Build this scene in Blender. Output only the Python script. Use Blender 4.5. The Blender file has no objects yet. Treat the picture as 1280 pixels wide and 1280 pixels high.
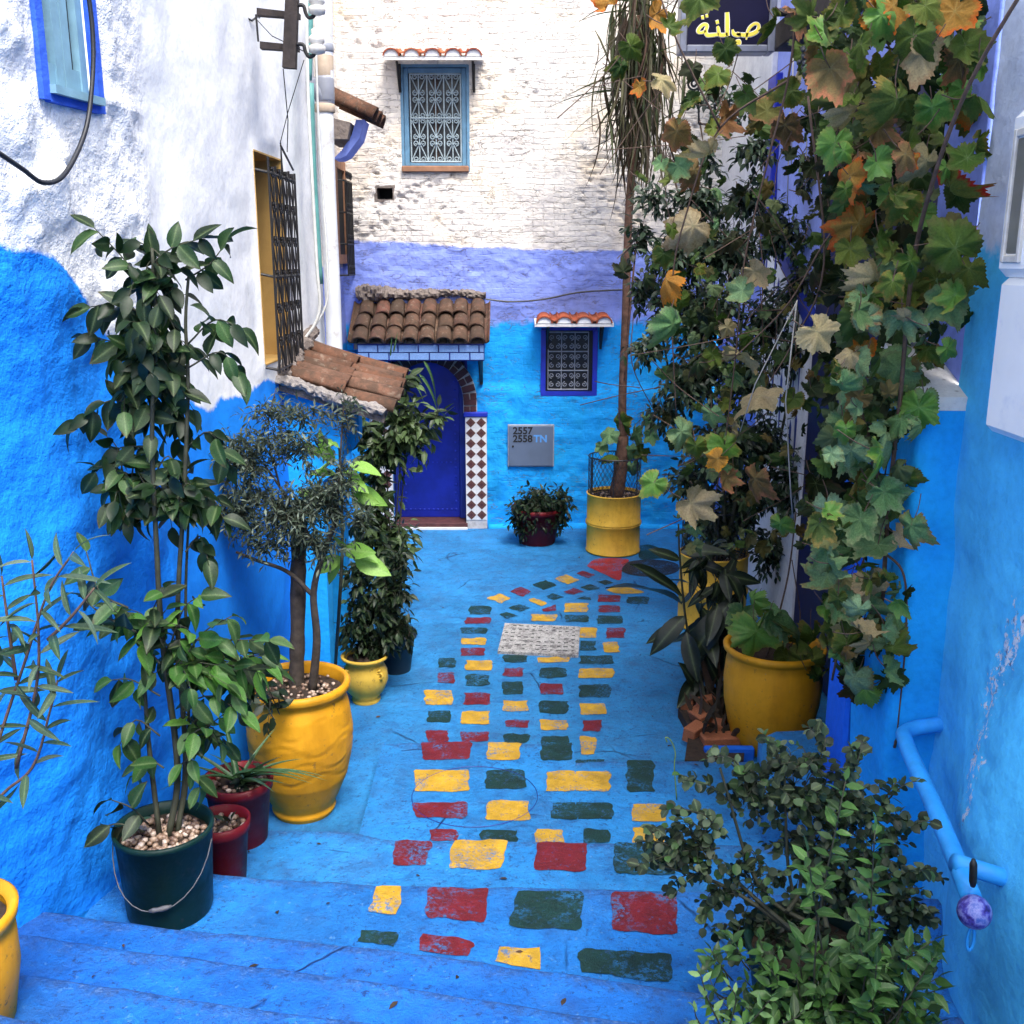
import bpy, math, random
import numpy as np
from mathutils import Matrix, Vector
random.seed(7); rng = np.random.default_rng(7)
SC = bpy.context.scene
COL = SC.collection
rad = math.radians

# ------------------------------------------------------------------ camera, sky, sun, exposure
EYE = 3.15; PITCH = rad(14); F = 1280.0
cam_d = bpy.data.cameras.new('camera'); cam_d.lens = 36.0; cam_d.sensor_width = 36.0
cam_d.clip_start = 0.05; cam_d.clip_end = 500
cam = bpy.data.objects.new('camera', cam_d); COL.objects.link(cam)
cam.location = (0, 0, EYE); cam.rotation_euler = (math.pi/2 - PITCH, 0, 0)
SC.camera = cam
SUN_EL, SUN_AZ = 60, 156          # degrees; azimuth clockwise from +Y (high, behind the camera)
w = bpy.data.worlds.new('World'); SC.world = w; w.use_nodes = True
nt = w.node_tree; bg = nt.nodes['Background']
sky = nt.nodes.new('ShaderNodeTexSky'); sky.sky_type = 'NISHITA'; sky.sun_disc = False
sky.sun_elevation = rad(SUN_EL); sky.sun_rotation = rad(SUN_AZ)
sky.dust_density = 3.0; sky.air_density = 1.0
hs = nt.nodes.new('ShaderNodeHueSaturation'); hs.inputs['Saturation'].default_value = 0.30
nt.links.new(sky.outputs[0], hs.inputs['Color']); nt.links.new(hs.outputs[0], bg.inputs[0])
bg.inputs[1].default_value = 0.15
sun_d = bpy.data.lights.new('sun', 'SUN'); sun_d.energy = 1.5; sun_d.angle = rad(24); sun_d.color = (1.0, 0.95, 0.88)
sun = bpy.data.objects.new('sun', sun_d); COL.objects.link(sun)
sdir = Vector((math.sin(rad(SUN_AZ))*math.cos(rad(SUN_EL)), math.cos(rad(SUN_AZ))*math.cos(rad(SUN_EL)), math.sin(rad(SUN_EL))))
sun.rotation_euler = (-sdir).to_track_quat('-Z', 'Y').to_euler(); sun.location = (0, -3, 9)
SC.view_settings.view_transform = 'Standard'; SC.view_settings.look = 'None'
SC.view_settings.gamma = 1.0; SC.view_settings.exposure = 1.68; SC.view_settings.use_curve_mapping = False
SC.render.engine = 'CYCLES'; SC.cycles.use_denoising = True
SC.cycles.max_bounces = 4; SC.cycles.diffuse_bounces = 3; SC.cycles.glossy_bounces = 2; SC.cycles.transmission_bounces = 2; SC.cycles.use_adaptive_sampling = True; SC.cycles.adaptive_threshold = .02; SC.cycles.caustics_reflective = False; SC.cycles.caustics_refractive = False

# ------------------------------------------------------------------ measuring: photo pixel -> point on a plane of the place
CP, SP = math.cos(PITCH), math.sin(PITCH)
def ray(px, py):
    u = (px-640)/F; v = (640-py)/F
    return np.array([u, CP + v*SP, -SP + v*CP])
def on_y(px, py, Y):
    d = ray(px, py); t = Y/d[1]; return np.array([d[0]*t, Y, EYE + d[2]*t])
def on_z(px, py, z):
    d = ray(px, py); t = (z-EYE)/d[2]; return np.array([d[0]*t, d[1]*t, z])
def on_x(px, py, x):
    d = ray(px, py); t = x/d[0]; return np.array([x, d[1]*t, EYE + d[2]*t])
def mpp(p):                                    # metres per photo pixel at a point
    return (p[1]*CP + (EYE-p[2])*SP)/F

# ------------------------------------------------------------------ noise
_P = rng.permutation(256); _P = np.concatenate([_P, _P, _P]); _V = rng.random(256)*2-1
def vnoise(x, y, z=0.0):
    x, y, z = np.broadcast_arrays(np.asarray(x, float), np.asarray(y, float), np.asarray(z, float))
    xi, yi, zi = np.floor(x).astype(int), np.floor(y).astype(int), np.floor(z).astype(int)
    fx, fy, fz = x-xi, y-yi, z-zi
    fx, fy, fz = [f*f*(3-2*f) for f in (fx, fy, fz)]
    def h(i, j, k): return _V[_P[_P[_P[i & 255] + (j & 255)] + (k & 255)]]
    def lx(j, k): return h(xi, j, k)*(1-fx) + h(xi+1, j, k)*fx
    def ly(k): return lx(yi, k)*(1-fy) + lx(yi+1, k)*fy
    return ly(zi)*(1-fz) + ly(zi+1)*fz
def fbm(x, y, z=0.0, o=4):
    s = 0; a = 1.0; n = 0
    for i in range(o):
        s = s + a*vnoise(np.asarray(x)*2**i + 17*i, np.asarray(y)*2**i + 5*i, np.asarray(z)*2**i); n += a; a *= .5
    return s/n
def sstep(a, b, x):
    t = np.clip((np.asarray(x, float)-a)/(b-a), 0, 1); return t*t*(3-2*t)
def hfloor(x, y): return 0.007*fbm(np.asarray(x)*1.3, np.asarray(y)*1.3, 0, 2)

# ------------------------------------------------------------------ objects
def link(o, parent=None):
    COL.objects.link(o)
    if parent is not None:
        o.parent = parent
        if parent.type == 'EMPTY': o.matrix_parent_inverse = Matrix.Translation(-parent.location)
    return o
def thing(name, label, cat, loc=(0, 0, 0), group=None):
    o = bpy.data.objects.new(name, None); o.location = Vector([float(c) for c in loc]); o.empty_display_size = .1
    COL.objects.link(o); o['label'] = label; o['category'] = cat
    if group: o['group'] = group
    return o
def tag(o, label, cat, group=None, kind=None):
    o['label'] = label; o['category'] = cat
    if group: o['group'] = group
    if kind: o['kind'] = kind
    return o
def new_mesh(name, V, Fc, mat=None, smooth=False):
    me = bpy.data.meshes.new(name)
    V = np.asarray(V, dtype=np.float32)
    if isinstance(Fc, np.ndarray):
        n, k = Fc.shape
        me.vertices.add(len(V)); me.vertices.foreach_set('co', V.ravel())
        me.loops.add(n*k); me.loops.foreach_set('vertex_index', Fc.ravel().astype(np.int32))
        me.polygons.add(n); me.polygons.foreach_set('loop_start', np.arange(0, n*k, k, dtype=np.int32))
        me.update(calc_edges=True)
    else:
        me.from_pydata([tuple(v) for v in V], [], [tuple(int(i) for i in f) for f in Fc]); me.update()
    if mat: me.materials.append(mat)
    if smooth: me.polygons.foreach_set('use_smooth', np.ones(len(me.polygons), dtype=bool))
    return me
def mobj(name, V, Fc, mat, parent=None, smooth=False):
    return link(bpy.data.objects.new(name, new_mesh(name, V, Fc, mat, smooth)), parent)
def inst(name, me, M, parent):
    o = bpy.data.objects.new(name, me); link(o, parent); o.matrix_basis = M
    return o
class MB:
    def __init__(s): s.v = []; s.f = []; s.n = 0
    def add(s, V, Fc):
        V = np.asarray(V, float); s.v.append(V)
        s.f += [tuple(int(i)+s.n for i in f) for f in Fc]; s.n += len(V); return s
    def box(s, x0, x1, y0, y1, z0, z1, b=0.0):
        if b <= 0:
            V = [(x, y, z) for x in (x0, x1) for y in (y0, y1) for z in (z0, z1)]
            return s.add(V, [(0, 1, 3, 2), (4, 6, 7, 5), (0, 4, 5, 1), (2, 3, 7, 6), (0, 2, 6, 4), (1, 5, 7, 3)])
        V = []; xs = (x0, x1); ys = (y0, y1); zs = (z0, z1); idx = {}
        for i in (0, 1):
            for j in (0, 1):
                for k in (0, 1):
                    sx, sy, sz = (1, -1)[i], (1, -1)[j], (1, -1)[k]
                    for a in range(3):
                        p = [xs[i]+sx*b, ys[j]+sy*b, zs[k]+sz*b]; p[a] = (xs[i], ys[j], zs[k])[a]
                        idx[i, j, k, a] = len(V); V.append(p)
        Fc = []
        for i in (0, 1): Fc.append([idx[i, 0, 0, 0], idx[i, 0, 1, 0], idx[i, 1, 1, 0], idx[i, 1, 0, 0]])
        for j in (0, 1): Fc.append([idx[0, j, 0, 1], idx[1, j, 0, 1], idx[1, j, 1, 1], idx[0, j, 1, 1]])
        for k in (0, 1): Fc.append([idx[0, 0, k, 2], idx[0, 1, k, 2], idx[1, 1, k, 2], idx[1, 0, k, 2]])
        for j in (0, 1):
            for k in (0, 1): Fc.append([idx[0, j, k, 1], idx[1, j, k, 1], idx[1, j, k, 2], idx[0, j, k, 2]])
        for i in (0, 1):
            for k in (0, 1): Fc.append([idx[i, 0, k, 0], idx[i, 1, k, 0], idx[i, 1, k, 2], idx[i, 0, k, 2]])
        for i in (0, 1):
            for j in (0, 1): Fc.append([idx[i, j, 0, 0], idx[i, j, 1, 0], idx[i, j, 1, 1], idx[i, j, 0, 1]])
        for i in (0, 1):
            for j in (0, 1):
                for k in (0, 1): Fc.append([idx[i, j, k, 0], idx[i, j, k, 1], idx[i, j, k, 2]])
        return s.add(V, Fc)
    def tube(s, pts, r, n=6, cap=True):
        V, Fc = tube_geo(pts, r, n, cap); return s.add(V, Fc)
    def lathe(s, prof, c=(0, 0, 0), n=36, close=False):
        V = []; Fc = []
        for (r, z) in prof:
            for k in range(n):
                a = 2*math.pi*k/n; V.append((c[0]+r*math.cos(a), c[1]+r*math.sin(a), c[2]+z))
        m = len(prof)
        for i in range(m-1):
            for k in range(n):
                a, b = i*n+k, i*n+(k+1) % n; Fc.append((a, b, b+n, a+n))
        if close: Fc.append(tuple(range(n))[::-1]); Fc.append(tuple(range((m-1)*n, m*n)))
        return s.add(V, Fc)
    def prism(s, poly, d0, d1, axis='y'):
        n = len(poly); V = []
        for d in (d0, d1):
            for (a, b) in poly: V.append({'y': (a, d, b), 'x': (d, a, b), 'z': (a, b, d)}[axis])
        Fc = [tuple(range(n)), tuple(range(2*n-1, n-1, -1))] + [(i, (i+1) % n, (i+1) % n+n, i+n) for i in range(n)]
        return s.add(V, Fc)
    def obj(s, name, mat, parent=None, smooth=False):
        V = np.concatenate(s.v); o = mobj(name, V, s.f, mat, parent, smooth)
        import bmesh
        bm = bmesh.new(); bm.from_mesh(o.data); bmesh.ops.recalc_face_normals(bm, faces=bm.faces); bm.to_mesh(o.data); bm.free()
        return o
def tube_geo(pts, r, n=6, cap=True):
    P = np.asarray(pts, float); m = len(P)
    R = np.full(m, r) if np.isscalar(r) else np.asarray(r, float)
    T = np.gradient(P, axis=0); T /= (np.linalg.norm(T, axis=1)[:, None]+1e-12)
    up = np.array([0, 0, 1.]) if abs(T[0][2]) < .9 else np.array([1., 0, 0])
    X = np.cross(T[0], up); X /= np.linalg.norm(X); V = []; Fc = []
    for i in range(m):
        X = X - T[i]*np.dot(X, T[i]); X /= (np.linalg.norm(X)+1e-12); Y = np.cross(T[i], X)
        for k in range(n):
            a = 2*math.pi*k/n; V.append(P[i]+R[i]*(math.cos(a)*X+math.sin(a)*Y))
    for i in range(m-1):
        for k in range(n):
            a, b = i*n+k, i*n+(k+1) % n; Fc.append((a, b, b+n, a+n))
    if cap: Fc.append(tuple(range(n))[::-1]); Fc.append(tuple(range((m-1)*n, m*n)))
    return V, Fc
def smooth_path(pts, k=6):
    P = np.asarray(pts, float); Q = np.vstack([2*P[0]-P[1], P, 2*P[-1]-P[-2]]); out = []
    for i in range(1, len(Q)-2):
        for j in range(k):
            t = j/k; a, b, c, d = Q[i-1], Q[i], Q[i+1], Q[i+2]
            out.append(.5*((2*b)+(-a+c)*t+(2*a-5*b+4*c-d)*t*t+(-a+3*b-3*c+d)*t**3))
    out.append(P[-1]); return np.array(out)
def grid_faces(nu, nv, keep=None):
    I = np.arange(nu*nv).reshape(nu, nv)
    Q = np.stack([I[:-1, :-1], I[1:, :-1], I[1:, 1:], I[:-1, 1:]], -1)
    return Q[keep] if keep is not None else Q.reshape(-1, 4)
def fattr(me, name, vals):
    a = me.attributes.new(name, 'FLOAT', 'POINT'); a.data.foreach_set('value', np.asarray(vals, np.float32).ravel())

# ------------------------------------------------------------------ materials
def lin(c): return tuple(((x/255)/12.92 if x/255 <= .04045 else ((x/255+.055)/1.055)**2.4) for x in c)
def S(r, g, b): return lin((r, g, b)) + (1.0,)
class NB:
    def __init__(s, name):
        s.m = bpy.data.materials.new(name); s.m.use_nodes = True; s.t = s.m.node_tree
        s.p = s.t.nodes['Principled BSDF']; s.out = s.t.nodes['Material Output']
    def n(s, ty, **kw):
        x = s.t.nodes.new(ty)
        for k, v in kw.items(): setattr(x, k, v)
        return x
    def l(s, a, b): s.t.links.new(a, b)
    def coord(s): return s.n('ShaderNodeTexCoord').outputs['Object']
    def noise(s, scale, detail=4, rough=.55, vec=None, dist=0.0):
        x = s.n('ShaderNodeTexNoise'); x.inputs['Scale'].default_value = scale; x.inputs['Detail'].default_value = detail
        x.inputs['Roughness'].default_value = rough; x.inputs['Distortion'].default_value = dist
        s.l(vec if vec is not None else s.coord(), x.inputs['Vector']); return x.outputs['Fac']
    def ramp(s, fac, stops, interp='LINEAR'):
        r = s.n('ShaderNodeValToRGB'); r.color_ramp.interpolation = interp
        e = r.color_ramp.elements
        while len(e) < len(stops): e.new(.5)
        for i, (p, c) in enumerate(stops): e[i].position = p; e[i].color = c if len(c) == 4 else tuple(c)+(1,)
        s.l(fac, r.inputs[0]); return r.outputs['Color']
    def g(s, fac, a, b): return s.ramp(fac, [(a, (0, 0, 0, 1)), (b, (1, 1, 1, 1))])
    def mix(s, fac, a, b, mode='MIX'):
        x = s.n('ShaderNodeMix', data_type='RGBA', blend_type=mode)
        for sock, v in ((x.inputs[0], fac), (x.inputs[6], a), (x.inputs[7], b)):
            if hasattr(v, 'links'): s.l(v, sock)
            elif isinstance(v, (int, float)): sock.default_value = v
            else: sock.default_value = v
        return x.outputs[2]
    def math(s, op, a, b=0.0):
        x = s.n('ShaderNodeMath', operation=op)
        for sock, v in ((x.inputs[0], a), (x.inputs[1], b)):
            if hasattr(v, 'links'): s.l(v, sock)
            else: sock.default_value = v
        return x.outputs[0]
    def bump(s, h, strength=.3, dist=.01, prev=None):
        b = s.n('ShaderNodeBump'); b.inputs['Strength'].default_value = strength; b.inputs['Distance'].default_value = dist
        s.l(h, b.inputs['Height'])
        if prev is not None: s.l(prev, b.inputs['Normal'])
        return b.outputs['Normal']
    def done(s, col=None, rough=.8, normal=None, metal=0.0, spec=.5):
        if col is not None:
            if hasattr(col, 'links'): s.l(col, s.p.inputs['Base Color'])
            else: s.p.inputs['Base Color'].default_value = col
        if hasattr(rough, 'links'): s.l(rough, s.p.inputs['Roughness'])
        else: s.p.inputs['Roughness'].default_value = rough
        s.p.inputs['Metallic'].default_value = metal; s.p.inputs['Specular IOR Level'].default_value = spec
        if normal is not None: s.l(normal, s.p.inputs['Normal'])
        return s.m
def mul(c, k): return tuple(min(1, x*k) for x in c[:3])+(1,)
def simple(name, col, rough=.6, var=.25, scale=8, bump=.15, bscale=60, metal=0.0, dirt=None, spec=.4):
    b = NB(name); n1 = b.noise(scale, 5)
    c = b.ramp(n1, [(.3, mul(col, 1-var)), (.7, mul(col, 1+var*.6))])
    if dirt: c = b.mix(b.g(b.noise(scale*2.3, 6, .7), .56, .72), c, dirt)
    nr = b.bump(b.noise(bscale, 4), bump, .004)
    return b.done(c, rough, nr, metal, spec)
def limewash(name, cols, band=None, rough=.85, streak=True, bump=.35, pits=0.0, chips=None, spec=.25, dirt=.25, warm=None, cracks=0.0, rattr=False, courses=False, mot=.9):
    """painted plaster; cols from top to bottom; band = list of float attributes that change sign where one coat ends"""
    b = NB(name); co = b.coord()
    c = cols[0]
    if band:
        for at, cc, soft in zip(band, cols[1:], [.03]*len(cols)):
            a = b.n('ShaderNodeAttribute', attribute_name=at).outputs['Fac']
            a = b.math('ADD', a, b.math('MULTIPLY', b.math('SUBTRACT', b.noise(9, 5, .65, co), .5), .09))
            f = b.g(b.math('ADD', b.math('MULTIPLY', a, -1), .5), .5-soft*.4, .5+soft*.4)
            c = b.mix(f, c, cc)
    n1 = b.noise(2.2, 4, .6, co)
    c = b.mix(mot, c, b.ramp(n1, [(.28, (.72, .72, .76, 1)), (.5, (.97, .97, .97, 1)), (.75, (1.1, 1.1, 1.08, 1))]), 'MULTIPLY')
    n2 = b.noise(26, 3, .7, co)
    c = b.mix(dirt, c, b.ramp(n2, [(.3, (.5, .5, .55, 1)), (.55, (1, 1, 1, 1)), (.8, (1.12, 1.12, 1.1, 1))]), 'MULTIPLY')
    if warm:
        c = b.mix(b.math('MULTIPLY', b.g(b.noise(1.7, 3, .65, co), .5, .72), .75), c, b.mix(1.0, c, warm, 'MULTIPLY'))
    if pits:
        v = b.n('ShaderNodeTexVoronoi'); v.inputs['Scale'].default_value = 15
        mp = b.n('ShaderNodeMapping'); mp.inputs['Scale'].default_value = (1, 1, 2.2)
        b.l(co, mp.inputs[0]); b.l(mp.outputs[0], v.inputs['Vector'])
        pf = b.math('MULTIPLY', b.ramp(v.outputs['Distance'], [(.07, (1, 1, 1, 1)), (.17, (0, 0, 0, 1))]), b.g(b.noise(3.1, 3, .5, co), .5, .62))
        c = b.mix(b.math('MULTIPLY', pf, pits), c, (.10, .075, .06, 1))
    if chips:
        attr = b.n('ShaderNodeAttribute', attribute_name='chip').outputs['Fac']
        cf = b.g(b.math('MULTIPLY', attr, b.noise(16, 5, .8, co)), .51, .54)
        cc = b.ramp(b.noise(30, 3), [(.36, (.10, .15, .28, 1)), (.44, (.62, .68, .78, 1)), (.6, (.70, .72, .76, 1)), (.66, (.50, .38, .30, 1))])
        c = b.mix(cf, c, cc)
    if cracks:
        mp2 = b.n('ShaderNodeMapping'); mp2.inputs['Scale'].default_value = (5, 5, 15); b.l(co, mp2.inputs[0])
        cn = b.math('ABSOLUTE', b.math('SUBTRACT', b.noise(1.0, 3, .6, mp2.outputs[0], .6), .5))
        cf = b.math('MULTIPLY', b.ramp(cn, [(.0, (1, 1, 1, 1)), (.016, (0, 0, 0, 1))]), b.g(b.noise(2.6, 3, .6, co), .44, .58))
        c = b.mix(b.math('MULTIPLY', cf, cracks), c, (.20, .16, .14, 1))
    h1, h2 = b.noise(6, 2, .6, co), b.noise(34, 3, .7, co)
    if rattr:
        ra = b.n('ShaderNodeAttribute', attribute_name='rough').outputs['Fac']; h1, h2 = b.math('MULTIPLY', h1, ra), b.math('MULTIPLY', h2, ra)
    nr = b.bump(b.math('ADD', b.math('MULTIPLY', h1, 2.6), h2), bump*1.0, .014)
    if cracks: nr = b.bump(b.math('MULTIPLY', cf, -1), .8, .012, nr)
    if courses:
        sx = b.n('ShaderNodeSeparateXYZ'); b.l(co, sx.inputs[0]); cb_ = b.n('ShaderNodeCombineXYZ'); wob = b.math('MULTIPLY', b.noise(2.5, 2, .5, co), .09)
        b.l(b.math('ADD', sx.outputs['X'], b.math('ADD', sx.outputs['Y'], wob)), cb_.inputs[0]); b.l(b.math('ADD', sx.outputs['Z'], wob), cb_.inputs[1])
        bt = b.n('ShaderNodeTexBrick'); bt.inputs['Scale'].default_value = 1.0; bt.inputs['Brick Width'].default_value = .23; bt.inputs['Row Height'].default_value = .062; bt.inputs['Mortar Size'].default_value = .007; bt.inputs['Mortar Smooth'].default_value = .6
        b.l(cb_.outputs[0], bt.inputs['Vector']); zm = b.ramp(sx.outputs['Z'], [(.0, (0, 0, 0, 1)), (1.0, (1, 1, 1, 1))])
        zt_ = b.math('GREATER_THAN', sx.outputs['Z'], 3.25)
        mk = b.math('MULTIPLY', b.math('MULTIPLY', bt.outputs['Fac'], b.g(b.noise(4.2, 4, .7, co), .40, .62)), b.math('ADD', b.math('MULTIPLY', zt_, .8), .2))
        nr = b.bump(b.math('MULTIPLY', mk, -1), .9, .012, nr)
        dk = b.math('MULTIPLY', mk, b.g(b.noise(13, 4, .75, co), .52, .62))
        c = b.mix(b.math('MULTIPLY', b.math('MULTIPLY', dk, zt_), .7), c, (.16, .12, .10, 1))
    return b.done(c, rough, nr, 0, spec)
def leafmat(name, stops, rough=.45, edge=None, island=False, back=.12, spec=.28, mottle=.4, transl=.2):
    b = NB(name)
    rnd = b.n('ShaderNodeNewGeometry').outputs['Random Per Island'] if island else b.n('ShaderNodeObjectInfo').outputs['Random']
    k = len(stops)
    c = b.ramp(rnd, [(i/max(1, k-1), s) for i, s in enumerate(stops)])
    co = b.coord()
    if not island:
        sx = b.n('ShaderNodeSeparateXYZ'); b.l(co, sx.inputs[0])
        ax = b.math('ABSOLUTE', sx.outputs['X'])
        at = b.n('ShaderNodeAttribute', attribute_name='vein').outputs['Fac']
        c = b.mix(b.math('MULTIPLY', b.math('POWER', at, 7), .5), c, b.mix(.5, c, (.34, .44, .20, 1)))
        if edge:
            e = b.n('ShaderNodeAttribute', attribute_name='rim').outputs['Fac']
            ef = b.g(b.math('ADD', e, b.math('MULTIPLY', b.math('SUBTRACT', b.noise(7, 4, .7), .5), 2.4)), .45, 1.15)
            er = b.ramp(b.math('FRACT', b.math('MULTIPLY', rnd, 7.3)), [(i/max(1, len(edge)-1), s) for i, s in enumerate(edge)])
            c = b.mix(ef, c, er)
    m = b.noise(26 if not island else 18, 3, .7)
    c = b.mix(mottle, c, b.ramp(m, [(.3, (.45, .45, .45, 1)), (.7, (1.45, 1.45, 1.4, 1))]), 'MULTIPLY')
    g = b.n('ShaderNodeNewGeometry').outputs['Backfacing']
    c = b.mix(b.math('MULTIPLY', g, back), c, b.mix(.5, c, (.20, .24, .17, 1)))
    b.done(c, rough, b.bump(m, .25, .004), 0, spec)
    tr = b.n('ShaderNodeBsdfTranslucent'); b.l(b.mix(1.0, c, (1.1, 1.25, .7, 1), 'MULTIPLY'), tr.inputs['Color'])
    ms = b.n('ShaderNodeMixShader'); ms.inputs[0].default_value = transl
    b.l(b.p.outputs[0], ms.inputs[1]); b.l(tr.outputs[0], ms.inputs[2]); b.l(ms.outputs[0], b.out.inputs['Surface'])
    return b.m

SKYBLUE = (.010, .36, .88, 1); FLOORB = (.026, .235, .56, 1); LAV = (.25, .33, .82, 1); WHITE = (.86, .86, .86, 1)
CREAM = (.76, .705, .65, 1); NEARB = (.006, .245, .88, 1); NAVY = (.006, .016, .28, 1); COBALT = (.012, .06, .52, 1)
M = {}
M['left_wall'] = limewash('left_wall_paint', [WHITE, NEARB], ['band'], bump=.95, dirt=.22, rattr=True, mot=.45)
M['back_wall'] = limewash('back_wall_paint', [CREAM, LAV, SKYBLUE], ['band', 'band2'], bump=.5, pits=.7, cracks=.7, courses=True, warm=(1.0, .88, .70, 1))
M['right_wall'] = limewash('right_wall_paint', [(.62, .70, .90, 1), (.085, .55, .95, 1)], ['band'], bump=.35, chips=True)
M['right_house'] = limewash('right_house_paint', [(.30, .37, .84, 1), (.12, .24, .76, 1)], ['band'], bump=.3)
M['skyblue'] = limewash('sky_blue_limewash', [SKYBLUE], bump=.35)
M['blue'] = limewash('strong_blue_limewash', [(.010, .14, .74, 1)], bump=.4)
M['oldmortar'] = limewash('old_white_mortar', [(.30, .27, .25, 1)], bump=.9, dirt=.8, pits=.7)
M['wire'] = simple('dull_wire', (.10, .10, .11, 1), .6, .3, 30, .1)
M['lav'] = limewash('lavender_limewash', [LAV], bump=.3)
M['white'] = limewash('white_limewash', [(.76, .76, .78, 1)], bump=.3)
M['whitecrack'] = limewash('cracked_white_limewash', [(.72, .70, .68, 1)], bump=.5, pits=.5)
M['grimy'] = limewash('grimy_mortar', [(.20, .165, .145, 1)], bump=.8, dirt=.6)
def floor_mat(name, col, dark=.75):
    b = NB(name); co = b.coord()
    n1 = b.noise(1.4, 4, .6, co)
    c = b.ramp(n1, [(.25, mul(col, .68)), (.5, col), (.75, mul(col, 1.25))])
    n2 = b.noise(9, 4, .7, co)
    c = b.mix(.7, c, b.ramp(n2, [(.3, (.50, .53, .62, 1)), (.5, (1, 1, 1, 1)), (.72, (1.35, 1.28, 1.15, 1))]), 'MULTIPLY')
    sp = b.math('MULTIPLY', b.g(b.noise(31, 4, .85, co), .55, .64), b.g(b.noise(2.7, 3, .6, co), .28, .55))
    c = b.mix(b.math('MULTIPLY', sp, dark), c, (.012, .04, .16, 1))
    pl = b.math('MULTIPLY', b.g(b.noise(34, 4, .6, co), .64, .72), .5)
    c = b.mix(pl, c, (.16, .36, .62, 1))
    gr = b.math('MULTIPLY', b.g(b.noise(3.3, 5, .75, co), .46, .70), .55)
    c = b.mix(gr, c, b.mix(.6, c, (.055, .10, .22, 1)))
    v = b.n('ShaderNodeTexVoronoi', feature='DISTANCE_TO_EDGE'); v.inputs['Scale'].default_value = .85
    wv = b.n('ShaderNodeMix', data_type='VECTOR'); wv.inputs[0].default_value = .06; b.l(co, wv.inputs[4]); nz = b.n('ShaderNodeTexNoise'); nz.inputs['Scale'].default_value = 5; b.l(co, nz.inputs['Vector']); b.l(nz.outputs['Color'], wv.inputs[5]); b.l(wv.outputs[1], v.inputs['Vector'])
    ck_ = b.math('MULTIPLY', b.ramp(v.outputs['Distance'], [(.0, (1, 1, 1, 1)), (.006, (0, 0, 0, 1))]), b.g(b.noise(1.9, 2, .6, co), .53, .62))
    c = b.mix(b.math('MULTIPLY', ck_, .7), c, (.012, .03, .10, 1))
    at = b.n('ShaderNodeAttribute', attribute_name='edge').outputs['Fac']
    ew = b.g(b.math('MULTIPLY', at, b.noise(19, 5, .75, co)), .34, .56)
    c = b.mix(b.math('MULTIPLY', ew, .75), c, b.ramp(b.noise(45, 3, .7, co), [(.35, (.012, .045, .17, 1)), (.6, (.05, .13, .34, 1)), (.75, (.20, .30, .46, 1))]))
    nr = b.bump(b.math('SUBTRACT', b.math('ADD', b.math('MULTIPLY', b.noise(7, 2, .6, co), 1.2), b.noise(42, 4, .85, co)), ck_), 1.0, .022)
    return b.done(c, b.ramp(n2, [(.3, (.5,)*3), (.7, (.8,)*3)]), nr, 0, .3)
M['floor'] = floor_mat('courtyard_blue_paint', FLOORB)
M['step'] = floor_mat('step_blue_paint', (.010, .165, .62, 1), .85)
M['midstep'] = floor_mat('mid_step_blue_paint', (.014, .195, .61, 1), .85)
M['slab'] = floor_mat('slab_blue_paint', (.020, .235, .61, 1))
def paint(name, col):
    b = NB(name); co = b.coord()
    c = b.ramp(b.noise(9, 5, .7, co), [(.3, mul(col, .58)), (.7, mul(col, 1.2))])
    wv = b.g(b.noise(36, 4, .75, co), .59, .66)
    c = b.mix(b.math('MULTIPLY', wv, .8), c, (.02, .075, .20, 1))
    w2 = b.math('MULTIPLY', b.g(b.noise(5.1, 4, .6, co), .48, .6), b.g(b.noise(52, 4, .75, co), .48, .56))
    c = b.mix(b.math('MULTIPLY', w2, .8), c, mul(FLOORB, .7))
    nr = b.bump(b.noise(42, 4, .85, co), 1.0, .018)
    return b.done(c, .55, nr, 0, .35)
M['pr'] = paint('red_floor_paint', (.17, .008, .016, 1)); M['py'] = paint('yellow_floor_paint', (.62, .36, .025, 1))
M['pg'] = paint('green_floor_paint', (.004, .038, .033, 1)); M['pk'] = paint('black_floor_paint', (.012, .014, .022, 1))
M['pred'] = paint('bright_red_floor_paint', (.42, .02, .03, 1))
def tilemat(name, stops, dirt):
    b = NB(name); r = b.n('ShaderNodeObjectInfo').outputs['Random']; va = b.n('ShaderNodeVectorMath', operation='ADD'); b.l(b.coord(), va.inputs[0]); cx_ = b.n('ShaderNodeCombineXYZ'); b.l(b.math('MULTIPLY', r, 37.0), cx_.inputs[0]); b.l(b.math('MULTIPLY', r, 91.0), cx_.inputs[1]); b.l(cx_.outputs[0], va.inputs[1]); co = va.outputs[0]
    c = b.ramp(r, [(i/(len(stops)-1), s) for i, s in enumerate(stops)])
    c = b.mix(b.math('MULTIPLY', b.g(b.noise(11, 4, .75, co), .40, .62), dirt), c, (.055, .04, .03, 1))
    c = b.mix(b.math('MULTIPLY', b.g(b.noise(17, 4, .75, co), .57, .68), .35), c, (.34, .29, .23, 1))
    return b.done(c, .9, b.bump(b.noise(60, 5, .7, co), .7, .008), 0, .15)
M['tile_old'] = tilemat('weathered_roof_tile', [(.085, .052, .036, 1), (.115, .062, .042, 1), (.065, .043, .032, 1), (.15, .065, .048, 1), (.10, .058, .038, 1)], .8)
M['tile_orange'] = tilemat('orange_roof_tile', [(.17, .075, .045, 1), (.13, .065, .042, 1), (.21, .105, .07, 1), (.12, .07, .05, 1)], .75)
M['tile_red'] = tilemat('red_roof_tile', [(.42, .10, .045, 1), (.35, .085, .045, 1), (.48, .15, .07, 1)], .25)
M['iron'] = simple('black_iron', (.022, .021, .022, 1), .5, .4, 30, .3, metal=.3)
M['iron_pale'] = simple('pale_painted_iron', (.34, .42, .46, 1), .55, .25, 20, .2)
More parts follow.
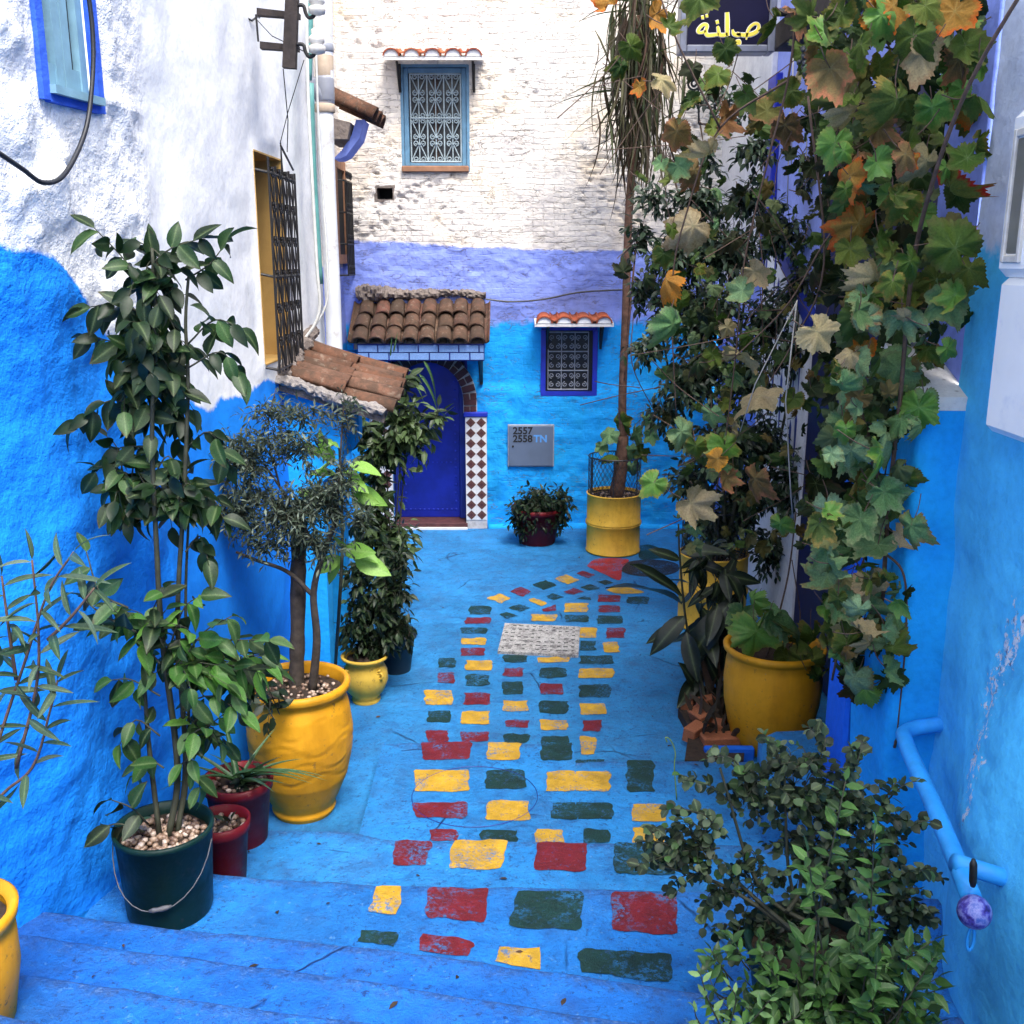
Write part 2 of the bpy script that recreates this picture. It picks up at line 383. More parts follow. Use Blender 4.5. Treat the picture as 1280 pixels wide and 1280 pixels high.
M['iron_grey'] = simple('grey_painted_iron', (.30, .32, .36, 1), .5, .25, 20, .2)
M['dark'] = simple('dark_room', (.012, .012, .014, 1), .8, .3)
M['curtain'] = simple('brown_shutter_wood', (.07, .035, .025, 1), .7, .5, 6)
M['frame_blue'] = simple('pale_blue_window_paint', (.115, .25, .38, 1), .55, .2, 10, .3, dirt=(.10, .2, .34, 1))
M['trim_blue'] = limewash('blue_window_trim', [(.04, .13, .68, 1)], bump=.4)
M['frame_teal'] = simple('turquoise_window_paint', (.20, .36, .45, 1), .5, .2, 10, .3)
b = NB('window_glass'); b.done((.030, .034, .042, 1), .25, None, 0, .3); M['glass'] = b.m
M['door'] = simple('deep_blue_door_paint', NAVY, .45, .3, 5, .25)
M['deep_navy'] = simple('near_black_navy_shade', (.003, .006, .06, 1), .6, .3, 6, .2)  # near black, so the doorway carries deep shade in its colour
M['navy'] = simple('navy_blue_paint', (.008, .022, .22, 1), .55, .3, 6, .2)
M['cap_blue'] = simple('ultramarine_paint', (.012, .03, .42, 1), .5, .25, 7, .2)
M['brick_dark'] = simple('dark_red_brick', (.085, .028, .03, 1), .8, .4, 18, .5)
M['brick_blue'] = simple('pale_blue_brick', (.17, .30, .58, 1), .75, .3, 12, .5, dirt=(.07, .12, .3, 1))
M['brick_orange'] = simple('broken_orange_brick', (.34, .115, .05, 1), .9, .4, 14, .8, dirt=(.08, .05, .04, 1))
M['mortar'] = simple('pale_mortar', (.48, .46, .46, 1), .9, .3, 20, .5)
M['tile_white'] = simple('white_glazed_tile', (.68, .66, .64, 1), .25, .12, 12, .05)
M['tile_brown'] = simple('brown_glazed_tile', (.11, .045, .035, 1), .3, .4, 30, .05)
M['ochre'] = simple('ochre_plaster', (.52, .32, .10, 1), .85, .2, 4, .3)
M['wood_dark'] = simple('dark_weathered_timber', (.035, .026, .024, 1), .85, .5, 14, .6)
M['wood_frame'] = simple('brown_timber_frame', (.30, .15, .085, 1), .75, .3, 9, .3)
M['pipe'] = simple('white_plastic_pipe', (.66, .67, .70, 1), .4, .14, 4, .06, dirt=(.42, .38, .34, 1))
M['pipe_grey'] = simple('grey_plastic_pipe', (.24, .25, .29, 1), .4, .2, 6, .06)
M['pipe_tan'] = simple('tan_pipe_collar', (.48, .37, .27, 1), .6, .3, 9, .2)
M['pipe_teal'] = simple('teal_conduit', (.10, .28, .26, 1), .5, .2, 8, .1)
M['cable'] = simple('black_cable', (.016, .018, .024, 1), .45, .3, 20, .1)
M['cable_w'] = simple('white_cable', (.60, .60, .57, 1), .5, .15, 20, .1)
M['porcelain'] = simple('porcelain', (.62, .58, .52, 1), .25, .2, 20, .05)
def potpaint(name, col, chip=(.40, .24, .14, 1), rough=.45, soilc=(.10, .07, .04, 1)):
    b = NB(name); co = b.coord(); mp = b.n('ShaderNodeMapping'); mp.inputs['Scale'].default_value = (9, 9, 1.3); b.l(co, mp.inputs[0])
    c = b.ramp(b.noise(3.2, 4, .6, co), [(.3, mul(col, .78)), (.7, mul(col, 1.12))])
    c = b.mix(.45, c, b.ramp(b.noise(1.0, 4, .65, mp.outputs[0]), [(.3, (.62, .55, .5, 1)), (.55, (1, 1, 1, 1)), (.8, (1.12, 1.1, 1.0, 1))]), 'MULTIPLY')
    c = b.mix(b.math('MULTIPLY', b.g(b.noise(6, 5, .75, co), .56, .72), .45), c, mul(col, .45))
    c = b.mix(b.math('MULTIPLY', b.math('MULTIPLY', b.g(b.noise(30, 4, .7, co), .60, .66), b.g(b.noise(4.4, 3, .6, co), .45, .6)), .85), c, soilc)
    c = b.mix(b.g(b.noise(13, 5, .8, co), .685, .70), c, chip)
    h = b.math('ADD', b.noise(22, 3, .6, co), b.math('MULTIPLY', b.noise(5, 2, .5, co), 1.5))
    return b.done(c, b.ramp(b.noise(8, 3), [(.3, (rough-.1,)*3), (.7, (rough+.2,)*3)]), b.bump(h, .28, .008), 0, .22)
M['yellow'] = potpaint('yellow_pot_paint', (.62, .29, .012, 1))
M['yellow_drum'] = potpaint('yellow_drum_paint', (.74, .43, .05, 1), (.22, .10, .05, 1))
M['yellow_old'] = potpaint('ochre_yellow_pot_paint', (.56, .36, .05, 1))
M['green_pot'] = potpaint('dark_green_bucket_paint', (.004, .024, .020, 1), (.03, .05, .05, 1), .45, (.03, .03, .03, 1))
M['red_pot'] = potpaint('dark_red_pot_paint', (.16, .008, .014, 1), (.22, .06, .05, 1))
M['black_pot'] = simple('dark_plastic_pot', (.012, .025, .04, 1), .5, .3, 5, .1)
M['soil'] = simple('potting_soil', (.035, .022, .015, 1), .95, .6, 30, 1.0, 50)
b = NB('snail_shells'); r_ = b.n('ShaderNodeNewGeometry').outputs['Random Per Island']
b.done(b.ramp(r_, [(0, (.09, .05, .035, 1)), (.4, (.22, .14, .095, 1)), (.75, (.36, .26, .19, 1)), (1, (.55, .45, .38, 1))]), .45); M['shell'] = b.m
M['bark'] = simple('grey_brown_bark', (.052, .040, .032, 1), .9, .5, 24, 1.0, 60)
M['bark_tall'] = simple('brown_fibrous_trunk', (.12, .062, .042, 1), .9, .55, 20, 1.0, 40)
M['stem'] = simple('dark_green_brown_stem', (.035, .038, .022, 1), .75, .4, 20, .4)
M['vine_stem'] = simple('brown_vine_stem', (.10, .062, .045, 1), .85, .4, 25, .6)
M['string'] = simple('pale_string', (.40, .38, .34, 1), .8, .2)
M['stone_cover'] = None
M['metal_plate'] = simple('grey_blue_sheet_metal', (.13, .17, .25, 1), .45, .15, 3, .08, metal=.2)
M['ink'] = simple('black_stencil_ink', (.012, .012, .014, 1), .7, .2)
M['ink_blue'] = simple('light_blue_stencil_ink', (.10, .32, .72, 1), .7, .2)
M['sign_frame'] = simple('grey_sign_frame', (.19, .20, .24, 1), .35, .25, 8, .1, metal=.4)
M['sign_face'] = simple('dark_violet_sign_face', (.004, .0035, .022, 1), .5, .3, 3, .02, spec=.15)
M['sign_yellow'] = simple('yellow_sign_lettering', (.72, .58, .06, 1), .45, .1)
M['sign_white'] = simple('white_sign_lettering', (.72, .70, .78, 1), .45, .1)
M['cabinet'] = simple('white_cabinet_enamel', (.86, .86, .84, 1), .35, .08, 2.5, .05, dirt=(.72, .74, .78, 1))
M['slot'] = simple('dusty_slot_glass', (.16, .155, .135, 1), .3, .3, 6, .05)
M['rail'] = simple('sky_blue_rail_paint', (.03, .34, .86, 1), .5, .2, 12, .25)
b = NB('painted_ball'); c = b.ramp(b.noise(28, 4, .6), [(.36, (.02, .01, .10, 1)), (.46, (.06, .05, .34, 1)), (.56, (.22, .24, .55, 1)), (.66, (.05, .10, .42, 1))]); b.done(c, .4); M['ball'] = b.m
b = NB('worn_stone_cover'); co = b.coord()
c = b.ramp(b.noise(16, 6, .75, co), [(.35, (.12, .11, .11, 1)), (.5, (.36, .35, .34, 1)), (.7, (.52, .50, .48, 1))])
c = b.mix(b.g(b.noise(80, 3, .7, co), .55, .63), c, (.10, .10, .11, 1))
M['stone_cover'] = b.done(c, .85, b.bump(b.noise(60, 5, .7, co), .8, .006), 0, .2)
# foliage
M['lf_citrus'] = leafmat('citrus_leaf', [(.004, .013, .005, 1), (.009, .028, .008, 1), (.022, .060, .016, 1), (.006, .018, .006, 1), (.055, .12, .036, 1)], .45, spec=.3, mottle=.7, edge=[(.03, .035, .01, 1), (.015, .03, .01, 1), (.07, .05, .02, 1)])
M['lf_bright'] = leafmat('bright_citrus_leaf', [(.022, .080, .014, 1), (.055, .16, .024, 1), (.016, .055, .014, 1), (.11, .26, .04, 1)], .45, spec=.3, mottle=.6, edge=[(.05, .09, .015, 1), (.03, .07, .015, 1), (.09, .08, .02, 1)])
M['lf_lime'] = leafmat('lime_green_leaf', [(.16, .33, .05, 1), (.24, .42, .08, 1), (.12, .27, .04, 1)], .45)
M['lf_ole'] = leafmat('oleander_leaf', [(.018, .045, .025, 1), (.05, .095, .055, 1), (.025, .06, .03, 1), (.10, .15, .11, 1)], .38)
M['lf_broad'] = leafmat('dark_broad_leaf', [(.006, .012, .007, 1), (.011, .021, .011, 1), (.008, .015, .010, 1)], .35, spec=.4)
M['lf_blade'] = leafmat('blade_leaf', [(.03, .085, .03, 1), (.06, .13, .05, 1), (.05, .11, .055, 1)], .4)
M['vine_g'] = leafmat('dusty_green_vine_leaf', [(.085, .18, .07, 1), (.14, .25, .115, 1), (.06, .13, .045, 1), (.20, .31, .17, 1)], .7, edge=[(.12, .19, .10, 1), (.17, .20, .09, 1), (.11, .18, .08, 1), (.20, .14, .06, 1)], spec=.12, mottle=.6)
M['vine_d'] = leafmat('dark_green_vine_leaf', [(.04, .085, .014, 1), (.08, .12, .020, 1), (.022, .048, .011, 1), (.12, .15, .026, 1)], .6, edge=[(.12, .12, .03, 1), (.05, .07, .02, 1), (.18, .13, .03, 1), (.07, .09, .02, 1)], spec=.12, mottle=.55)
M['vine_k'] = leafmat('shaded_vine_leaf', [(.008, .018, .006, 1), (.014, .028, .008, 1), (.020, .022, .008, 1), (.006, .012, .005, 1)], .6, edge=[(.02, .025, .008, 1), (.03, .02, .01, 1)], spec=.12, mottle=.5)  # darkened leaf colour puts shade into the layer behind the front leaves
M['vine_l'] = leafmat('fresh_green_vine_leaf', [(.075, .19, .03, 1), (.11, .24, .04, 1)], .5, edge=[(.10, .2, .04, 1), (.22, .22, .05, 1)])
M['vine_y'] = leafmat('dry_tan_vine_leaf', [(.32, .27, .14, 1), (.28, .22, .12, 1), (.36, .29, .18, 1)], .8, edge=[(.38, .24, .14, 1), (.30, .26, .15, 1), (.22, .12, .06, 1)], spec=.12, mottle=.5)
M['vine_o'] = leafmat('orange_vine_leaf', [(.30, .15, .03, 1), (.24, .14, .03, 1), (.36, .16, .03, 1)], .7, edge=[(.52, .12, .012, 1), (.40, .07, .015, 1), (.5, .24, .02, 1)], spec=.12, mottle=.5)
M['vine_r'] = leafmat('red_edged_vine_leaf', [(.14, .15, .03, 1), (.17, .17, .035, 1)], .65, edge=[(.46, .03, .012, 1), (.38, .022, .015, 1)], spec=.12, mottle=.5)
M['vine_b'] = leafmat('brown_vine_leaf', [(.13, .07, .035, 1), (.16, .11, .045, 1), (.09, .06, .03, 1), (.12, .12, .035, 1), (.20, .09, .04, 1)], .8, edge=[(.24, .12, .07, 1), (.28, .10, .05, 1)], spec=.12, mottle=.5)
M['fo_olive'] = leafmat('olive_foliage', [(.020, .034, .020, 1), (.065, .090, .062, 1), (.014, .024, .016, 1), (.18, .22, .17, 1)], .55, island=True)
M['fo_laurel'] = leafmat('laurel_foliage', [(.010, .022, .009, 1), (.030, .055, .02, 1), (.09, .14, .055, 1), (.013, .028, .011, 1)], .4, island=True)
M['fo_dark'] = leafmat('dark_bushy_foliage', [(.005, .013, .006, 1), (.011, .024, .010, 1), (.007, .016, .007, 1), (.035, .062, .025, 1)], .45, island=True)
M['fo_climb'] = leafmat('climber_foliage', [(.005, .013, .007, 1), (.010, .025, .012, 1), (.026, .052, .027, 1), (.075, .12, .070, 1)], .42, island=True, spec=.45)
M['fo_round'] = leafmat('round_leaf_foliage', [(.006, .013, .007, 1), (.013, .025, .012, 1), (.030, .052, .025, 1), (.008, .017, .008, 1), (.075, .105, .06, 1), (.035, .09, .022, 1)], .5, island=True)
M['fo_whorl'] = leafmat('whorled_foliage', [(.025, .065, .018, 1), (.05, .12, .03, 1), (.07, .17, .035, 1), (.02, .045, .016, 1)], .4, island=True)
M['fo_weed'] = leafmat('pale_weed_foliage', [(.12, .22, .07, 1), (.16, .28, .10, 1), (.09, .18, .06, 1)], .6, island=True)
M['fo_vine'] = leafmat('tangled_vine_foliage', [(.010, .022, .007, 1), (.03, .06, .014, 1), (.07, .12, .03, 1), (.012, .02, .008, 1), (.14, .20, .09, 1), (.12, .075, .025, 1), (.05, .08, .02, 1)], .6, island=True, spec=.12)
M['fo_grass'] = leafmat('hanging_blade_foliage', [(.03, .045, .018, 1), (.06, .075, .03, 1), (.10, .085, .045, 1), (.035, .04, .02, 1)], .6, island=True)
M['fo_dead'] = leafmat('dead_leaf_mass', [(.09, .05, .035, 1), (.05, .035, .025, 1), (.03, .025, .018, 1)], .85, island=True)
M['fo_olive_s'] = leafmat('olive_foliage_single', [(.020, .034, .020, 1), (.065, .090, .062, 1), (.014, .024, .016, 1), (.18, .22, .17, 1)], .55, island=False)
M['fo_laurel_s'] = leafmat('laurel_foliage_single', [(.010, .022, .009, 1), (.030, .055, .02, 1), (.09, .14, .055, 1), (.013, .028, .011, 1)], .4, island=False)
M['fo_dark_s'] = leafmat('dark_bushy_foliage_single', [(.005, .013, .006, 1), (.011, .024, .010, 1), (.007, .016, .007, 1), (.035, .062, .025, 1)], .45, island=False)
M['fo_climb_s'] = leafmat('climber_foliage_single', [(.005, .013, .007, 1), (.010, .025, .012, 1), (.026, .052, .027, 1), (.075, .12, .070, 1)], .42, island=False, spec=.45)
M['fo_round_s'] = leafmat('round_leaf_foliage_single', [(.006, .013, .007, 1), (.013, .025, .012, 1), (.030, .052, .025, 1), (.008, .017, .008, 1), (.075, .105, .06, 1), (.035, .09, .022, 1)], .5, island=False)
M['fo_whorl_s'] = leafmat('whorled_foliage_single', [(.025, .065, .018, 1), (.05, .12, .03, 1), (.07, .17, .035, 1), (.02, .045, .016, 1)], .4, island=False)
M['fo_weed_s'] = leafmat('pale_weed_foliage_single', [(.12, .22, .07, 1), (.16, .28, .10, 1), (.09, .18, .06, 1)], .6, island=False)
M['fo_grass_s'] = leafmat('hanging_blade_foliage_single', [(.03, .045, .018, 1), (.06, .075, .03, 1), (.10, .085, .045, 1), (.035, .04, .02, 1)], .6, island=False)
M['fo_dead_s'] = leafmat('dead_leaf_mass_single', [(.09, .05, .035, 1), (.05, .035, .025, 1), (.03, .025, .018, 1)], .85, island=False)
# ================================================================== THE SETTING
def struct(o, label=None):
    o['kind'] = 'structure'
    if label: o['label'] = label
    return o
struct(mobj('ground', [(-80, -80, -.06), (80, -80, -.06), (80, 80, -.06), (-80, 80, -.06)], [(0, 1, 2, 3)], M['floor']), 'bare ground under the courtyard')
xs = np.arange(-2.9, 3.0, .06); ys = np.arange(2.2, 12.5, .06)
X, Y = np.meshgrid(xs, ys, indexing='ij')
court = mobj('courtyard_floor', np.stack([X, Y, hfloor(X, Y)], -1).reshape(-1, 3), grid_faces(len(xs), len(ys)), M['floor'], None, True)
struct(court, 'blue painted courtyard floor with a path of coloured blocks')
# ---- steps (each slab: worn far edge, top running back under the next one)
def make_step(name, edge, z, depth, hgt, mat, label, left=None):
    E = smooth_path(edge, 10)
    L = np.concatenate([[0], np.cumsum(np.linalg.norm(np.diff(E[:, :2], axis=0), axis=1))])
    n = int(L[-1]/.035); s = np.linspace(0, L[-1], n)
    ex, ey = np.interp(s, L, E[:, 0]), np.interp(s, L, E[:, 1])
    j = .010*fbm(s*6, z*31, 0, 3); ey = ey + j
    rows = [(0.0, -hgt), (.004, -hgt*.5), (.0, -.022), (-.006, -.008), (-.02, -.001)]
    rows += [(-d, 0) for d in np.arange(.05, depth, .05)]
    V = []
    for dy, dz in rows:
        yy = ey+dy
        zz = z+dz+hfloor(ex, yy) + (.004*fbm(ex*9, yy*9, z, 2) if dz <= -.005 else 0)
        V.append(np.stack([ex, yy, zz], -1))
    V = np.array(V)
    o = mobj(name, V.reshape(-1, 3), grid_faces(len(rows), n)[:, ::-1], mat, None, True)
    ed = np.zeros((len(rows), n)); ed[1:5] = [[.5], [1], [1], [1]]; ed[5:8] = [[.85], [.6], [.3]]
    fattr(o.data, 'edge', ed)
    return struct(o, label)
def edge_px(pts, z): return [on_z(a, b, z) for a, b in pts]
ZA, ZB, ZC, ZE, ZF, ZG = .15, .30, .45, .60, .75, .90
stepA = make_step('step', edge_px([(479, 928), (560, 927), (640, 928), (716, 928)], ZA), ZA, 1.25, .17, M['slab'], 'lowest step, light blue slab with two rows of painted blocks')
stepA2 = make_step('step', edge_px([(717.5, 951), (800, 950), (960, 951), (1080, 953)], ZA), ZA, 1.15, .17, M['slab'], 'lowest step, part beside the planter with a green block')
a0, a1 = on_z(479, 928, ZA), on_z(452, 1060, ZA)     # left cheek of the lowest step
ck = MB(); yy = np.linspace(a0[1], a1[1], 22); xx = np.interp(yy, [a1[1], a0[1]], [a1[0], a0[0]])
V = np.array([[(x+.001, y, -.02), (x, y, ZA-.02+hfloor(x, y)), (x+.006, y, ZA-.004+hfloor(x, y)), (x+.02, y, ZA+.0005+hfloor(x, y))] for x, y in zip(xx, yy)])
ck.add(V.reshape(-1, 3), grid_faces(22, 4)); ck.obj('step_cheek', M['slab'], stepA, True)
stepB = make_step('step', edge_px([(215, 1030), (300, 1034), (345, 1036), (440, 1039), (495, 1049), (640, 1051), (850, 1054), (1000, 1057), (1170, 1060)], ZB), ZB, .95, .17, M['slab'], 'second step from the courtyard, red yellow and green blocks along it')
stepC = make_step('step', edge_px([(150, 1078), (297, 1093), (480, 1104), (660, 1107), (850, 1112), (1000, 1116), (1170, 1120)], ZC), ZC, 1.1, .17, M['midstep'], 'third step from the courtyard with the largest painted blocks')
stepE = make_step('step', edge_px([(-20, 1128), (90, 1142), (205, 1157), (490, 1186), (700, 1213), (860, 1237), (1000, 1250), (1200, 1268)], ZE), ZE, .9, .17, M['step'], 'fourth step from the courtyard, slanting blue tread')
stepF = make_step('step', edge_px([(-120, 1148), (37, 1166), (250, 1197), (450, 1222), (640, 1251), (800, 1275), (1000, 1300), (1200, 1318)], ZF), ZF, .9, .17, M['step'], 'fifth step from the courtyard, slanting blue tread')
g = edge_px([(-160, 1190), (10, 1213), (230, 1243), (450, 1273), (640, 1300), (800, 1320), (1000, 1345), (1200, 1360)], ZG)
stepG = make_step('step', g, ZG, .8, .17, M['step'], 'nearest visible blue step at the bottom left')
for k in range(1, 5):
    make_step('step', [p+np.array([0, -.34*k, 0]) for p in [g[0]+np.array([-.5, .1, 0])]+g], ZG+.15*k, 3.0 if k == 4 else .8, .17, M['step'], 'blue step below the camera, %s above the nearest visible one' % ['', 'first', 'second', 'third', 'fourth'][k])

# ---- painted blocks: paint sheets a few millimetres above the slabs
def block(corners, z, mat, parent):
    P = np.array([on_z(a, b, z) for a, b in corners])
    if len(P) == 4:
        w_, h_ = np.linalg.norm(P[1]-P[0]), np.linalg.norm(P[3]-P[0])
        nu, nv = max(5, int(w_/.022)), max(5, int(h_/.022))
        u, v = np.meshgrid(np.linspace(0, 1, nu), np.linspace(0, 1, nv), indexing='ij')
        Q = (P[0][:2]*((1-u)*(1-v))[..., None]+P[1][:2]*(u*(1-v))[..., None]+P[2][:2]*(u*v)[..., None]+P[3][:2]*((1-u)*v)[..., None])
        c = Q.mean((0, 1)); ed = (u == 0) | (u == 1) | (v == 0) | (v == 1); cn = ((u == 0) | (u == 1)) & ((v == 0) | (v == 1))
        jx, jy = .022*fbm(Q[..., 0]*17, Q[..., 1]*17, z+3, 3), .022*fbm(Q[..., 0]*17+40, Q[..., 1]*17, z+9, 3)
        Q = Q + ed[..., None]*np.stack([jx, jy], -1); Q = Q + cn[..., None]*(c-Q)*.05
        zz = z+hfloor(Q[..., 0], Q[..., 1])+.004
        V = np.concatenate([Q, zz[..., None]], -1).reshape(-1, 3); Fc = grid_faces(nu, nv)
    else:
        R = smooth_path(np.vstack([P, P[:1]]), 8)[:-1]; c = R.mean(0); V = [c]; n = len(R)
        for k in (.33, .66, 1.0):
            for p in R: V.append(c+(p-c)*k)
        V = np.array(V); V[:, 2] = z+hfloor(V[:, 0], V[:, 1])+.004
        Fc = [(0, 1+i, 1+(i+1) % n) for i in range(n)]
        for r in (0, 1): Fc += [(1+r*n+i, 1+(r+1)*n+i, 1+(r+1)*n+(i+1) % n, 1+r*n+(i+1) % n) for i in range(n)]
    me = new_mesh('painted_block', V, Fc, mat)
    nz = np.array([p.normal.z for p in me.polygons])
    if nz.mean() < 0: me.flip_normals()
    return link(bpy.data.objects.new('painted_block', me), parent)
def c6(x, y): return (560+x/4, 680+y/4)
def c8(x, y): return (420+x/2.064, 660+y/2.064)
def rect(f, r): x0, y0, x1, y1 = r; return [f(x0, y0), f(x1, y0), f(x1, y1), f(x0, y1)]
PC = {'R': M['pr'], 'Y': M['py'], 'G': M['pg'], 'K': M['pk'], 'B': M['pred']}
dia = [('Y', (195, 270), (260, 250), (315, 275), (265, 300)), ('R', (308, 238), (365, 215), (422, 242), (370, 264)), ('G', (417, 205), (490, 180), (548, 208), (478, 232)),
       ('Y', (530, 175), (590, 152), (660, 180), (600, 203)), ('R', (637, 145), (670, 132), (733, 155), (700, 170)), ('G', (258, 355), (290, 342), (350, 365), (300, 378)),
       ('G', (302, 322), (355, 300), (415, 322), (360, 342)), ('Y', (400, 280), (430, 270), (498, 300), (465, 313)), ('R', (470, 325), (545, 305), (545, 335), (480, 338)),
       ('G', (487, 265), (530, 250), (582, 270), (530, 284)), ('R', (574, 240), (625, 222), (682, 240), (620, 258)), ('G', (660, 215), (715, 202), (762, 220), (705, 236)),
       ('G', (745, 190), (790, 178), (826, 195), (780, 208)), ('G', (640, 278), (680, 266), (717, 270), (715, 285))]
for d in dia: block([c6(*p) for p in d[1:]], 0, PC[d[0]], court)
block([c6(*p) for p in ((790, 232), (850, 210), (930, 225), (978, 245), (850, 250))], 0, PC['Y'], court)
rc = 'R752,258,862,293 G897,265,1001,300 R752,310,862,343 Y585,298,700,343 G585,357,702,390 G747,360,872,400 Y415,352,542,388 G105,312,214,355 R88,370,214,403 G68,422,192,452 Y65,473,188,507 R60,522,182,560 Y658,418,742,470 R790,420,887,472 G662,485,738,535 Y780,492,853,542 G658,558,828,600 Y655,622,828,670 G655,702,810,767 Y663,797,788,852 R672,880,772,935 Y663,960,737,1054 G275,556,392,592 Y448,565,606,592 Y90,583,218,634 G90,654,210,710 R83,746,207,803 Y70,838,210,903 R62,943,205,990 R277,620,374,663 G273,690,376,752 Y280,785,397,836 R282,884,403,918 G280,952,402,996 G460,618,588,668 R458,697,576,752 G456,786,605,848 Y458,880,598,930 G466,960,608,1000'
for t in rc.split(): block(rect(c6, [float(k) for k in t[1:].split(',')]), 0, PC[t[0]], court)
for t in 'G264,337,310,361 R260,375,305,402 Y228,420,300,458 G237,473,295,503 R235,523,290,553 G622,598,694,612'.split(): block(rect(c8, [float(k) for k in t[1:].split(',')]), 0, PC[t[0]], court)
block([c6(*p) for p in ((693, 110), (720, 85), (770, 72), (900, 78), (872, 120), (858, 182), (780, 150))], 0, PC['B'], court)
block([c6(1010+150*math.cos(a), 122+44*math.sin(a)) for a in np.linspace(0, 2*math.pi, 15)[:-1]], 0, PC['K'], court)
block([c6(*p) for p in ((960, 8), (1010, 5), (1090, 35), (1150, 75), (1060, 74), (960, 74))], 0, PC['G'], court)
for t in 'R222,553,348,597 Y389,554,476,597 G530,554,610,600 Y203,624,343,679 G388,624,487,673 Y543,628,620,680 R199,707,338,748 Y390,703,498,756 G555,709,620,752 R245,778,313,812 G373,780,469,812 Y514,779,586,816'.split():
    block(rect(c8, [float(k) for k in t[1:].split(',')]), ZA, PC[t[0]], stepA)
for t in 'Y620,629,706,680 G620,709,714,752 G750,600,820,682 Y765,715,850,762 G640,779,706,815 Y767,777,850,815'.split():
    block(rect(c8, [float(k) for k in t[1:].split(',')]), ZA, PC[t[0]], stepA2)
for c, *q in [('R', (153, 808), (247, 808), (228, 875), (145, 873)), ('Y', (303, 808), (445, 808), (425, 881), (290, 880)), ('R', (517, 815), (650, 815), (645, 889), (507, 884)), ('G', (719, 816), (880, 818), (876, 897), (719, 894))]:
    block([c8(*p) for p in q], ZB, PC[c], stepB)
for c, *q in [('Y', (103, 928), (168, 926), (160, 1002), (83, 997)), ('R', (236, 930), (398, 930), (385, 1016), (231, 1007)), ('G', (470, 934), (635, 937), (632, 1037), (440, 1032)), ('R', (711, 940), (880, 943), (880, 1052), (709, 1040)),
              ('G', (62, 1042), (155, 1045), (153, 1082), (58, 1072)), ('R', (222, 1048), (362, 1070), (345, 1108), (210, 1093)), ('Y', (415, 1080), (528, 1085), (528, 1140), (408, 1122)), ('G', (630, 1085), (865, 1100), (866, 1176), (628, 1146))]:
    block([c8(*p) for p in q], ZC, PC[c], stepC)

# scratched circle of an old cover on the lowest step
cc = on_z(*c8(358, 690), ZA); rr0 = abs(on_z(*c8(520, 690), ZA)[0]-cc[0])
m = MB(); m.tube([(cc[0]+rr0*math.cos(a), cc[1]+rr0*.95*math.sin(a), ZA+float(hfloor(cc[0]+rr0*math.cos(a), cc[1]+rr0*.95*math.sin(a)))+.0035) for a in np.linspace(0, 2*math.pi, 49)], .0022, 4, False); m.obj('scratched_ring', M['navy'], stepA)
# ================================================================== LEFT HOUSE
LP = np.array([(-2.0, -2.95), (1.8, -2.85), (2.8, -2.35), (3.3, -2.02), (3.7, -1.80), (4.2, -1.71), (5, -1.62), (6, -1.55), (7, -1.52), (8.3, -1.50)])
def xl(Yv):
    Yv = np.asarray(Yv, float); k = np.linspace(-.25, .25, 7)
    return np.mean([np.interp(Yv+d, LP[:, 0], LP[:, 1]) for d in k], axis=0)
def on_left(px, py):
    d = ray(px, py); lo, hi = 1.0, 12.0
    for _ in range(50):
        m = (lo+hi)/2; t = m/d[1]
        if d[0]*t < float(xl(m)): hi = m
        else: lo = m
    t = lo/d[1]; return np.array([d[0]*t, lo, EYE+d[2]*t])
left = thing('left_house', 'white house on the left with bulging blue lower wall and grilled window', 'house', (-1.7, 5, 0))
gw0, gw1 = on_left(319, 190), on_left(331, 462)
GY0, GY1, GZ0, GZ1 = 6.42, 7.08, 2.50, 3.76
uw = [on_left(40, 2), on_left(122, -2), on_left(126, 134), on_left(50, 128)]
UY0, UY1, UZ0 = 4.06, 4.42, 3.76
ys = np.unique(np.round(np.concatenate([np.arange(-2, 2.4, .12), np.arange(2.4, 8.3, .032), [8.3, GY0, GY1, UY0, UY1]]), 4))
zs = np.unique(np.round(np.concatenate([np.arange(-.05, 6.4, .032), [GZ0, GZ1, UZ0, 4.75]]), 4))
Yg, Zg = np.meshgrid(ys, zs, indexing='ij')
rough = sstep(4.95, 4.6, Yg)
lowblue = sstep(3.3, 2.6, Zg)
d = .045*fbm(Yg*1.1, Zg*1.1, 2, 3) + rough*(.028*fbm(Yg*4, Zg*5, 5, 4) + (1-lowblue*.75)*.055*np.maximum(0, fbm(Yg*11, Zg*13, 1, 3)-.05)) + .006*fbm(Yg*6, Zg*6, 8, 3)
def near(y0, y1, z0, z1, m=.1):
    dy = np.maximum(np.maximum(y0-Yg, Yg-y1), 0); dz = np.maximum(np.maximum(z0-Zg, Zg-z1), 0); return sstep(0, m, np.hypot(dy, dz))
d = d*near(GY0, GY1, GZ0, GZ1)*near(UY0, UY1, UZ0, 4.75)
sl = (xl(Yg+.05)-xl(Yg-.05))/.1; nl = np.sqrt(1+sl**2)
Xg = xl(Yg)+d/nl; Y2 = Yg-d*sl/nl
yc, zc = (ys[:-1]+ys[1:])/2, (zs[:-1]+zs[1:])/2
YC, ZC_ = np.meshgrid(yc, zc, indexing='ij')
keep = ~(((YC > GY0) & (YC < GY1) & (ZC_ > GZ0) & (ZC_ < GZ1)) | ((YC > UY0) & (YC < UY1) & (ZC_ > UZ0) & (ZC_ < 4.75)))
lw = mobj('wall', np.stack([Xg, Y2, Zg], -1).reshape(-1, 3), grid_faces(len(ys), len(zs), keep), M['left_wall'], left, True)
zb = np.interp(Yg, [3.6, 4.05, 4.25, 4.45, 4.7, 5.0, 5.4, 6.6, 7.2], [3.22, 3.17, 2.98, 2.78, 2.62, 2.48, 2.38, 2.39, 2.42])
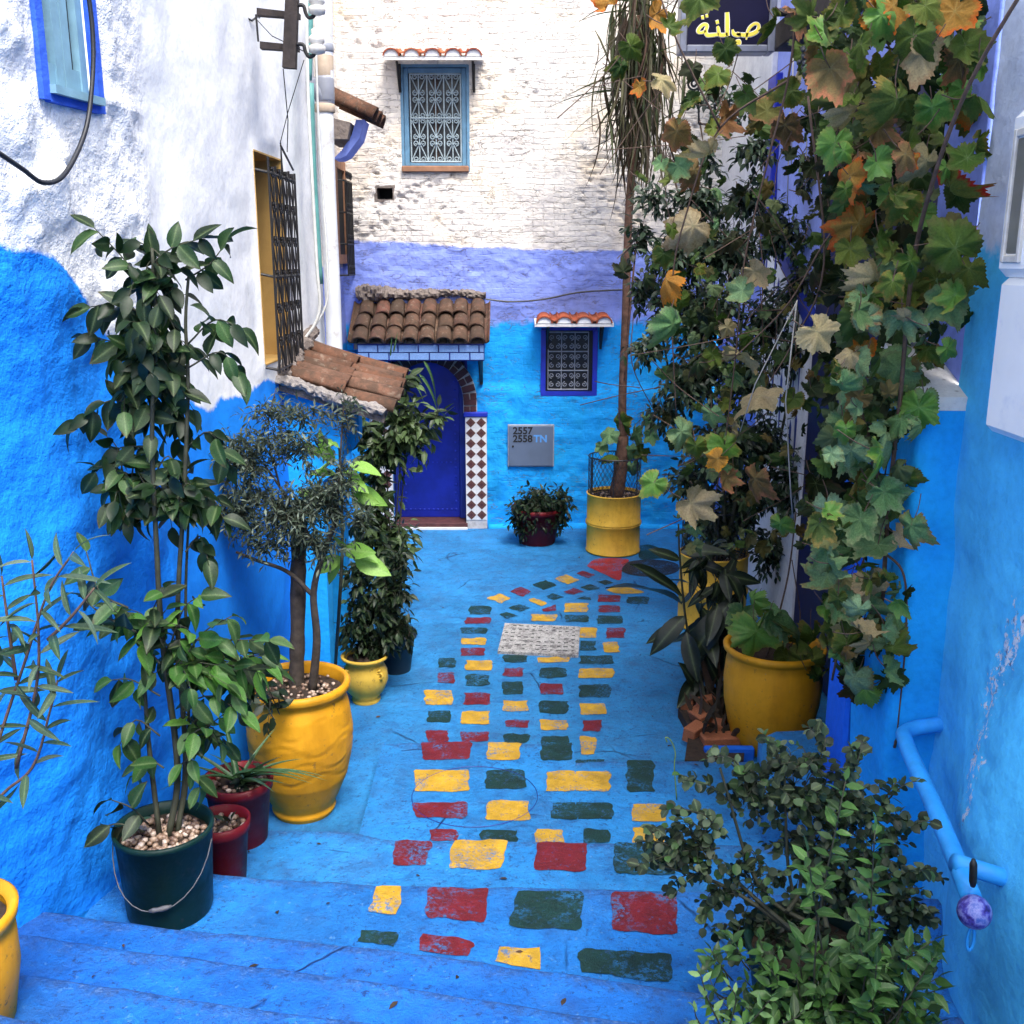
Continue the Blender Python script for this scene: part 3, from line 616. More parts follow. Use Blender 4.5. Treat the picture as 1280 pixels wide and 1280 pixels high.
fattr(lw.data, 'rough', .16+.84*rough*(1-.45*lowblue)); fattr(lw.data, 'band', Zg-zb+.05*fbm(Yg*3, Zg*3, 4, 3))
m = MB(); m.box(-2.6, -1.5, 8.3, 8.32, 0, 6.4); m.obj('end_wall', M['white'], left)
# upper window: blue painted surround, turquoise sashes, panes
win = MB()
def wy(y, z, off): return (float(xl(y))+off, y, z)
def slabq(mb, y0, y1, z0, z1, o0, o1):       # a board lying on the left wall
    V = [wy(y, z, o) for o in (o0, o1) for y, z in ((y0, z0), (y1, z0), (y1, z1), (y0, z1))]
    mb.add(V, [(0, 1, 2, 3), (7, 6, 5, 4), (0, 4, 5, 1), (1, 5, 6, 2), (2, 6, 7, 3), (3, 7, 4, 0)])
def tiltz(mb, k):                              # the window hangs crooked, as in the picture
    for V in mb.v: V[:, 2] += (V[:, 1]-4.26)*k
K = -.14
s_ = MB(); slabq(s_, UY0-.035, UY0+.008, UZ0-.045, 4.78, -.01, .022); slabq(s_, UY1-.008, UY1+.035, UZ0-.045, 4.78, -.01, .022); slabq(s_, UY0+.008, UY1-.008, UZ0-.05, UZ0+.008, -.01, .021); slabq(s_, UY0+.008, UY1-.008, 4.72, 4.8, -.01, .02)
tiltz(s_, 0); wn = s_.obj('upper_window', M['trim_blue'], left)
s_ = MB()
ym = (UY0+UY1)/2
for a, bb in ((UY0+.013, UY0+.06), (ym-.055, ym-.004), (ym+.004, ym+.055), (UY1-.06, UY1-.013)): slabq(s_, a, bb, UZ0+.011, 4.71, -.06, -.015)
for a, bb in ((UY0+.06, ym-.055), (ym+.055, UY1-.06)): slabq(s_, a, bb, UZ0+.011, UZ0+.10, -.055, -.02); slabq(s_, a, bb, 4.62, 4.71, -.055, -.02)
slabq(s_, UY0+.005, UY1-.005, UZ0-.02, UZ0+.0105, -.05, .045)
s_.obj('sash', M['frame_teal'], wn)
for a, bb in ((UY0+.05, ym-.05), (ym+.05, UY1-.05)):
    s_ = MB(); slabq(s_, a, bb, UZ0+.06, 4.70, -.05, -.045); s_.obj('pane', M['glass'], wn)
s_ = MB(); slabq(s_, UY0-.02, UY1+.02, UZ0-.05, 4.78, -.32, -.3); s_.obj('dark_interior', M['dark'], wn)
# grilled window with ochre reveals
gw = MB(); o0, o1 = -.30, .0
slabq(gw, GY1, GY1+.01, GZ0, GZ1, o0, .003); slabq(gw, GY0-.01, GY0, GZ0, GZ1, o0, .003); slabq(gw, GY0, GY1, GZ0-.01, GZ0, o0, .003); slabq(gw, GY0, GY1, GZ1, GZ1+.01, o0, .003)
gwin = gw.obj('grilled_window', M['ochre'], left)
s_ = MB(); slabq(s_, GY0-.05, GY1+.05, GZ0-.05, GZ1+.05, o0-.03, o0-.003); s_.obj('shutter', M['ochre'], gwin)
def spiral(c, r0, r1, a0, turns, ax, ay, n=16):
    t = np.linspace(0, 1, n); a = a0+turns*2*math.pi*t; r = r0+(r1-r0)*t
    return np.array([np.asarray(c)+rr*math.cos(aa)*np.asarray(ax)+rr*math.sin(aa)*np.asarray(ay) for rr, aa in zip(r, a)])
gr = MB(); gx = float(xl(6.58))+.075; ey = np.array([0, 1., 0]); ez = np.array([0, 0, 1.])
y0, y1 = GY0+.02, GY1+.12; z0, z1 = GZ0-.06, GZ1-.10
for z in (z0+.02, (z0+z1)/2-.02, z1-.02):
    gr.tube([(gx-.14, y0-.02, z+.03), (gx, y0, z), (gx, y1, z), (gx-.14, y1+.02, z+.02)], .009, 5)
nb = 5; yb = np.linspace(y0, y1, nb)
for y in yb: gr.tube([(gx, y, z0), (gx, y, z1+(.07 if abs(y-yb[0]) < .01 else .03))], .008, 5)
gr.tube([(gx, (y0+y1)/2, z1), (gx, (y0+y1)/2, z1+.2)], [.009, .003], 5)
gr.tube([(gx, (y0+y1)/2, z1+.17), (gx, y1-.03, z1+.05)], .007, 5)
for i in range(nb-1):
    ya, yb_ = yb[i], yb[i+1]; ymid = (ya+yb_)/2; gr.tube([(gx+.002, ymid, z0), (gx+.002, ymid, z1)], .005, 5)
    nz = 6; zz = np.linspace(z0, z1, nz+1)
    for k in range(nz):
        a_, b_ = zz[k], zz[k+1]
        if k % 2 == 0: gr.tube([(gx, ya, a_), (gx, ymid, b_)], .005, 5); gr.tube([(gx, yb_, a_), (gx, ymid, b_)], .005, 5)
        else: gr.tube([(gx, ymid, a_), (gx, ya, b_)], .005, 5); gr.tube([(gx, ymid, a_), (gx, yb_, b_)], .005, 5)
        for sg in (-1, 1): gr.tube(spiral((gx+.004, ymid+sg*.03, b_-.02), .028, .006, math.pi/2, sg*1.2, ey, ez, 10), .005, 4)
        gr.tube([(gx, ymid, b_-.02), (gx, ymid, b_+.02)], .013, 6)
gr.obj('window_grille', M['iron'], gwin)
# awning over the left doorway
EAVN, EAVF = on_y(480, 508, 6.75), on_y(499, 462, 7.75)
RDGN, RDGF = np.array([float(xl(6.75))-.0, 6.75, 0]), np.array([-1.52, 7.75, 0])
RDGN[2] = on_left(360, 462)[2]; RDGF[2] = on_left(382, 418)[2]
def bilin(u, v): return (RDGN*(1-u)+EAVN*u)*(1-v)+(RDGF*(1-u)+EAVF*u)*v       # u: ridge->eave, v: near->far
def frame_from(Yax, Zax):
    Yax = np.asarray(Yax, float)/np.linalg.norm(Yax); Zax = np.asarray(Zax, float); Zax = Zax-Yax*np.dot(Zax, Yax); Zax /= np.linalg.norm(Zax)
    Xax = np.cross(Yax, Zax); return Xax, Yax, Zax
def mat4(Xa, Ya, Za, p, s=1.0):
    return Matrix(((Xa[0]*s, Ya[0]*s, Za[0]*s, p[0]), (Xa[1]*s, Ya[1]*s, Za[1]*s, p[1]), (Xa[2]*s, Ya[2]*s, Za[2]*s, p[2]), (0, 0, 0, 1)))
def barrel_tile(name, mat, L, r0, r1, th=.014, n=8, up=True):
    V = []; Fc = []
    for j, (y, r) in enumerate(((0, r0), (L, r1))):
        for rr in (r, r-th):
            for k in range(n+1):
                a = math.pi*k/n; V.append((rr*math.cos(a), y, rr*math.sin(a)*(1 if up else -1)*.85))
    m_ = n+1
    for k in range(n):
        Fc += [(k, k+1, 2*m_+k+1, 2*m_+k), (m_+k, 3*m_+k, 3*m_+k+1, m_+k+1), (k, m_+k, m_+k+1, k+1), (2*m_+k, 2*m_+k+1, 3*m_+k+1, 3*m_+k)]
    Fc += [(0, 2*m_, 3*m_, m_), (n, m_+n, 3*m_+n, 2*m_+n)]
    me = new_mesh(name, V, Fc, mat)
    for i, p in enumerate(me.polygons): p.use_smooth = (i % 4) < 2
    return me
def rough_ridge(name, pts, rads, mat, parent, amp=.4, flat=.7):
    P = smooth_path(pts, 10); R = np.interp(np.linspace(0, 1, len(P)), np.linspace(0, 1, len(rads)), rads); V, Fc = tube_geo(P, R, 14)
    V = np.array(V); C = np.repeat(P, 14, axis=0); D = V-C; D[:, 2] *= flat
    nn = fbm(V[:, 0]*11, V[:, 1]*11, V[:, 2]*11, 4)+.5*vnoise(V[:, 0]*45, V[:, 1]*45, V[:, 2]*45); V = C+D*(1+amp*nn[:, None])
    m_ = MB(); m_.add(V, Fc); return m_.obj(name, mat, parent)
def tile_field(parent, fn, ncol, nrow, me, jit=.01, shade=None, lift=.0, over=1.18, meL=1.0, pan=None):
    """fn(u,v): u from ridge to eave, v along the eave"""
    for c in range(ncol):
        v = (c+.5)/ncol
        for r in range(nrow):
            p0, p1 = fn(r/nrow, v), fn((r+1)/nrow, v)
            nrm = np.cross(fn(.5, 1)-fn(.5, 0), fn(1, v)-fn(0, v)); nrm /= np.linalg.norm(nrm)
            if nrm[2] < 0: nrm = -nrm
            Ya = p1-p0; Ln = np.linalg.norm(Ya); Ya = Ya/Ln
            Ya = Ya+rng.normal(0, .025, 3); nn = nrm - .10*Ya
            p = p0 + nrm*(.012*(nrow-r)*0+lift+rng.normal(0, .004)) + rng.normal(0, jit*.5, 3)
            Xa, Yb, Za = frame_from(Ya + nrm*.07, nrm)
            inst('roof_tile', me, mat4(Xa, Yb, Za, p-nrm*.0, Ln*over/meL), parent)
aw = MB()
P = [bilin(u, v) for u, v in ((0, -.04), (1.0, -.04), (1.0, 1), (0, 1))]
aw.add([p+np.array([0, 0, -.035]) for p in P]+[p+np.array([0, 0, -.10]) for p in P], [(0, 1, 2, 3), (7, 6, 5, 4), (0, 4, 5, 1), (1, 5, 6, 2), (2, 6, 7, 3), (3, 7, 4, 0)])
awning = aw.obj('doorway_awning', M['grimy'], left)
t_orange = barrel_tile('roof_tile', M['tile_orange'], .30, .048, .056)
tile_field(awning, bilin, 6, 2, t_orange, .035, lift=-.028, meL=.30, over=1.2)
aw = MB()                                       # whitish mortar verge along the near side and at the wall
pv = [bilin(u, -.05+.02*math.sin(u*9))+np.array([0, -.02, -.02]) for u in np.linspace(-.02, 1.02, 9)]
rough_ridge('mortar_verge', pv, [.04, .05, .035, .052, .04, .05, .032, .048, .03], M['oldmortar'], awning, .7)
aw = MB(); pv = [bilin(.02, v)+np.array([0, 0, .015]) for v in np.linspace(-.05, 1.02, 9)]
rough_ridge('ridge_mortar', pv, [.06, .07, .055, .075, .055, .07, .06, .07, .06], M['grimy'], awning, .7)
# rounded blue wing wall carrying the awning
ww = MB(); pts = []
xr = EAVN[0]-.30; zt = EAVN[2]+.10
prof = [(float(xl(6.8))-.05, 0), (xr-.14, 0), (xr-.14, zt-.62), (xr-.06, zt-.56), (xr-.005, zt-.48), (xr, zt-.40), (xr, zt-.18), (xr-.1, zt-.10), (float(xl(6.8))-.05, zt+.16)]
ww.prism(prof, 6.80, 7.0); ww.obj('wing_wall', M['skyblue'], left)
ww = MB(); ww.prism(prof, 7.6, 7.78); ww.obj('wing_wall', M['skyblue'], left)
ww = MB(); ww.box(-1.515, -1.46, 7.005, 7.595, 0, 1.95, .004); ww.obj('doorway_door', M['door'], left)

# ================================================================== NARROW HOUSE behind it
nh = thing('narrow_house', 'narrow white and blue house behind the drainpipe with tile capped bracket', 'house', (-1.95, 10.2, 0))
ys = np.arange(8.32, 11.95, .05); zs = np.arange(-.05, 6.5, .05)
Yg, Zg = np.meshgrid(ys, zs, indexing='ij'); Xg = -1.90+.02*fbm(Yg*2, Zg*2, 1, 4)
nw = mobj('wall', np.stack([Xg, Yg, Zg], -1).reshape(-1, 3), grid_faces(len(ys), len(zs)), M['back_wall'], nh, True)
fattr(nw.data, 'band', Zg-3.05+.03*fbm(Yg*3, Zg*2, 0)); fattr(nw.data, 'band2', Zg-2.2)
wp0 = on_x(418, 205, -1.86); wp1 = on_x(437, 330, -1.86)
wa, wb_ = on_x(416, 200, -1.86)[1], on_x(430, 200, -1.86)[1]
za, zb_ = on_x(424, 330, -1.86)[2], on_x(424, 200, -1.86)[2]
s_ = MB(); s_.box(-1.885, -1.84, wa, wa+.14, za, zb_, .006); s_.box(-1.885, -1.84, wb_-.1, wb_, za, zb_, .006); s_.box(-1.885, -1.842, wa+.14, wb_-.1, zb_-.1, zb_-.002); s_.box(-1.885, -1.842, wa+.14, wb_-.1, za+.002, za+.1)
sw = s_.obj('side_window', M['wood_frame'], nh)
s_ = MB(); s_.box(-1.884, -1.87, wa+.13, wb_-.09, za+.05, zb_-.05); s_.obj('pane', M['dark'], sw)
s_ = MB(); gy0, gy1 = wa+.25, wb_+.15; gz0, gz1 = za-.12, zb_-.22
for y in np.linspace(gy0, gy1, 7): s_.tube([(-1.78, y, gz0), (-1.78, y, gz1)], .010, 5)
for z in np.linspace(gz0, gz1, 4):
    s_.tube([(-1.88, gy0-.02, z), (-1.78, gy0, z), (-1.78, gy1, z), (-1.88, gy1+.02, z)], .010, 5)
    for y in np.linspace(gy0, gy1, 7)[:-1]: s_.tube(spiral((-1.775, y+.06, z+.06), .05, .01, 0, 1.3, ey, ez, 10), .007, 4)
s_.obj('window_grille', M['iron'], sw)
# tile capped bracket sticking out towards the back wall
bp = on_y(418, 118, 10.6); be = on_y(470, 142, 10.6)
br = MB(); c = [on_y(414, 150, 10.6), on_y(444, 158, 10.6), on_y(440, 178, 10.6), on_y(414, 178, 10.6)]
br.prism([(p[0], p[2]) for p in c], 10.3, 11.1); brk = br.obj('roof_bracket', M['grimy'], nh)
br = MB(); q = [on_y(x, y, 10.6) for x, y in ((448, 152), (458, 152), (452, 175), (436, 196), (428, 200), (420, 200), (430, 190), (442, 172))]
br.prism([(p[0], p[2]) for p in q], 10.45, 10.8); br.obj('bracket_arm', M['lav'], brk)
t_brk = barrel_tile('roof_tile', M['tile_orange'], 1.0, .17, .17, .03)
for k, yy in enumerate((10.42, 10.72, 11.0)):
    dv = be-bp; Ln = np.linalg.norm(dv); Xa, Ya, Za = frame_from(dv, (0, 0, 1.)); p = bp.copy(); p[1] = yy; p[2] += -.08
    o = inst('roof_tile', t_brk, mat4(Xa, Ya, Za, p-Ya*.05, 1), brk); o.matrix_basis = o.matrix_basis @ Matrix.Diagonal((.85, Ln+.05, .85, 1))
# ================================================================== BACK HOUSE
YB = 11.9
back = thing('back_house', 'whitewashed house closing the courtyard with lavender band and blue door', 'house', (0, YB, 0))
w1 = [on_y(503, 84, YB), on_y(584, 211, YB)]; w2 = [on_y(680, 413, YB), on_y(742, 491, YB)]; hol = [on_y(471, 235, YB), on_y(491, 249, YB)]
dr = [on_y(488, 452, YB), on_y(583, 657, YB)]
def hb(w): return (w[0][0], w[1][0], w[1][2], w[0][2])
holes = [hb(w1), hb(w2), hb(hol), (dr[0][0], dr[1][0], -.1, dr[0][2])]
ex = sum([[h[0], h[1]] for h in holes], []); ez_ = sum([[h[2], h[3]] for h in holes], [])
xs = np.unique(np.round(np.concatenate([np.arange(-2.1, 2.75, .018), ex]), 4)); zs = np.unique(np.round(np.concatenate([np.arange(-.1, 6.6, .018), ez_]), 4))
Xg, Zg = np.meshgrid(xs, zs, indexing='ij')
wob = Zg+.03*fbm(Xg*1.5, Zg*1.5, 7, 3); row = np.floor(wob/.075); fr = wob/.075-row
off = _V[(row.astype(int)*7) & 255]; bl = Xg/.26+off*3+.15*fbm(Xg*3, Zg*3, 3, 2); col = np.floor(bl); fc = bl-col
stone = _V[_P[(_P[row.astype(int) & 255]+col.astype(int)) & 255]]
edge = np.minimum(np.minimum(fr, 1-fr)*.075, np.minimum(fc, 1-fc)*.26)
mask = sstep(-.1, .35, fbm(Xg*.9, Zg*1.2, 11, 3)+.12)*sstep(3.0, 3.5, Zg)
pit = np.maximum(0, fbm(Xg*12, Zg*24, 2, 3)-.27)
d = .018*fbm(Xg*1.2, Zg*1.2, 0, 3) + .004*fbm(Xg*8, Zg*11, 6, 3)
d += mask*(.004*stone - .006*sstep(.014, .0, edge)*sstep(-.2, .3, fbm(Xg*5, Zg*5, 21, 2))) - .09*pit*(.2+.8*mask)*sstep(2.9, 3.4, Zg)
d += sstep(3.35, 3.2, Zg)*sstep(2.7, 2.95, Zg)*.014*fbm(Xg*9, Zg*13, 9, 3)              # rough lavender band
d += sstep(1.75, 1.6, Zg)*(.035+.016*fbm(Xg*7, Zg*9, 19, 3))                               # thicker rough base
for h in holes:
    dx = np.maximum(np.maximum(h[0]-Xg, Xg-h[1]), 0); dz = np.maximum(np.maximum(h[2]-Zg, Zg-h[3]), 0); d = d*(.15+.85*sstep(0, .06, np.hypot(dx, dz)))
xc, zc = (xs[:-1]+xs[1:])/2, (zs[:-1]+zs[1:])/2; XC, ZC_ = np.meshgrid(xc, zc, indexing='ij'); keep = np.ones(XC.shape, bool)
for h in holes: keep &= ~((XC > h[0]) & (XC < h[1]) & (ZC_ > h[2]) & (ZC_ < h[3]))
bw = mobj('wall', np.stack([Xg, YB-d, Zg], -1).reshape(-1, 3), grid_faces(len(xs), len(zs), keep)[:, ::-1], M['back_wall'], back, True)
fattr(bw.data, 'band', Zg-np.interp(Xg, [-2, -1.2, -.8, 0, 2], [3.33, 3.32, 3.26, 3.22, 3.2])+.03*fbm(Xg*3, Zg*3, 4, 3))
fattr(bw.data, 'band2', (Zg-2.42+.06*fbm(Xg*2, Zg*2, 14, 3))*.35)
def box_part(name, mat, parent, *a, **k): m = MB(); m.box(*a, **k); return m.obj(name, mat, parent)
def reveal(name, h, dep, mat, parent, bmat):
    m = MB(); x0, x1, z0, z1 = h; t = .03
    m.box(x0-t, x0-.0005, YB-.004, YB+dep, z0-t, z1+t); m.box(x1+.0005, x1+t, YB-.004, YB+dep, z0-t, z1+t); m.box(x0, x1, YB-.003, YB+dep, z1+.0005, z1+t); m.box(x0, x1, YB-.003, YB+dep, z0-t, z0-.0005)
    o = m.obj(name, mat, parent)
    m = MB(); m.box(x0-t, x1+t, YB+dep+.001, YB+dep+.02, z0-t, z1+t); m.obj('dark_interior', bmat, o); return o
ex_, ez3 = np.array([1., 0, 0]), np.array([0, 0, 1.])
def heart_grille(x0, x1, z0, z1, y, nc, nr, mat, parent, r=.009):
    g_ = MB(); cw = (x1-x0)/nc; ch = (z1-z0)/nr
    for i in range(nc+1): g_.tube([(x0+i*cw, y, z0), (x0+i*cw, y, z1)], r, 5)
    for k in range(nr+1): g_.tube([(x0, y-.004, z0+k*ch), (x1, y-.004, z0+k*ch)], r*1.2, 5)
    for i in range(nc):
        xm = x0+(i+.5)*cw; g_.tube([(xm, y-.002, z0), (xm, y-.002, z1)], r*.8, 5)
        for k in range(nr):
            za, zb = z0+k*ch, z0+(k+1)*ch; zm = (za+zb)/2
            for sg in (-1, 1):
                g_.tube([(xm+sg*cw*.46, y, za+.02), (xm, y, zm-ch*.07)], r*.75, 4); g_.tube([(xm+sg*cw*.46, y, zb-.02), (xm, y, zm+ch*.07)], r*.75, 4)
                for zz, s2 in ((zm+ch*.07, 1), (zm-ch*.07, -1), (za+ch*.06, -1), (zb-ch*.06, 1)):
                    g_.tube(spiral((xm+sg*cw*.2, y-.004, zz+s2*.0), cw*.17, cw*.04, math.pi/2*s2+ (0 if sg > 0 else 0), -sg*s2*1.25, ex_, ez3, 12), r*.75, 4)
            for zz in (zm-ch*.08, zm+ch*.08): g_.tube([(xm, y-.004, zz-.012), (xm, y-.004, zz+.012)], r*1.9, 6)
    return g_.obj('grille', mat, parent)
def circle_grille(x0, x1, z0, z1, y, nc, nr, mat, parent, r=.006):
    g_ = MB(); cw = (x1-x0)/nc; ch = (z1-z0)/nr
    for i in range(nc+1): g_.tube([(x0+i*cw, y, z0), (x0+i*cw, y, z1)], r, 5)
    for k in range(nr+1): g_.tube([(x0, y-.003, z0+k*ch), (x1, y-.003, z0+k*ch)], r*1.3, 5)
    for i in range(nc):
        for k in range(nr):
            for sx in (-1, 1):
                for sz in (-1, 1):
                    c_ = (x0+(i+.5)*cw+sx*cw*.23, y-.003, z0+(k+.5)*ch+sz*ch*.23)
                    g_.tube(spiral(c_, cw*.21, cw*.05, -sz*math.pi/2, sx*sz*1.3, ex_, ez3, 12), r*.85, 4)
    return g_.obj('grille', mat, parent)
# upper window
h = hb(w1); uwn = reveal('upper_window', h, .16, M['frame_blue'], back, M['curtain'])
x0, x1, z0, z1 = h; m = MB(); f = .055
m.box(x0+.001, x0+f, YB+.02, YB+.07, z0+.03, z1-.001, .006); m.box(x1-f, x1-.001, YB+.02, YB+.07, z0+.03, z1-.001, .006); m.box(x0+f, x1-f, YB+.022, YB+.068, z1-f, z1-.002, .006); m.box(x0+f, x1-f, YB+.022, YB+.068, z0+.03, z0+.07, .006)
m.obj('frame', M['frame_blue'], uwn)
heart_grille(x0+f+.02, x1-f-.01, z0+.075, z1-f-.01, YB+.03, 3, 2, M['iron_pale'], uwn)
box_part('pane', M['glass'], uwn, x0+f, x1-f, YB+.10, YB+.105, z0+.05, z1-f)
box_part('mullion', M['curtain'], uwn, (x0+x1)/2-.02, (x0+x1)/2+.03, YB+.085, YB+.098, z0+.07, z1-f)
box_part('sill', M['wood_frame'], uwn, x0-.03, x1+.02, YB-.05, YB+.02, z0-.035, z0+.028, b=.008)
# lower window
h = hb(w2); lwn = reveal('lower_window', h, .12, M['cap_blue'], back, M['dark']); x0, x1, z0, z1 = h
m = MB(); m.box(x0-.035, x0+.02, YB-.03, YB+.02, z0-.03, z1); m.box(x1-.02, x1+.035, YB-.03, YB+.02, z0-.03, z1); m.box(x0+.02, x1-.02, YB-.028, YB+.02, z0-.031, z0+.02); m.obj('frame', M['cap_blue'], lwn)
circle_grille(x0+.05, x1-.07, z0+.04, z1-.02, YB+.0, 3, 3, M['iron_grey'], lwn)
box_part('pane', M['glass'], lwn, x0, x1, YB+.08, YB+.085, z0, z1)
# vent hole
reveal('vent_hole', hb(hol), .25, M['grimy'], back, M['dark'])
# window hoods with half round tiles
def hood(pxl, pxr, pyt, pyb, proj, ncol, label):
    pe = [on_y(pxl, pyb, YB-proj), on_y(pxr, pyb, YB-proj)]; zt = on_y(pxl, pyt, YB-.02)[2]
    xl_, xr_ = pe[0][0], pe[1][0]; ze = pe[0][2]
    m = MB(); m.prism([(YB-.03, zt-.09), (YB-proj+.01, ze-.005), (YB-proj+.01, ze+.028), (YB-.03, zt-.06)], xl_+.005, xr_-.005, 'x'); o = m.obj('window_hood', M['whitecrack'], back)
    fn = lambda u, v: np.array([xl_+(xr_-xl_)*v, YB-.03-(proj-.03)*u, (zt-.045)*(1-u)+(ze+.045)*u])
    wd = (xr_-xl_)/ncol; me = barrel_tile('roof_tile', M['tile_red'], .30, wd*.36, wd*.42, .016)
    for c in range(ncol):
        p0, p1 = fn(0, (c+.5)/ncol), fn(1.02, (c+.5)/ncol); Xa, Ya, Za = frame_from(p1-p0, (0, -.2, 1.)); Ln = np.linalg.norm(p1-p0)
        q = inst('roof_tile', me, mat4(Xa, Ya, Za, p0-.01*Za, 1), o); q.matrix_basis = q.matrix_basis @ Matrix.Diagonal((1, Ln/.30, 1, 1))
        r_ = wd*.375; mm = MB(); cx = p1[0]
        arc = [(cx+r_*math.cos(a), p1[2]-.012+r_*.85*math.sin(a)) for a in np.linspace(0, math.pi, 10)]
        mm.prism(arc, p1[1]+.012, p1[1]+.06); mm.obj('mortar_plug', M['white'], o)
    mp = barrel_tile('pan_tile', M['tile_red'], .30, wd*.22, wd*.24, .016, up=False)
    for c in range(1, ncol):
        p0, p1 = fn(0, c/ncol), fn(1.03, c/ncol); Xa, Ya, Za = frame_from(p1-p0, (0, -.2, 1.)); Ln = np.linalg.norm(p1-p0)
        q = inst('pan_tile', mp, mat4(Xa, Ya, Za, p0+.055*Za, 1), o); q.matrix_basis = q.matrix_basis @ Matrix.Diagonal((1, Ln/.30, 1, 1))
    for x in (xl_+.16, xr_-.12):
        m = MB(); m.tube([(x, YB-.01, ze-.27), (x, YB-.03, ze-.26), (x, YB-proj+.06, ze-.012)], .014, 5); m.tube([(x, YB-.02, ze-.28), (x, YB-.02, ze+.01)], .016, 5); m.obj('hood_bracket', M['iron'], o)
    return o
hood(476, 605, 62, 74, .34, 5, 'u'); hood(668, 768, 391, 408, .36, 4, 'l')
# door canopy
cl, cr = on_y(441, 428, 11.25), on_y(606, 428, 11.25); ze = on_y(520, 425, 11.25)[2]; zt = on_y(520, 376, 11.8)[2]; XL, XR = cl[0], cr[0]
can = box_part('door_canopy', M['cap_blue'], back, XL, XR-.005, 11.27, YB-.005, ze-.10, ze-.035, b=.004)
fn = lambda u, v: np.array([XL+(XR-XL)*v, 11.82-.60*u, (zt-.02)*(1-u)+(ze-.012)*u])
m = MB(); m.prism([(YB, zt-.05), (11.25, ze-.03), (11.25, ze-.1), (YB, ze-.1)], XL+.01, XR-.01, 'x'); m.obj('roof_bed', M['grimy'], can)
wd = (XR-XL)/8; t_old = barrel_tile('roof_tile', M['tile_old'], .25, wd*.43, wd*.50, .016); t_pan = barrel_tile('pan_tile', M['tile_old'], .72, wd*.30, wd*.30, .016, up=False)
for c in range(8):
    for r in range(3):
        p0, p1 = fn(r/3, (c+.5)/8), fn((r+1)/3, (c+.5)/8); Ya = p1-p0; Ln = np.linalg.norm(Ya)
        Xa, Yb, Za = frame_from(Ya/Ln+np.array([rng.normal(0, .03), 0, .10]), (0, -.5, 1.)); q = inst('roof_tile', t_old, mat4(Xa, Yb, Za, p0+Za*(-.012)+rng.normal(0, .006, 3), 1), can)
        q.matrix_basis = q.matrix_basis @ Matrix.Diagonal((1, Ln*1.2/.25, 1, 1))
for c in range(9):
    p0, p1 = fn(0, c/8), fn(1.01, c/8); Xa, Yb, Za = frame_from(p1-p0, (0, -.5, 1.)); inst('pan_tile', t_pan, mat4(Xa, Yb, Za, p0+Za*.02, 1), can)
m = MB(); pts = [(XL-.02+(XR-XL+.02)*t, YB-.03-.04*math.sin(t*7)*.3, zt+.075+.012*math.sin(t*11)) for t in np.linspace(0, 1, 14)]
rough_ridge('mortar_ledge', pts, [.10, .13, .12, .10, .085, .075, .07, .065, .06, .065, .06, .06, .055, .05], M['grimy'], can, .7)
# fascia of pale blue bricks, two courses
fz1 = ze-.055; bh = .072; me_b = MB().box(-.5, .5, -.5, .5, -.5, .5, .03)
bm_ = new_mesh('brick', np.concatenate(me_b.v), me_b.f, M['brick_blue'])
box_part('fascia', M['navy'], can, XL+.05, XR-.005, 11.235, 11.265, fz1-2*bh-.025, fz1+.015)
for r in range(2):
    x = XL+.06-(.1 if r else 0)
    while x < XR-.02:
        a, b_ = max(x, XL+.055), min(x+.205, XR-.012)
        if b_-a > .03: inst('brick', bm_, Matrix.Translation(((a+b_)/2, 11.232, fz1-bh*(r+.5)-.012*r)) @ Matrix.Diagonal((b_-a, .03+rng.uniform(0, .006), bh, 1)), can)
        x += .22
m = MB(); m.tube([(XR-.06, YB-.02, ze-.52), (XR-.06, 11.75, ze-.42), (XR-.06, 11.35, ze-.2)], .022, 5); m.tube([(XR-.06, YB-.02, ze-.56), (XR-.06, YB-.02, ze-.2)], .022, 5); m.obj('canopy_bracket', M['iron'], can)
# doorway: recessed door, arch of dark bricks, tiled pilasters
x0, x1, _, ztop = holes[3]; x0 -= .0
dwy = reveal('doorway', (x0, x1, -.05, ztop), .28, M['navy'], back, M['dark'])
zd0 = .07
m = MB(); m.box(x0+.06, x1-.08, YB+.20, YB+.25, zd0, ztop, .004); door = m.obj('door', M['door'], dwy)
m = MB()
for z in np.linspace(zd0+.1, ztop-.15, 17):
    for x in (x0+.12, x1-.13): m.box(x-.012, x+.012, YB+.188, YB+.2, z-.012, z+.012, .004)
for x in np.linspace(x0+.12, x1-.13, 12):
    for z in (zd0+.1, .75): m.box(x-.010, x+.010, YB+.189, YB+.2, z-.01, z+.01, .004)
m.obj('door_studs', M['cap_blue'], dwy)['kind'] = 'stuff'
m = MB(); m.box(x1-.078, x1-.002, YB+.14, YB+.24, zd0, ztop, .006); m.box(x0+.002, x0+.058, YB+.14, YB+.24, zd0, ztop, .006); m.obj('door_frame', M['navy'], dwy)
box_part('threshold', M['brick_dark'], dwy, x0-.04, x1+.02, YB-.10, YB+.26, -.02, zd0-.003, b=.006)
box_part('threshold_edge', M['tile_white'], dwy, x0-.04, x1+.02, YB-.125, YB-.101, -.02, .025, b=.004)
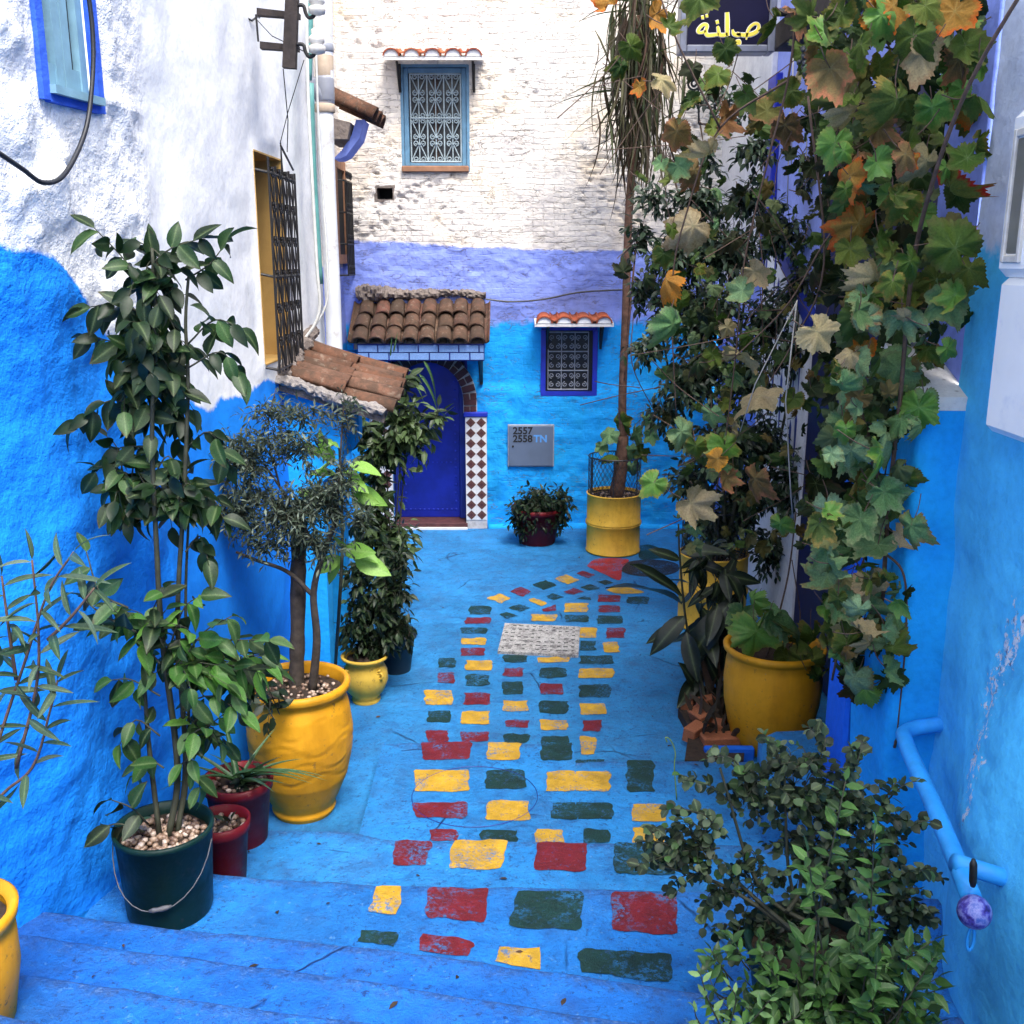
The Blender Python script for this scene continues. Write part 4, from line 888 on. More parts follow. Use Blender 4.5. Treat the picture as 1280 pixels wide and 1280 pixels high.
# arch bricks
cx = (x0+x1)/2; R0 = (x1-x0)/2-.02; spr = ztop-.45
me_b = MB().box(-.5, .5, -.5, .5, -.5, .5, .04); bk = new_mesh('brick', np.concatenate(me_b.v), me_b.f, M['brick_dark'])
arch = MB(); n = 24
pin = [(cx+R0*math.cos(a), spr+(ztop-spr)*math.sin(a)) for a in np.linspace(0, math.pi, n)]
pout = [(cx+(R0+.16)*math.cos(a), spr+(ztop+.14-spr)*math.sin(a)) for a in np.linspace(0, math.pi, n)]
V = [(p[0], y, p[1]) for y in (YB-.035, YB+.13) for p in pin+pout]
Fc = []
for i in range(n-1): Fc += [(i, i+1, n+i+1, n+i), (2*n+i, 3*n+i, 3*n+i+1, 2*n+i+1), (i, 2*n+i, 2*n+i+1, i+1), (n+i, n+i+1, 3*n+i+1, 3*n+i)]
arch.add(V, Fc); zp = on_y(596, 517, YB-.05)[2]
arch.box(x1-.02, x1+.14, YB-.035, YB+.0, zp, spr+.02); arch.box(x0-.14, x0+.02, YB-.035, YB+.0, zp, spr+.02)
ar = arch.obj('arch', M['mortar'], dwy)
for i in range(17):
    a = math.pi*(i+.5)/17; rx, rz = R0+.08, ztop-spr+.07
    for dr_ in (-.042, .042):
        if i % 2 and dr_ > 0: continue
        wl = .07 if i % 2 == 0 else .15; dd = dr_ if i % 2 == 0 else 0
        p = (cx+(rx+dd)*math.cos(a), YB-.04, spr+(rz+dd)*math.sin(a))
        inst('brick', bk, Matrix.Translation(p) @ Matrix.Rotation(-a, 4, 'Y') @ Matrix.Diagonal((wl, .03, .075, 1)), ar)
for sx, xc_ in ((1, x1+.06), (-1, x0-.06)):
    z = zp+.03; k = 0
    while z < spr-.03:
        if k % 2: inst('brick', bk, Matrix.Translation((xc_, YB-.042, z+.022)) @ Matrix.Diagonal((.145, .03, .062, 1)), ar)
        else:
            for dx in (-.038, .038): inst('brick', bk, Matrix.Translation((xc_+dx, YB-.042, z+.022)) @ Matrix.Diagonal((.066, .03, .062, 1)), ar)
        z += .078; k += 1
# tiled pilasters
ts = .123
wt = new_mesh('tile', np.concatenate((q := MB().box(-.5, .5, -.5, .5, -.5, .5, .02)).v), q.f, M['tile_white'])
dm = MB(); dm.prism([(.5, 0), (0, .5), (-.5, 0), (0, -.5)], -.5, .5); dmd = new_mesh('diamond_tile', np.concatenate(dm.v), dm.f, M['tile_brown'])
dm2 = MB(); dm2.prism([(.5, 0), (0, .5), (-.5, 0), (0, -.5)], -.5, .5); dmi = new_mesh('diamond_inset', np.concatenate(dm2.v), dm2.f, M['brick_dark'])
for xs0 in (x1+.005, x0-.005-2*ts):
    pil = box_part('pilaster', M['mortar'], back, xs0-.002, xs0+2*ts+.002, YB-.075, YB+.02, -.02, zp-.035)
    nr = int((zp-.04)/ts)+1
    for r in range(nr):
        for c in range(2):
            zc_ = zp-.04-ts*(r+.5); p = (xs0+ts*(c+.5), YB-.076, zc_)
            if zc_ < ts*.4: continue
            inst('tile', wt, Matrix.Translation(p) @ Matrix.Diagonal((ts*.985, .012, ts*.985, 1)), pil)
            inst('diamond_tile', dmd, Matrix.Translation((p[0], p[1]-.0065, p[2])) @ Matrix.Diagonal((ts*.93, .005, ts*.93, 1)), pil)
            inst('diamond_inset', dmi, Matrix.Translation((p[0], p[1]-.0085, p[2])) @ Matrix.Diagonal((ts*.36, .004, ts*.36, 1)), pil)
    m = MB(); m.box(xs0-.02, xs0+2*ts+.015, YB-.10, YB+.01, zp-.034, zp+.022, .01); m.obj('pilaster_cap', M['cap_blue'], pil)
# low lime skirting where wall meets floor
m = MB(); pts = [(x, YB-.045+.015*float(fbm(x*4, 1, 0, 2)), .0) for x in np.linspace(x1+2*ts+.02, 2.6, 40)]; m.tube(pts, [.05+.015*float(fbm(p[0]*5, 7, 0, 2)) for p in pts], 8); m.obj('skirting', M['skyblue'], back, True)

# ---- things on the back wall
def text_mesh(txt, size, mat, M4, parent, name):
    cu = bpy.data.curves.new(name, 'FONT'); cu.body = txt; cu.size = size; cu.extrude = .0012; cu.offset = .0035
    o = bpy.data.objects.new('tmp', cu); COL.objects.link(o); dg = bpy.context.evaluated_depsgraph_get()
    me = bpy.data.meshes.new_from_object(o.evaluated_get(dg)); bpy.data.objects.remove(o); me.materials.clear(); me.materials.append(mat); me.name = name
    return inst(name, me, M4, parent)
p0, p1 = on_y(636, 532, YB-.06), on_y(691, 582, YB-.06)
mc = thing('meter_cover', 'grey blue metal meter cover with stencilled numbers beside the door', 'meter cover', ((p0[0]+p1[0])/2, YB-.05, p1[2]))
m = MB(); m.box(p0[0], p1[0], YB-.085, YB-.02, p1[2], p0[2], .004); m.obj('plate', M['metal_plate'], mc)
m = MB(); m.box(p0[0]-.012, p1[0]+.012, YB-.07, YB-.02, p1[2]-.012, p0[2]+.012, .004); m.obj('frame', M['iron_grey'], mc)
RX = Matrix.Rotation(math.pi/2, 4, 'X')
def wr(txt, px, py, size, mat): p = on_y(px, py, YB-.087); text_mesh(txt, size, mat, Matrix.Translation((p[0], YB-.0865, p[2])) @ RX, mc, 'number')
wr('2557', 641, 542.5, .115, M['ink']); wr('2558', 641, 552.5, .115, M['ink']); wr('TN', 667, 552.5, .115, M['ink_blue']); wr('s', 640, 560, .06, M['ink'])
cb = MB(); cb.tube(smooth_path([on_y(a, b_, YB-.05) for a, b_ in ((607, 374), (640, 377), (680, 374), (720, 366), (760, 363), (800, 362), (840, 366))], 6), .010, 5)
tag(cb.obj('wall_cable', M['cable']), 'thin dark cable running along the lavender band right of the canopy', 'cable')

# ================================================================== RIGHT HOUSE
rh = thing('right_house', 'lavender blue house on the right behind the climbing plants', 'house', (2.4, 7, 0))
XR_ = 2.35
ys = np.arange(4.7, 11.9, .05); zs = np.arange(-.05, 6.6, .05); Yg, Zg = np.meshgrid(ys, zs, indexing='ij')
Xg = XR_+.02*fbm(Yg*1.5, Zg*1.5, 3, 4)
o = mobj('wall', np.stack([Xg, Yg, Zg], -1).reshape(-1, 3), grid_faces(len(ys), len(zs))[:, ::-1], M['right_house'], rh, True); fattr(o.data, 'band', (Zg-2.2)*.4)
# doorway behind the vines in near-black as painted shade, white panel with painted leaf shadows, whitewashed upper corner
yb2_door = on_x(1018, 500, XR_)[1]-.02
box_part('dark_doorway', M['deep_navy'], rh, XR_-.05, XR_+.02, 5.1, yb2_door, .02, 4.1, b=.01)
q0, q1 = on_x(1012, 300, XR_-.03), on_x(893, 260, XR_-.03)
pnl = MB(); pn = [on_x(x, y, XR_-.04) for x, y in ((948, 560), (985, 430), (1000, 335), (1015, 372), (1060, 470), (1062, 640))]
ya = on_x(948, 600, XR_)[1]; yb2 = on_x(1018, 500, XR_)[1]
za_, zb2 = on_x(1000, 335, XR_-.04)[2], on_x(1045, 430, XR_-.04)[2]
pnl.prism([(ya, 0), (ya, za_+.35), (yb2, zb2), (yb2, 0)], XR_-.06, XR_+.02, 'x'); pw = pnl.obj('white_panel', M['white'], rh)
m = MB(); m.prism([(ya, za_+.352), (ya, za_+.48), (yb2, zb2+.13), (yb2, zb2+.002)], XR_-.075, XR_+.02, 'x'); m.obj('navy_border', M['navy'], pw)
m = MB()
for i in range(6):
    t = (i+.3+.3*_V[i*11])/6; y = ya*(1-t)+yb2*t; zt_ = (za_+.35)*(1-t)+zb2*t; L = .35+.35*abs(_V[i*5])
    for sg in (0, 1):
        c = zt_-.25-.75*sg-.1*_V[i*3]; pts = [(y-.03, c+.1), (y-.012, c-L*.6), (y, c-L), (y+.012, c-L*.6), (y+.03, c+.1), (y, c+.16)]
        m.prism(pts, XR_-.063, XR_-.0595, 'x')
m.obj('leaf_shadow_fringe', M['navy'], pw)  # navy shapes painted in for leaf shadows and hanging leaves
m = MB(); y_a, y_b = on_x(962, 150, XR_-.04)[1], 11.85; m.box(XR_-.05, XR_+.01, y_a, y_b, 2.9, 6.5, .01); m.obj('white_corner', M['white'], rh)
m = MB(); m.box(XR_-.25, XR_+.02, 5.6, 8.9, 4.75, 4.95, .01); m.obj('eave', M['wood_dark'], rh)
# small square blue window trim visible between leaves
m = MB(); ww0 = on_x(962, 170, XR_-.03); m.box(XR_-.06, XR_+.01, ww0[1]-.25, ww0[1]+.05, 3.05, 4.7, .01); m.obj('blue_pilaster', M['cap_blue'], rh)
# sign
YS = 8.6
s0, s1 = on_y(851, -40, YS), on_y(965, 68, YS)
sg = thing('hanging_sign', 'dark violet hanging sign with yellow Arabic lettering in a grey frame', 'sign', ((s0[0]+s1[0])/2, YS, s1[2]))
f = .055; m = MB(); m.box(s0[0], s0[0]+f, YS-.09, YS+.09, s1[2], s0[2], .008); m.box(s1[0]-f, s1[0], YS-.09, YS+.09, s1[2], s0[2], .008); m.box(s0[0]+f, s1[0]-f, YS-.088, YS+.088, s1[2], s1[2]+f, .008); m.box(s0[0]+f, s1[0]-f, YS-.088, YS+.088, s0[2]-f, s0[2], .008)
m.obj('frame', M['sign_frame'], sg)
m = MB(); m.box(s0[0]+f, s1[0]-f, YS-.07, YS+.07, s1[2]+f, s0[2]-f); m.obj('face', M['sign_face'], sg)
m = MB(); m.tube([(s1[0]-.01, YS, s1[2]+.3), (XR_, YS, s1[2]+.3)], .03, 8); m.obj('arm', M['iron'], sg)
def stroke(mb, pts, wds, y):
    P = smooth_path(pts, 5); W = np.interp(np.linspace(0, 1, len(P)), np.linspace(0, 1, len(wds)), wds)
    T = np.gradient(P, axis=0); T /= np.linalg.norm(T, axis=1)[:, None]+1e-9; N = np.stack([-T[:, 1], T[:, 0]], -1)
    # slanted reed pen
    A = P+N*W[:, None]; B = P-N*W[:, None]; n = len(P); V = [(a[0], y, a[1]) for a in A]+[(a[0], y, a[1]) for a in B]+[(a[0], y+.004, a[1]) for a in A]+[(a[0], y+.004, a[1]) for a in B]
    Fc = []
    for i in range(n-1): Fc += [(i, n+i, n+i+1, i+1), (2*n+i, 2*n+i+1, 3*n+i+1, 3*n+i), (i, i+1, 2*n+i+1, 2*n+i), (n+i, 3*n+i, 3*n+i+1, n+i+1)]
    mb.add(V, Fc)
def c5(x, y): p = on_y(840+x*220/1280, y*220/1280, YS-.074); return (p[0], p[2])
px_ = mpp(on_y(900, 30, YS))*220/1280
for yy, mt, wk, nm in ((YS-.0745, M['sign_white'], 1.35, 'lettering_outline'), (YS-.0785, M['sign_yellow'], 1.0, 'lettering')):
    m = MB(); k = px_*wk
    st = [([(470, 245), (520, 255), (575, 250), (620, 225), (630, 185), (605, 172), (570, 195), (548, 235), (540, 290)], [10, 13, 14, 13, 10, 9, 10, 9, 4]),
          ([(440, 215), (448, 245), (475, 255), (500, 252)], [6, 12, 13, 12]), ([(455, 305), (485, 300), (487, 318), (460, 320)], [8, 12, 12, 8]),
          ([(400, 90), (402, 150), (402, 210), (404, 262)], [12, 14, 14, 12]),
          ([(404, 250), (370, 256), (345, 250), (335, 205), (330, 190)], [12, 12, 12, 10, 6]), ([(318, 165), (340, 158)], [11, 11]),
          ([(340, 250), (290, 256), (255, 255), (245, 225), (255, 185), (225, 180), (195, 210), (190, 232), (215, 238), (246, 225)], [10, 12, 12, 12, 10, 10, 11, 10, 9, 8]),
          ([(212, 130), (232, 125)], [11, 11]), ([(244, 118), (262, 114)], [10, 10])]
    for pts, wd_ in st: stroke(m, [c5(*p) for p in pts], [v*k for v in wd_], yy)
    m.obj(nm, mt, sg)
# wrought iron lantern bracket under the sign
m = MB(); p = lambda x, y: on_y(840+x*220/1280, y*220/1280, 8.9)
m.tube([p(310, 760), p(312, 880)], .012, 6); m.tube([p(190, 640), p(195, 900)], .009, 5); c_ = p(310, 685); m.tube(spiral(c_, .075, .015, math.pi/2, -1.7, ex_, ez3, 26), .010, 5); c_ = p(165, 610); m.tube(spiral(c_, .06, .012, math.pi/2, 1.7, ex_, ez3, 26), .010, 5)
m.tube([p(312, 880), p(250, 905), p(195, 900)], .01, 5); m.tube([p(312, 800), p(420, 790), p(700, 800)], .01, 5)
tag(m.obj('scroll_bracket', M['iron']), 'black wrought iron scroll bracket below the hanging sign', 'bracket')

# ================================================================== RIGHT WALL with buttress
rw = thing('right_wall', 'peeling sky blue boundary wall at the right edge with white capped buttress', 'wall', (1.8, 3.5, 0))
ys = np.concatenate([np.arange(-2, 1.5, .12), np.arange(1.5, 4.3, .03)]); zs = np.arange(-.05, 6.2, .03); Yg, Zg = np.meshgrid(ys, zs, indexing='ij')
bul = sstep(2.3, .9, Zg)*sstep(4.15, 3.3, Yg)
Xg = 1.93-.27*bul-.05*sstep(3.6, 4.2, Yg) + .03*fbm(Yg*1.3, Zg*1.3, 2, 3) + .006*fbm(Yg*8, Zg*8, 5, 3)
chipc = np.exp(-(((Yg-(3.55+.07*np.sin(Zg*5)))/.30)**2))*sstep(.5, 1.2, Zg)*sstep(2.5, 2.1, Zg)
Xg = Xg + .012*(chipc*fbm(Yg*14, Zg*14, 3, 3) > .18)
o = mobj('wall', np.stack([Xg, Yg, Zg], -1).reshape(-1, 3), grid_faces(len(ys), len(zs))[:, ::-1], M['right_wall'], rw, True)
fattr(o.data, 'band', (Zg-2.95-.25*sstep(3.6, 4.2, Yg))*.5); fattr(o.data, 'chip', np.clip(chipc*1.0, 0, 1))
bx0 = on_y(1157, 460, 4.2)[0]; zt0 = on_y(1190, 498, 4.2)[2]
m = MB(); nu, nv = 24, 90
V = []; zz = np.linspace(0, zt0, nv); prof = [(bx0+.02, 4.75), (bx0+.004, 4.30), (bx0, 4.245), (bx0+.012, 4.212), (bx0+.05, 4.2), (bx0+.12, 4.198), (bx0+.18, 4.196), (1.90, 4.15), (1.99, 4.08)]
for z in zz:
    for (x, y) in prof: V.append((x+.008*float(vnoise(z*3, x*9, 1)), y+.008*float(vnoise(z*4, x*8, 5)), z))
m.add(V, grid_faces(nv, len(prof))); m.obj('buttress', M['skyblue'], rw, True)
cap = [on_y(1163, 498, 4.195), on_y(1222, 498, 4.195)]; zc2 = zt0+.22
m = MB(); m.add([(bx0-.005, 4.2, zt0-.05), (1.97, 4.185, zt0-.05), (1.97, 4.185, zt0+.005), (bx0-.005, 4.2, zt0+.005), (bx0-.005, 4.75, zt0-.05), (1.97, 4.75, zt0-.05), (1.97, 4.75, zc2), (bx0-.005, 4.75, zc2)], [(0, 1, 2, 3), (4, 7, 6, 5), (0, 4, 5, 1), (3, 2, 6, 7), (0, 3, 7, 4), (1, 5, 6, 2)])
m.obj('buttress_cap', M['whitecrack'], rw)
m = MB(); m.box(1.88, 2.4, 4.3, 4.72, 0, 6.2); m.obj('return_wall', M['lav'], rw)
m = MB(); m.box(bx0+.0, bx0+.08, 4.78, 5.1, 0, 2.5, .02); m.box(bx0+.08, 2.36, 4.80, 5.1, 0, 2.5, .02); m.obj('door_jamb', M['blue'], rw)
# meter cabinet
cabinet = thing('meter_cabinet', 'white enamel meter cabinet with narrow glass slot on the right wall', 'cabinet', (1.82, 3.4, 2.5))
m = MB(); m.box(1.735, 1.93, 2.75, 3.74, 2.53, 3.079, .025); m.obj('lower_box', M['cabinet'], cabinet)
m = MB(); m.box(1.725, 1.93, 2.70, 3.76, 3.08, 3.64, .03); ub = m.obj('upper_box', M['cabinet'], cabinet)
m = MB(); m.box(1.719, 1.74, 3.60, 3.68, 3.16, 3.54, .004); m.obj('glass_slot', M['slot'], cabinet)
m = MB()
for a in ((1.713, 1.73, 3.685, 3.705, 3.13, 3.57), (1.713, 1.73, 3.575, 3.595, 3.13, 3.57)): m.box(*a, b=.003)
m.box(1.714, 1.73, 3.595, 3.685, 3.13, 3.155, .003); m.box(1.714, 1.73, 3.595, 3.685, 3.545, 3.57, .003); m.obj('slot_frame', M['porcelain'], cabinet)
m = MB(); m.box(1.78, 1.93, 2.8, 3.66, 3.64, 3.70, .02); m.obj('top_hood', M['cabinet'], cabinet)
# ================================================================== FIXTURES ON THE LEFT WALL
YP = 8.12
def pipe_px(pts, Yv): return [on_y(a, b_, Yv) for a, b_ in pts]
dp = thing('drainpipe', 'white plastic drainpipe with grey branch collar beside the grilled window', 'drainpipe', on_y(416, 440, YP))
m = MB(); m.tube(smooth_path(pipe_px([(404, -30), (405, 60), (407, 130)], YP), 4), .066, 14); m.tube(smooth_path(pipe_px([(406, 135), (410, 250), (415, 350), (418, 430), (421, 520), (424, 640)], YP), 4), .062, 14); m.obj('pipe', M['pipe'], dp, True)
for (a, b_, r, mt, nm) in (((404, 55), (405, 66), .074, 'pipe_grey', 'collar'), ((405, 67), (405.5, 98), .068, 'pipe_tan', 'sleeve'), ((405, 96), (406, 128), .074, 'pipe_grey', 'branch_collar'), ((406, 130), (406.3, 141), .076, 'pipe_tan', 'clamp')):
    p, q = on_y(*a, YP), on_y(*b_, YP); m = MB(); m.tube([p, p*.9+q*.1, p*.1+q*.9, q], [r-.006, r, r, r-.006], 14); m.obj(nm, M[mt], dp, True)
m = MB(); m.tube(smooth_path([on_y(406, 122, YP-.02), on_y(399, 118, YP-.03), on_y(390, 108, YP-.05), on_y(388, 100, YP-.05)], 4), [.05]*13, 10); m.obj('branch', M['pipe_grey'], dp, True)
xw = lambda Yv, o: float(xl(Yv))+o
m = MB(); m.tube(smooth_path(pipe_px([(388, -20), (387, 60), (386, 100)], 7.6), 4), .022, 8)
m.tube(smooth_path(pipe_px([(388, 104), (391, 200), (396, 290), (400, 355)], 7.6), 4), .024, 8)
tag(m.obj('conduit', M['pipe_teal'], None, True), 'slim teal conduit running down left of the drainpipe', 'conduit')
def cable(pts, Yv, r, mat, label, name='cable', k=6):
    P = [on_y(p[0], p[1], p[2] if len(p) > 2 else Yv) for p in pts]; m = MB(); m.tube(smooth_path(P, k), r, 6); return tag(m.obj(name, M[mat], None, True), label, 'cable')
cable([(394, -10), (395, 60), (398, 150), (404, 250), (409, 330), (408, 380), (385, 420), (360, 450)], 7.9, .009, 'cable_w', 'white cable hanging in front of the drainpipe and curving to the awning')
cable([(383, -10), (385, 110), (390, 220), (396, 330), (399, 390), (380, 425), (350, 458), (330, 478, 6.7)], 7.45, .012, 'cable_w', 'pale cable bundle along the conduit down to the grilled window')
P = [on_left(88, -30), on_left(97, 40), on_left(97, 100), on_left(88, 165), on_left(62, 218), on_left(35, 229), on_left(8, 212), on_left(-25, 190)]
m = MB(); m.tube(smooth_path([p+np.array([.07, -.03, 0]) for p in P], 8), .0095, 8); tag(m.obj('cable', M['cable'], None, True), 'black cable looping down across the upper left window', 'cable')
# electricity bracket with insulators
eb = thing('electricity_bracket', 'dark timber and iron electricity bracket with porcelain insulators by the drainpipe', 'bracket', on_y(362, 86, 6.25))
m = MB(); Yk = 6.25
def plank(pts, Y0, Y1): m_ = MB(); m_.prism([(on_y(a, b_, Yk)[0], on_y(a, b_, Yk)[2]) for a, b_ in pts], Y0, Y1); return m_
plank([(359, -30), (374, -30), (370, 86), (354, 85)], Yk-.03, Yk+.03).obj('post', M['wood_dark'], eb)
plank([(319, 8), (372, 14), (372, 21), (319, 17)], Yk+.032, Yk+.09).obj('crossarm', M['wood_dark'], eb); plank([(323, 50), (371, 55), (371, 62), (323, 59)], Yk+.032, Yk+.09).obj('crossarm', M['wood_dark'], eb)
for dy in (0, 49):
    m = MB(); m.tube(smooth_path([on_y(a, b_+dy, Yk) for a, b_ in ((370, 6.5), (379, 7), (382, 16), (386, 22), (392, 20), (395, 12), (396, 6))], 5), .011, 6); m.obj('hook', M['iron'], eb, True)
    p = on_y(396, 5+dy, Yk); m = MB(); m.lathe([(.012, -.06), (.045, -.05), (.05, -.02), (.032, -.005), (.045, .005), (.045, .03), (.028, .045), (.03, .07), (.01, .08)], p, 14, True); m.obj('insulator', M['porcelain'], eb, True)
m = MB(); m.tube([on_left(301, 18), on_left(306, 26)+np.array([.04, 0, 0]), on_left(312, 20)+np.array([.05, 0, 0]), on_left(318, 22)+np.array([.03, 0, 0])], .006, 5); m.tube([on_left(310, 22)+np.array([.04, 0, 0]), on_y(340, 45, 6.2), on_y(392, 70, 6.3)], .003, 4); m.tube([on_y(320, 18, Yk), on_y(323, 52, Yk)], .006, 5); m.tube([on_y(354, 86, Yk), on_y(360, 150, Yk+.2), on_y(359, 190, 6.6)], .003, 4); m.tube([on_y(380, 75, Yk), on_y(360, 140, 6.4), on_y(350, 180, 6.6)], .003, 4)
m.obj('tie_wire', M['iron'], eb)

# ================================================================== HANDRAIL
hr = thing('handrail', 'sky blue painted handrail with a purple knob on the right wall', 'handrail', on_y(1200, 1090, 3.1))
r0, r1 = on_y(1126, 914, 4.12), on_y(1214, 1122, 2.95)
m = MB(); m.tube(smooth_path([r0+np.array([.22, .04, .02]), r0+np.array([.04, .01, .0]), r0*.9+r1*.1, r0*.5+r1*.5+np.array([.01, 0, -.01]), r1], 6), .034, 12); m.obj('rail', M['rail'], hr, True)
p, q = on_y(1192, 1078, 3.1), on_y(1258, 1098, 3.1); m = MB(); m.tube([p, q, q+np.array([.15, .02, -.02])], .032, 12); m.obj('wall_bracket', M['rail'], hr, True)
c_ = on_y(1218, 1140, 2.9); R_ = 21*mpp(c_); m = MB(); m.lathe([(R_*math.sin(a)*1.0, -R_*math.cos(a)) for a in np.linspace(.02, math.pi-.02, 14)], c_, 18, True); m.obj('knob', M['ball'], hr, True)
m = MB(); p = on_y(1217, 1074, 2.93); q = on_y(1216, 1108, 2.93); m.tube([p, p*.8+q*.2, p*.2+q*.8, q], [.006, .013, .013, .008], 8); m.obj('bolt', M['iron'], hr, True)
p = on_y(1213, 1174, 2.9); a_ = np.linspace(0, 2*math.pi, 18); m = MB(); m.tube([(p[0]+.011*math.cos(t), p[1], p[2]+.042*math.sin(t)) for t in a_], .0055, 6, False); m.obj('ring', M['rail'], hr, True)

# ================================================================== GROUND THINGS
pc = [on_z(a, b_, .012) for a, b_ in ((631, 780), (725, 784.5), (723, 820), (622, 815.5))]
m = MB(); m.add([(p[0], p[1], .022) for p in pc]+[(p[0], p[1], -.02) for p in pc], [(0, 1, 2, 3), (7, 6, 5, 4), (0, 4, 5, 1), (1, 5, 6, 2), (2, 6, 7, 3), (3, 7, 4, 0)])
mh = thing('manhole_cover', 'pale worn stone manhole cover in the middle of the painted path', 'manhole cover', sum(pc)/4)
m.obj('slab', M['stone_cover'], mh)
m = MB(); rr = np.random.default_rng(3)
for i in range(11):
    for j in range(7):
        if rr.random() < .25: continue
        u, v = (i+.6)/11.5, (j+.6)/7.5; p = (pc[0]*(1-u)+pc[1]*u)*(1-v)+(pc[3]*(1-u)+pc[2]*u)*v; w_ = rr.uniform(.008, .02); m.box(p[0]-w_, p[0]+w_, p[1]-.008, p[1]+.008, .0215, .0232)
m.obj('worn_marks', M['ink'], mh)['kind'] = 'stuff'
# low blue block on the right, blue down pipe, brick edged bed
m = MB(); c0, c1 = on_z(952, 935, .42), on_z(1076, 912, .42)
blk = [on_z(948, 922, .42), on_z(968, 913, .42), on_z(1080, 909, .42), on_z(1120, 990, .42), on_z(957, 1000, .42)]
V = [(p[0], p[1], .42) for p in blk]; cen = np.mean(np.array(V), 0); n = len(V)
top = [tuple(cen+(np.array(v)-cen)*.95+np.array([0, 0, .0])) for v in V]; mid = [(v[0], v[1], .395) for v in V]; bot = [(v[0], v[1], 0) for v in V]
m.add(top+mid+bot, [tuple(range(n))]+[(i, (i+1) % n, n+(i+1) % n, n+i) for i in range(n)]+[(n+i, n+(i+1) % n, 2*n+(i+1) % n, 2*n+i) for i in range(n)])
tag(m.obj('plinth', M['slab']), 'low light blue plinth in front of the big right hand yellow pot', 'plinth')
m = MB(); p = on_z(1060, 905, 0.2); m.tube([(p[0], p[1], 0), (p[0], p[1], 1.5), (p[0], p[1]+.02, 2.3)], .085, 14); tag(m.obj('downpipe', M['blue'], None, True), 'blue painted pipe standing behind the right hand yellow pot', 'pipe')
bed = thing('brick_bed', 'small planting bed edged with broken orange bricks right of the path', 'planting bed', on_z(885, 930, 0))
e = [on_z(848, 880, .1), on_z(862, 905, .1), on_z(856, 945, .1), on_z(930, 945, .1), on_z(935, 860, .1), on_z(860, 850, .1)]
m = MB(); m.prism([(p[0], p[1]) for p in e], 0, .07, 'z'); m.obj('soil', M['soil'], bed)
me_b = MB().box(-.5, .5, -.5, .5, -.5, .5, .06); bk2 = new_mesh('brick', np.concatenate(me_b.v), me_b.f, M['brick_orange'])
for (a, b_, rz, l, h_, w_, z) in ((905, 928, .1, .30, .11, .12, .06), (868, 915, .9, .17, .10, .09, .08), (876, 895, 2.0, .16, .09, .10, .12), (884, 878, .5, .14, .08, .08, .13), (898, 908, 1.2, .13, .08, .08, .10), (858, 880, 1.4, .2, .1, .08, .07)):
    p = on_z(a, b_, z); inst('brick', bk2, Matrix.Translation(p) @ Matrix.Rotation(rz, 4, 'Z') @ Matrix.Rotation(rng.normal(0, .15), 4, 'X') @ Matrix.Diagonal((l, w_, h_, 1)), bed)
p = on_z(910, 940, .05); m = MB(); m.box(p[0]-.16, p[0]+.16, p[1]-.05, p[1]+.0, 0, .10, .008); m.obj('blue_kerb', M['blue'], bed)

# ================================================================== POTS
def shells(root, c, r, z, n, smin=.010, smax=.019, seed=1):
    q = np.random.default_rng(seed); V = []; Fc = []
    base = [(0, 0, 1), (0, 0, -1)]+[(math.cos(a)*math.cos(e), math.sin(a)*math.cos(e), math.sin(e)) for e in (.55, -.55) for a in np.linspace(0, 2*math.pi, 7)[:-1]]
    fb = [(0, 2+i, 2+(i+1) % 6) for i in range(6)]+[(2+i, 8+i, 8+(i+1) % 6, 2+(i+1) % 6) for i in range(6)]+[(1, 8+(i+1) % 6, 8+i) for i in range(6)]
    B = np.array(base)
    for k in range(n):
        a = q.uniform(0, 2*math.pi); d = r*math.sqrt(q.uniform(0, 1)); s = q.uniform(smin, smax); R = Matrix.Rotation(q.uniform(0, 6), 3, 'Z') @ Matrix.Rotation(q.uniform(-.6, .6), 3, 'X')
        P = (B*np.array([s, s*.75, s*.7])) @ np.array(R).T + np.array([c[0]+d*math.cos(a), c[1]+d*math.sin(a), z+s*.4+q.uniform(0, .012)])
        o_ = len(V); V += list(P); Fc += [tuple(i+o_ for i in f) for f in fb]
    o = mobj('shell_mulch', np.array(V), Fc, M['shell'], root, True); o['kind'] = 'stuff'; return o
def soil(root, c, r, z, mat='soil'):
    n = 24; V = [(c[0], c[1], z+.015)]
    for k in (.35, .7, 1.0):
        for i in range(n):
            a = 2*math.pi*i/n; V.append((c[0]+r*k*math.cos(a), c[1]+r*k*math.sin(a), z+.012*float(vnoise(c[0]*9+k*9*math.cos(a), c[1]*9+k*9*math.sin(a), 3))))
    Fc = [(0, 1+i, 1+(i+1) % n) for i in range(n)]
    for r_ in (0, 1): Fc += [(1+r_*n+i, 1+(r_+1)*n+i, 1+(r_+1)*n+(i+1) % n, 1+r_*n+(i+1) % n) for i in range(n)]
    return mobj('soil', V, Fc, M[mat], root, True)
def pot(root, c, prof, mat, n=40, wob=0.0, rings=()):
    m = MB(); m.lathe(prof, c, n); o = m.obj('pot', M[mat], root, True)
    return o
def place(px, py_top, py_bot, z):           # centre on ground level z whose nearest point shows at py_bot
    p = on_z(px, py_bot, z); return p
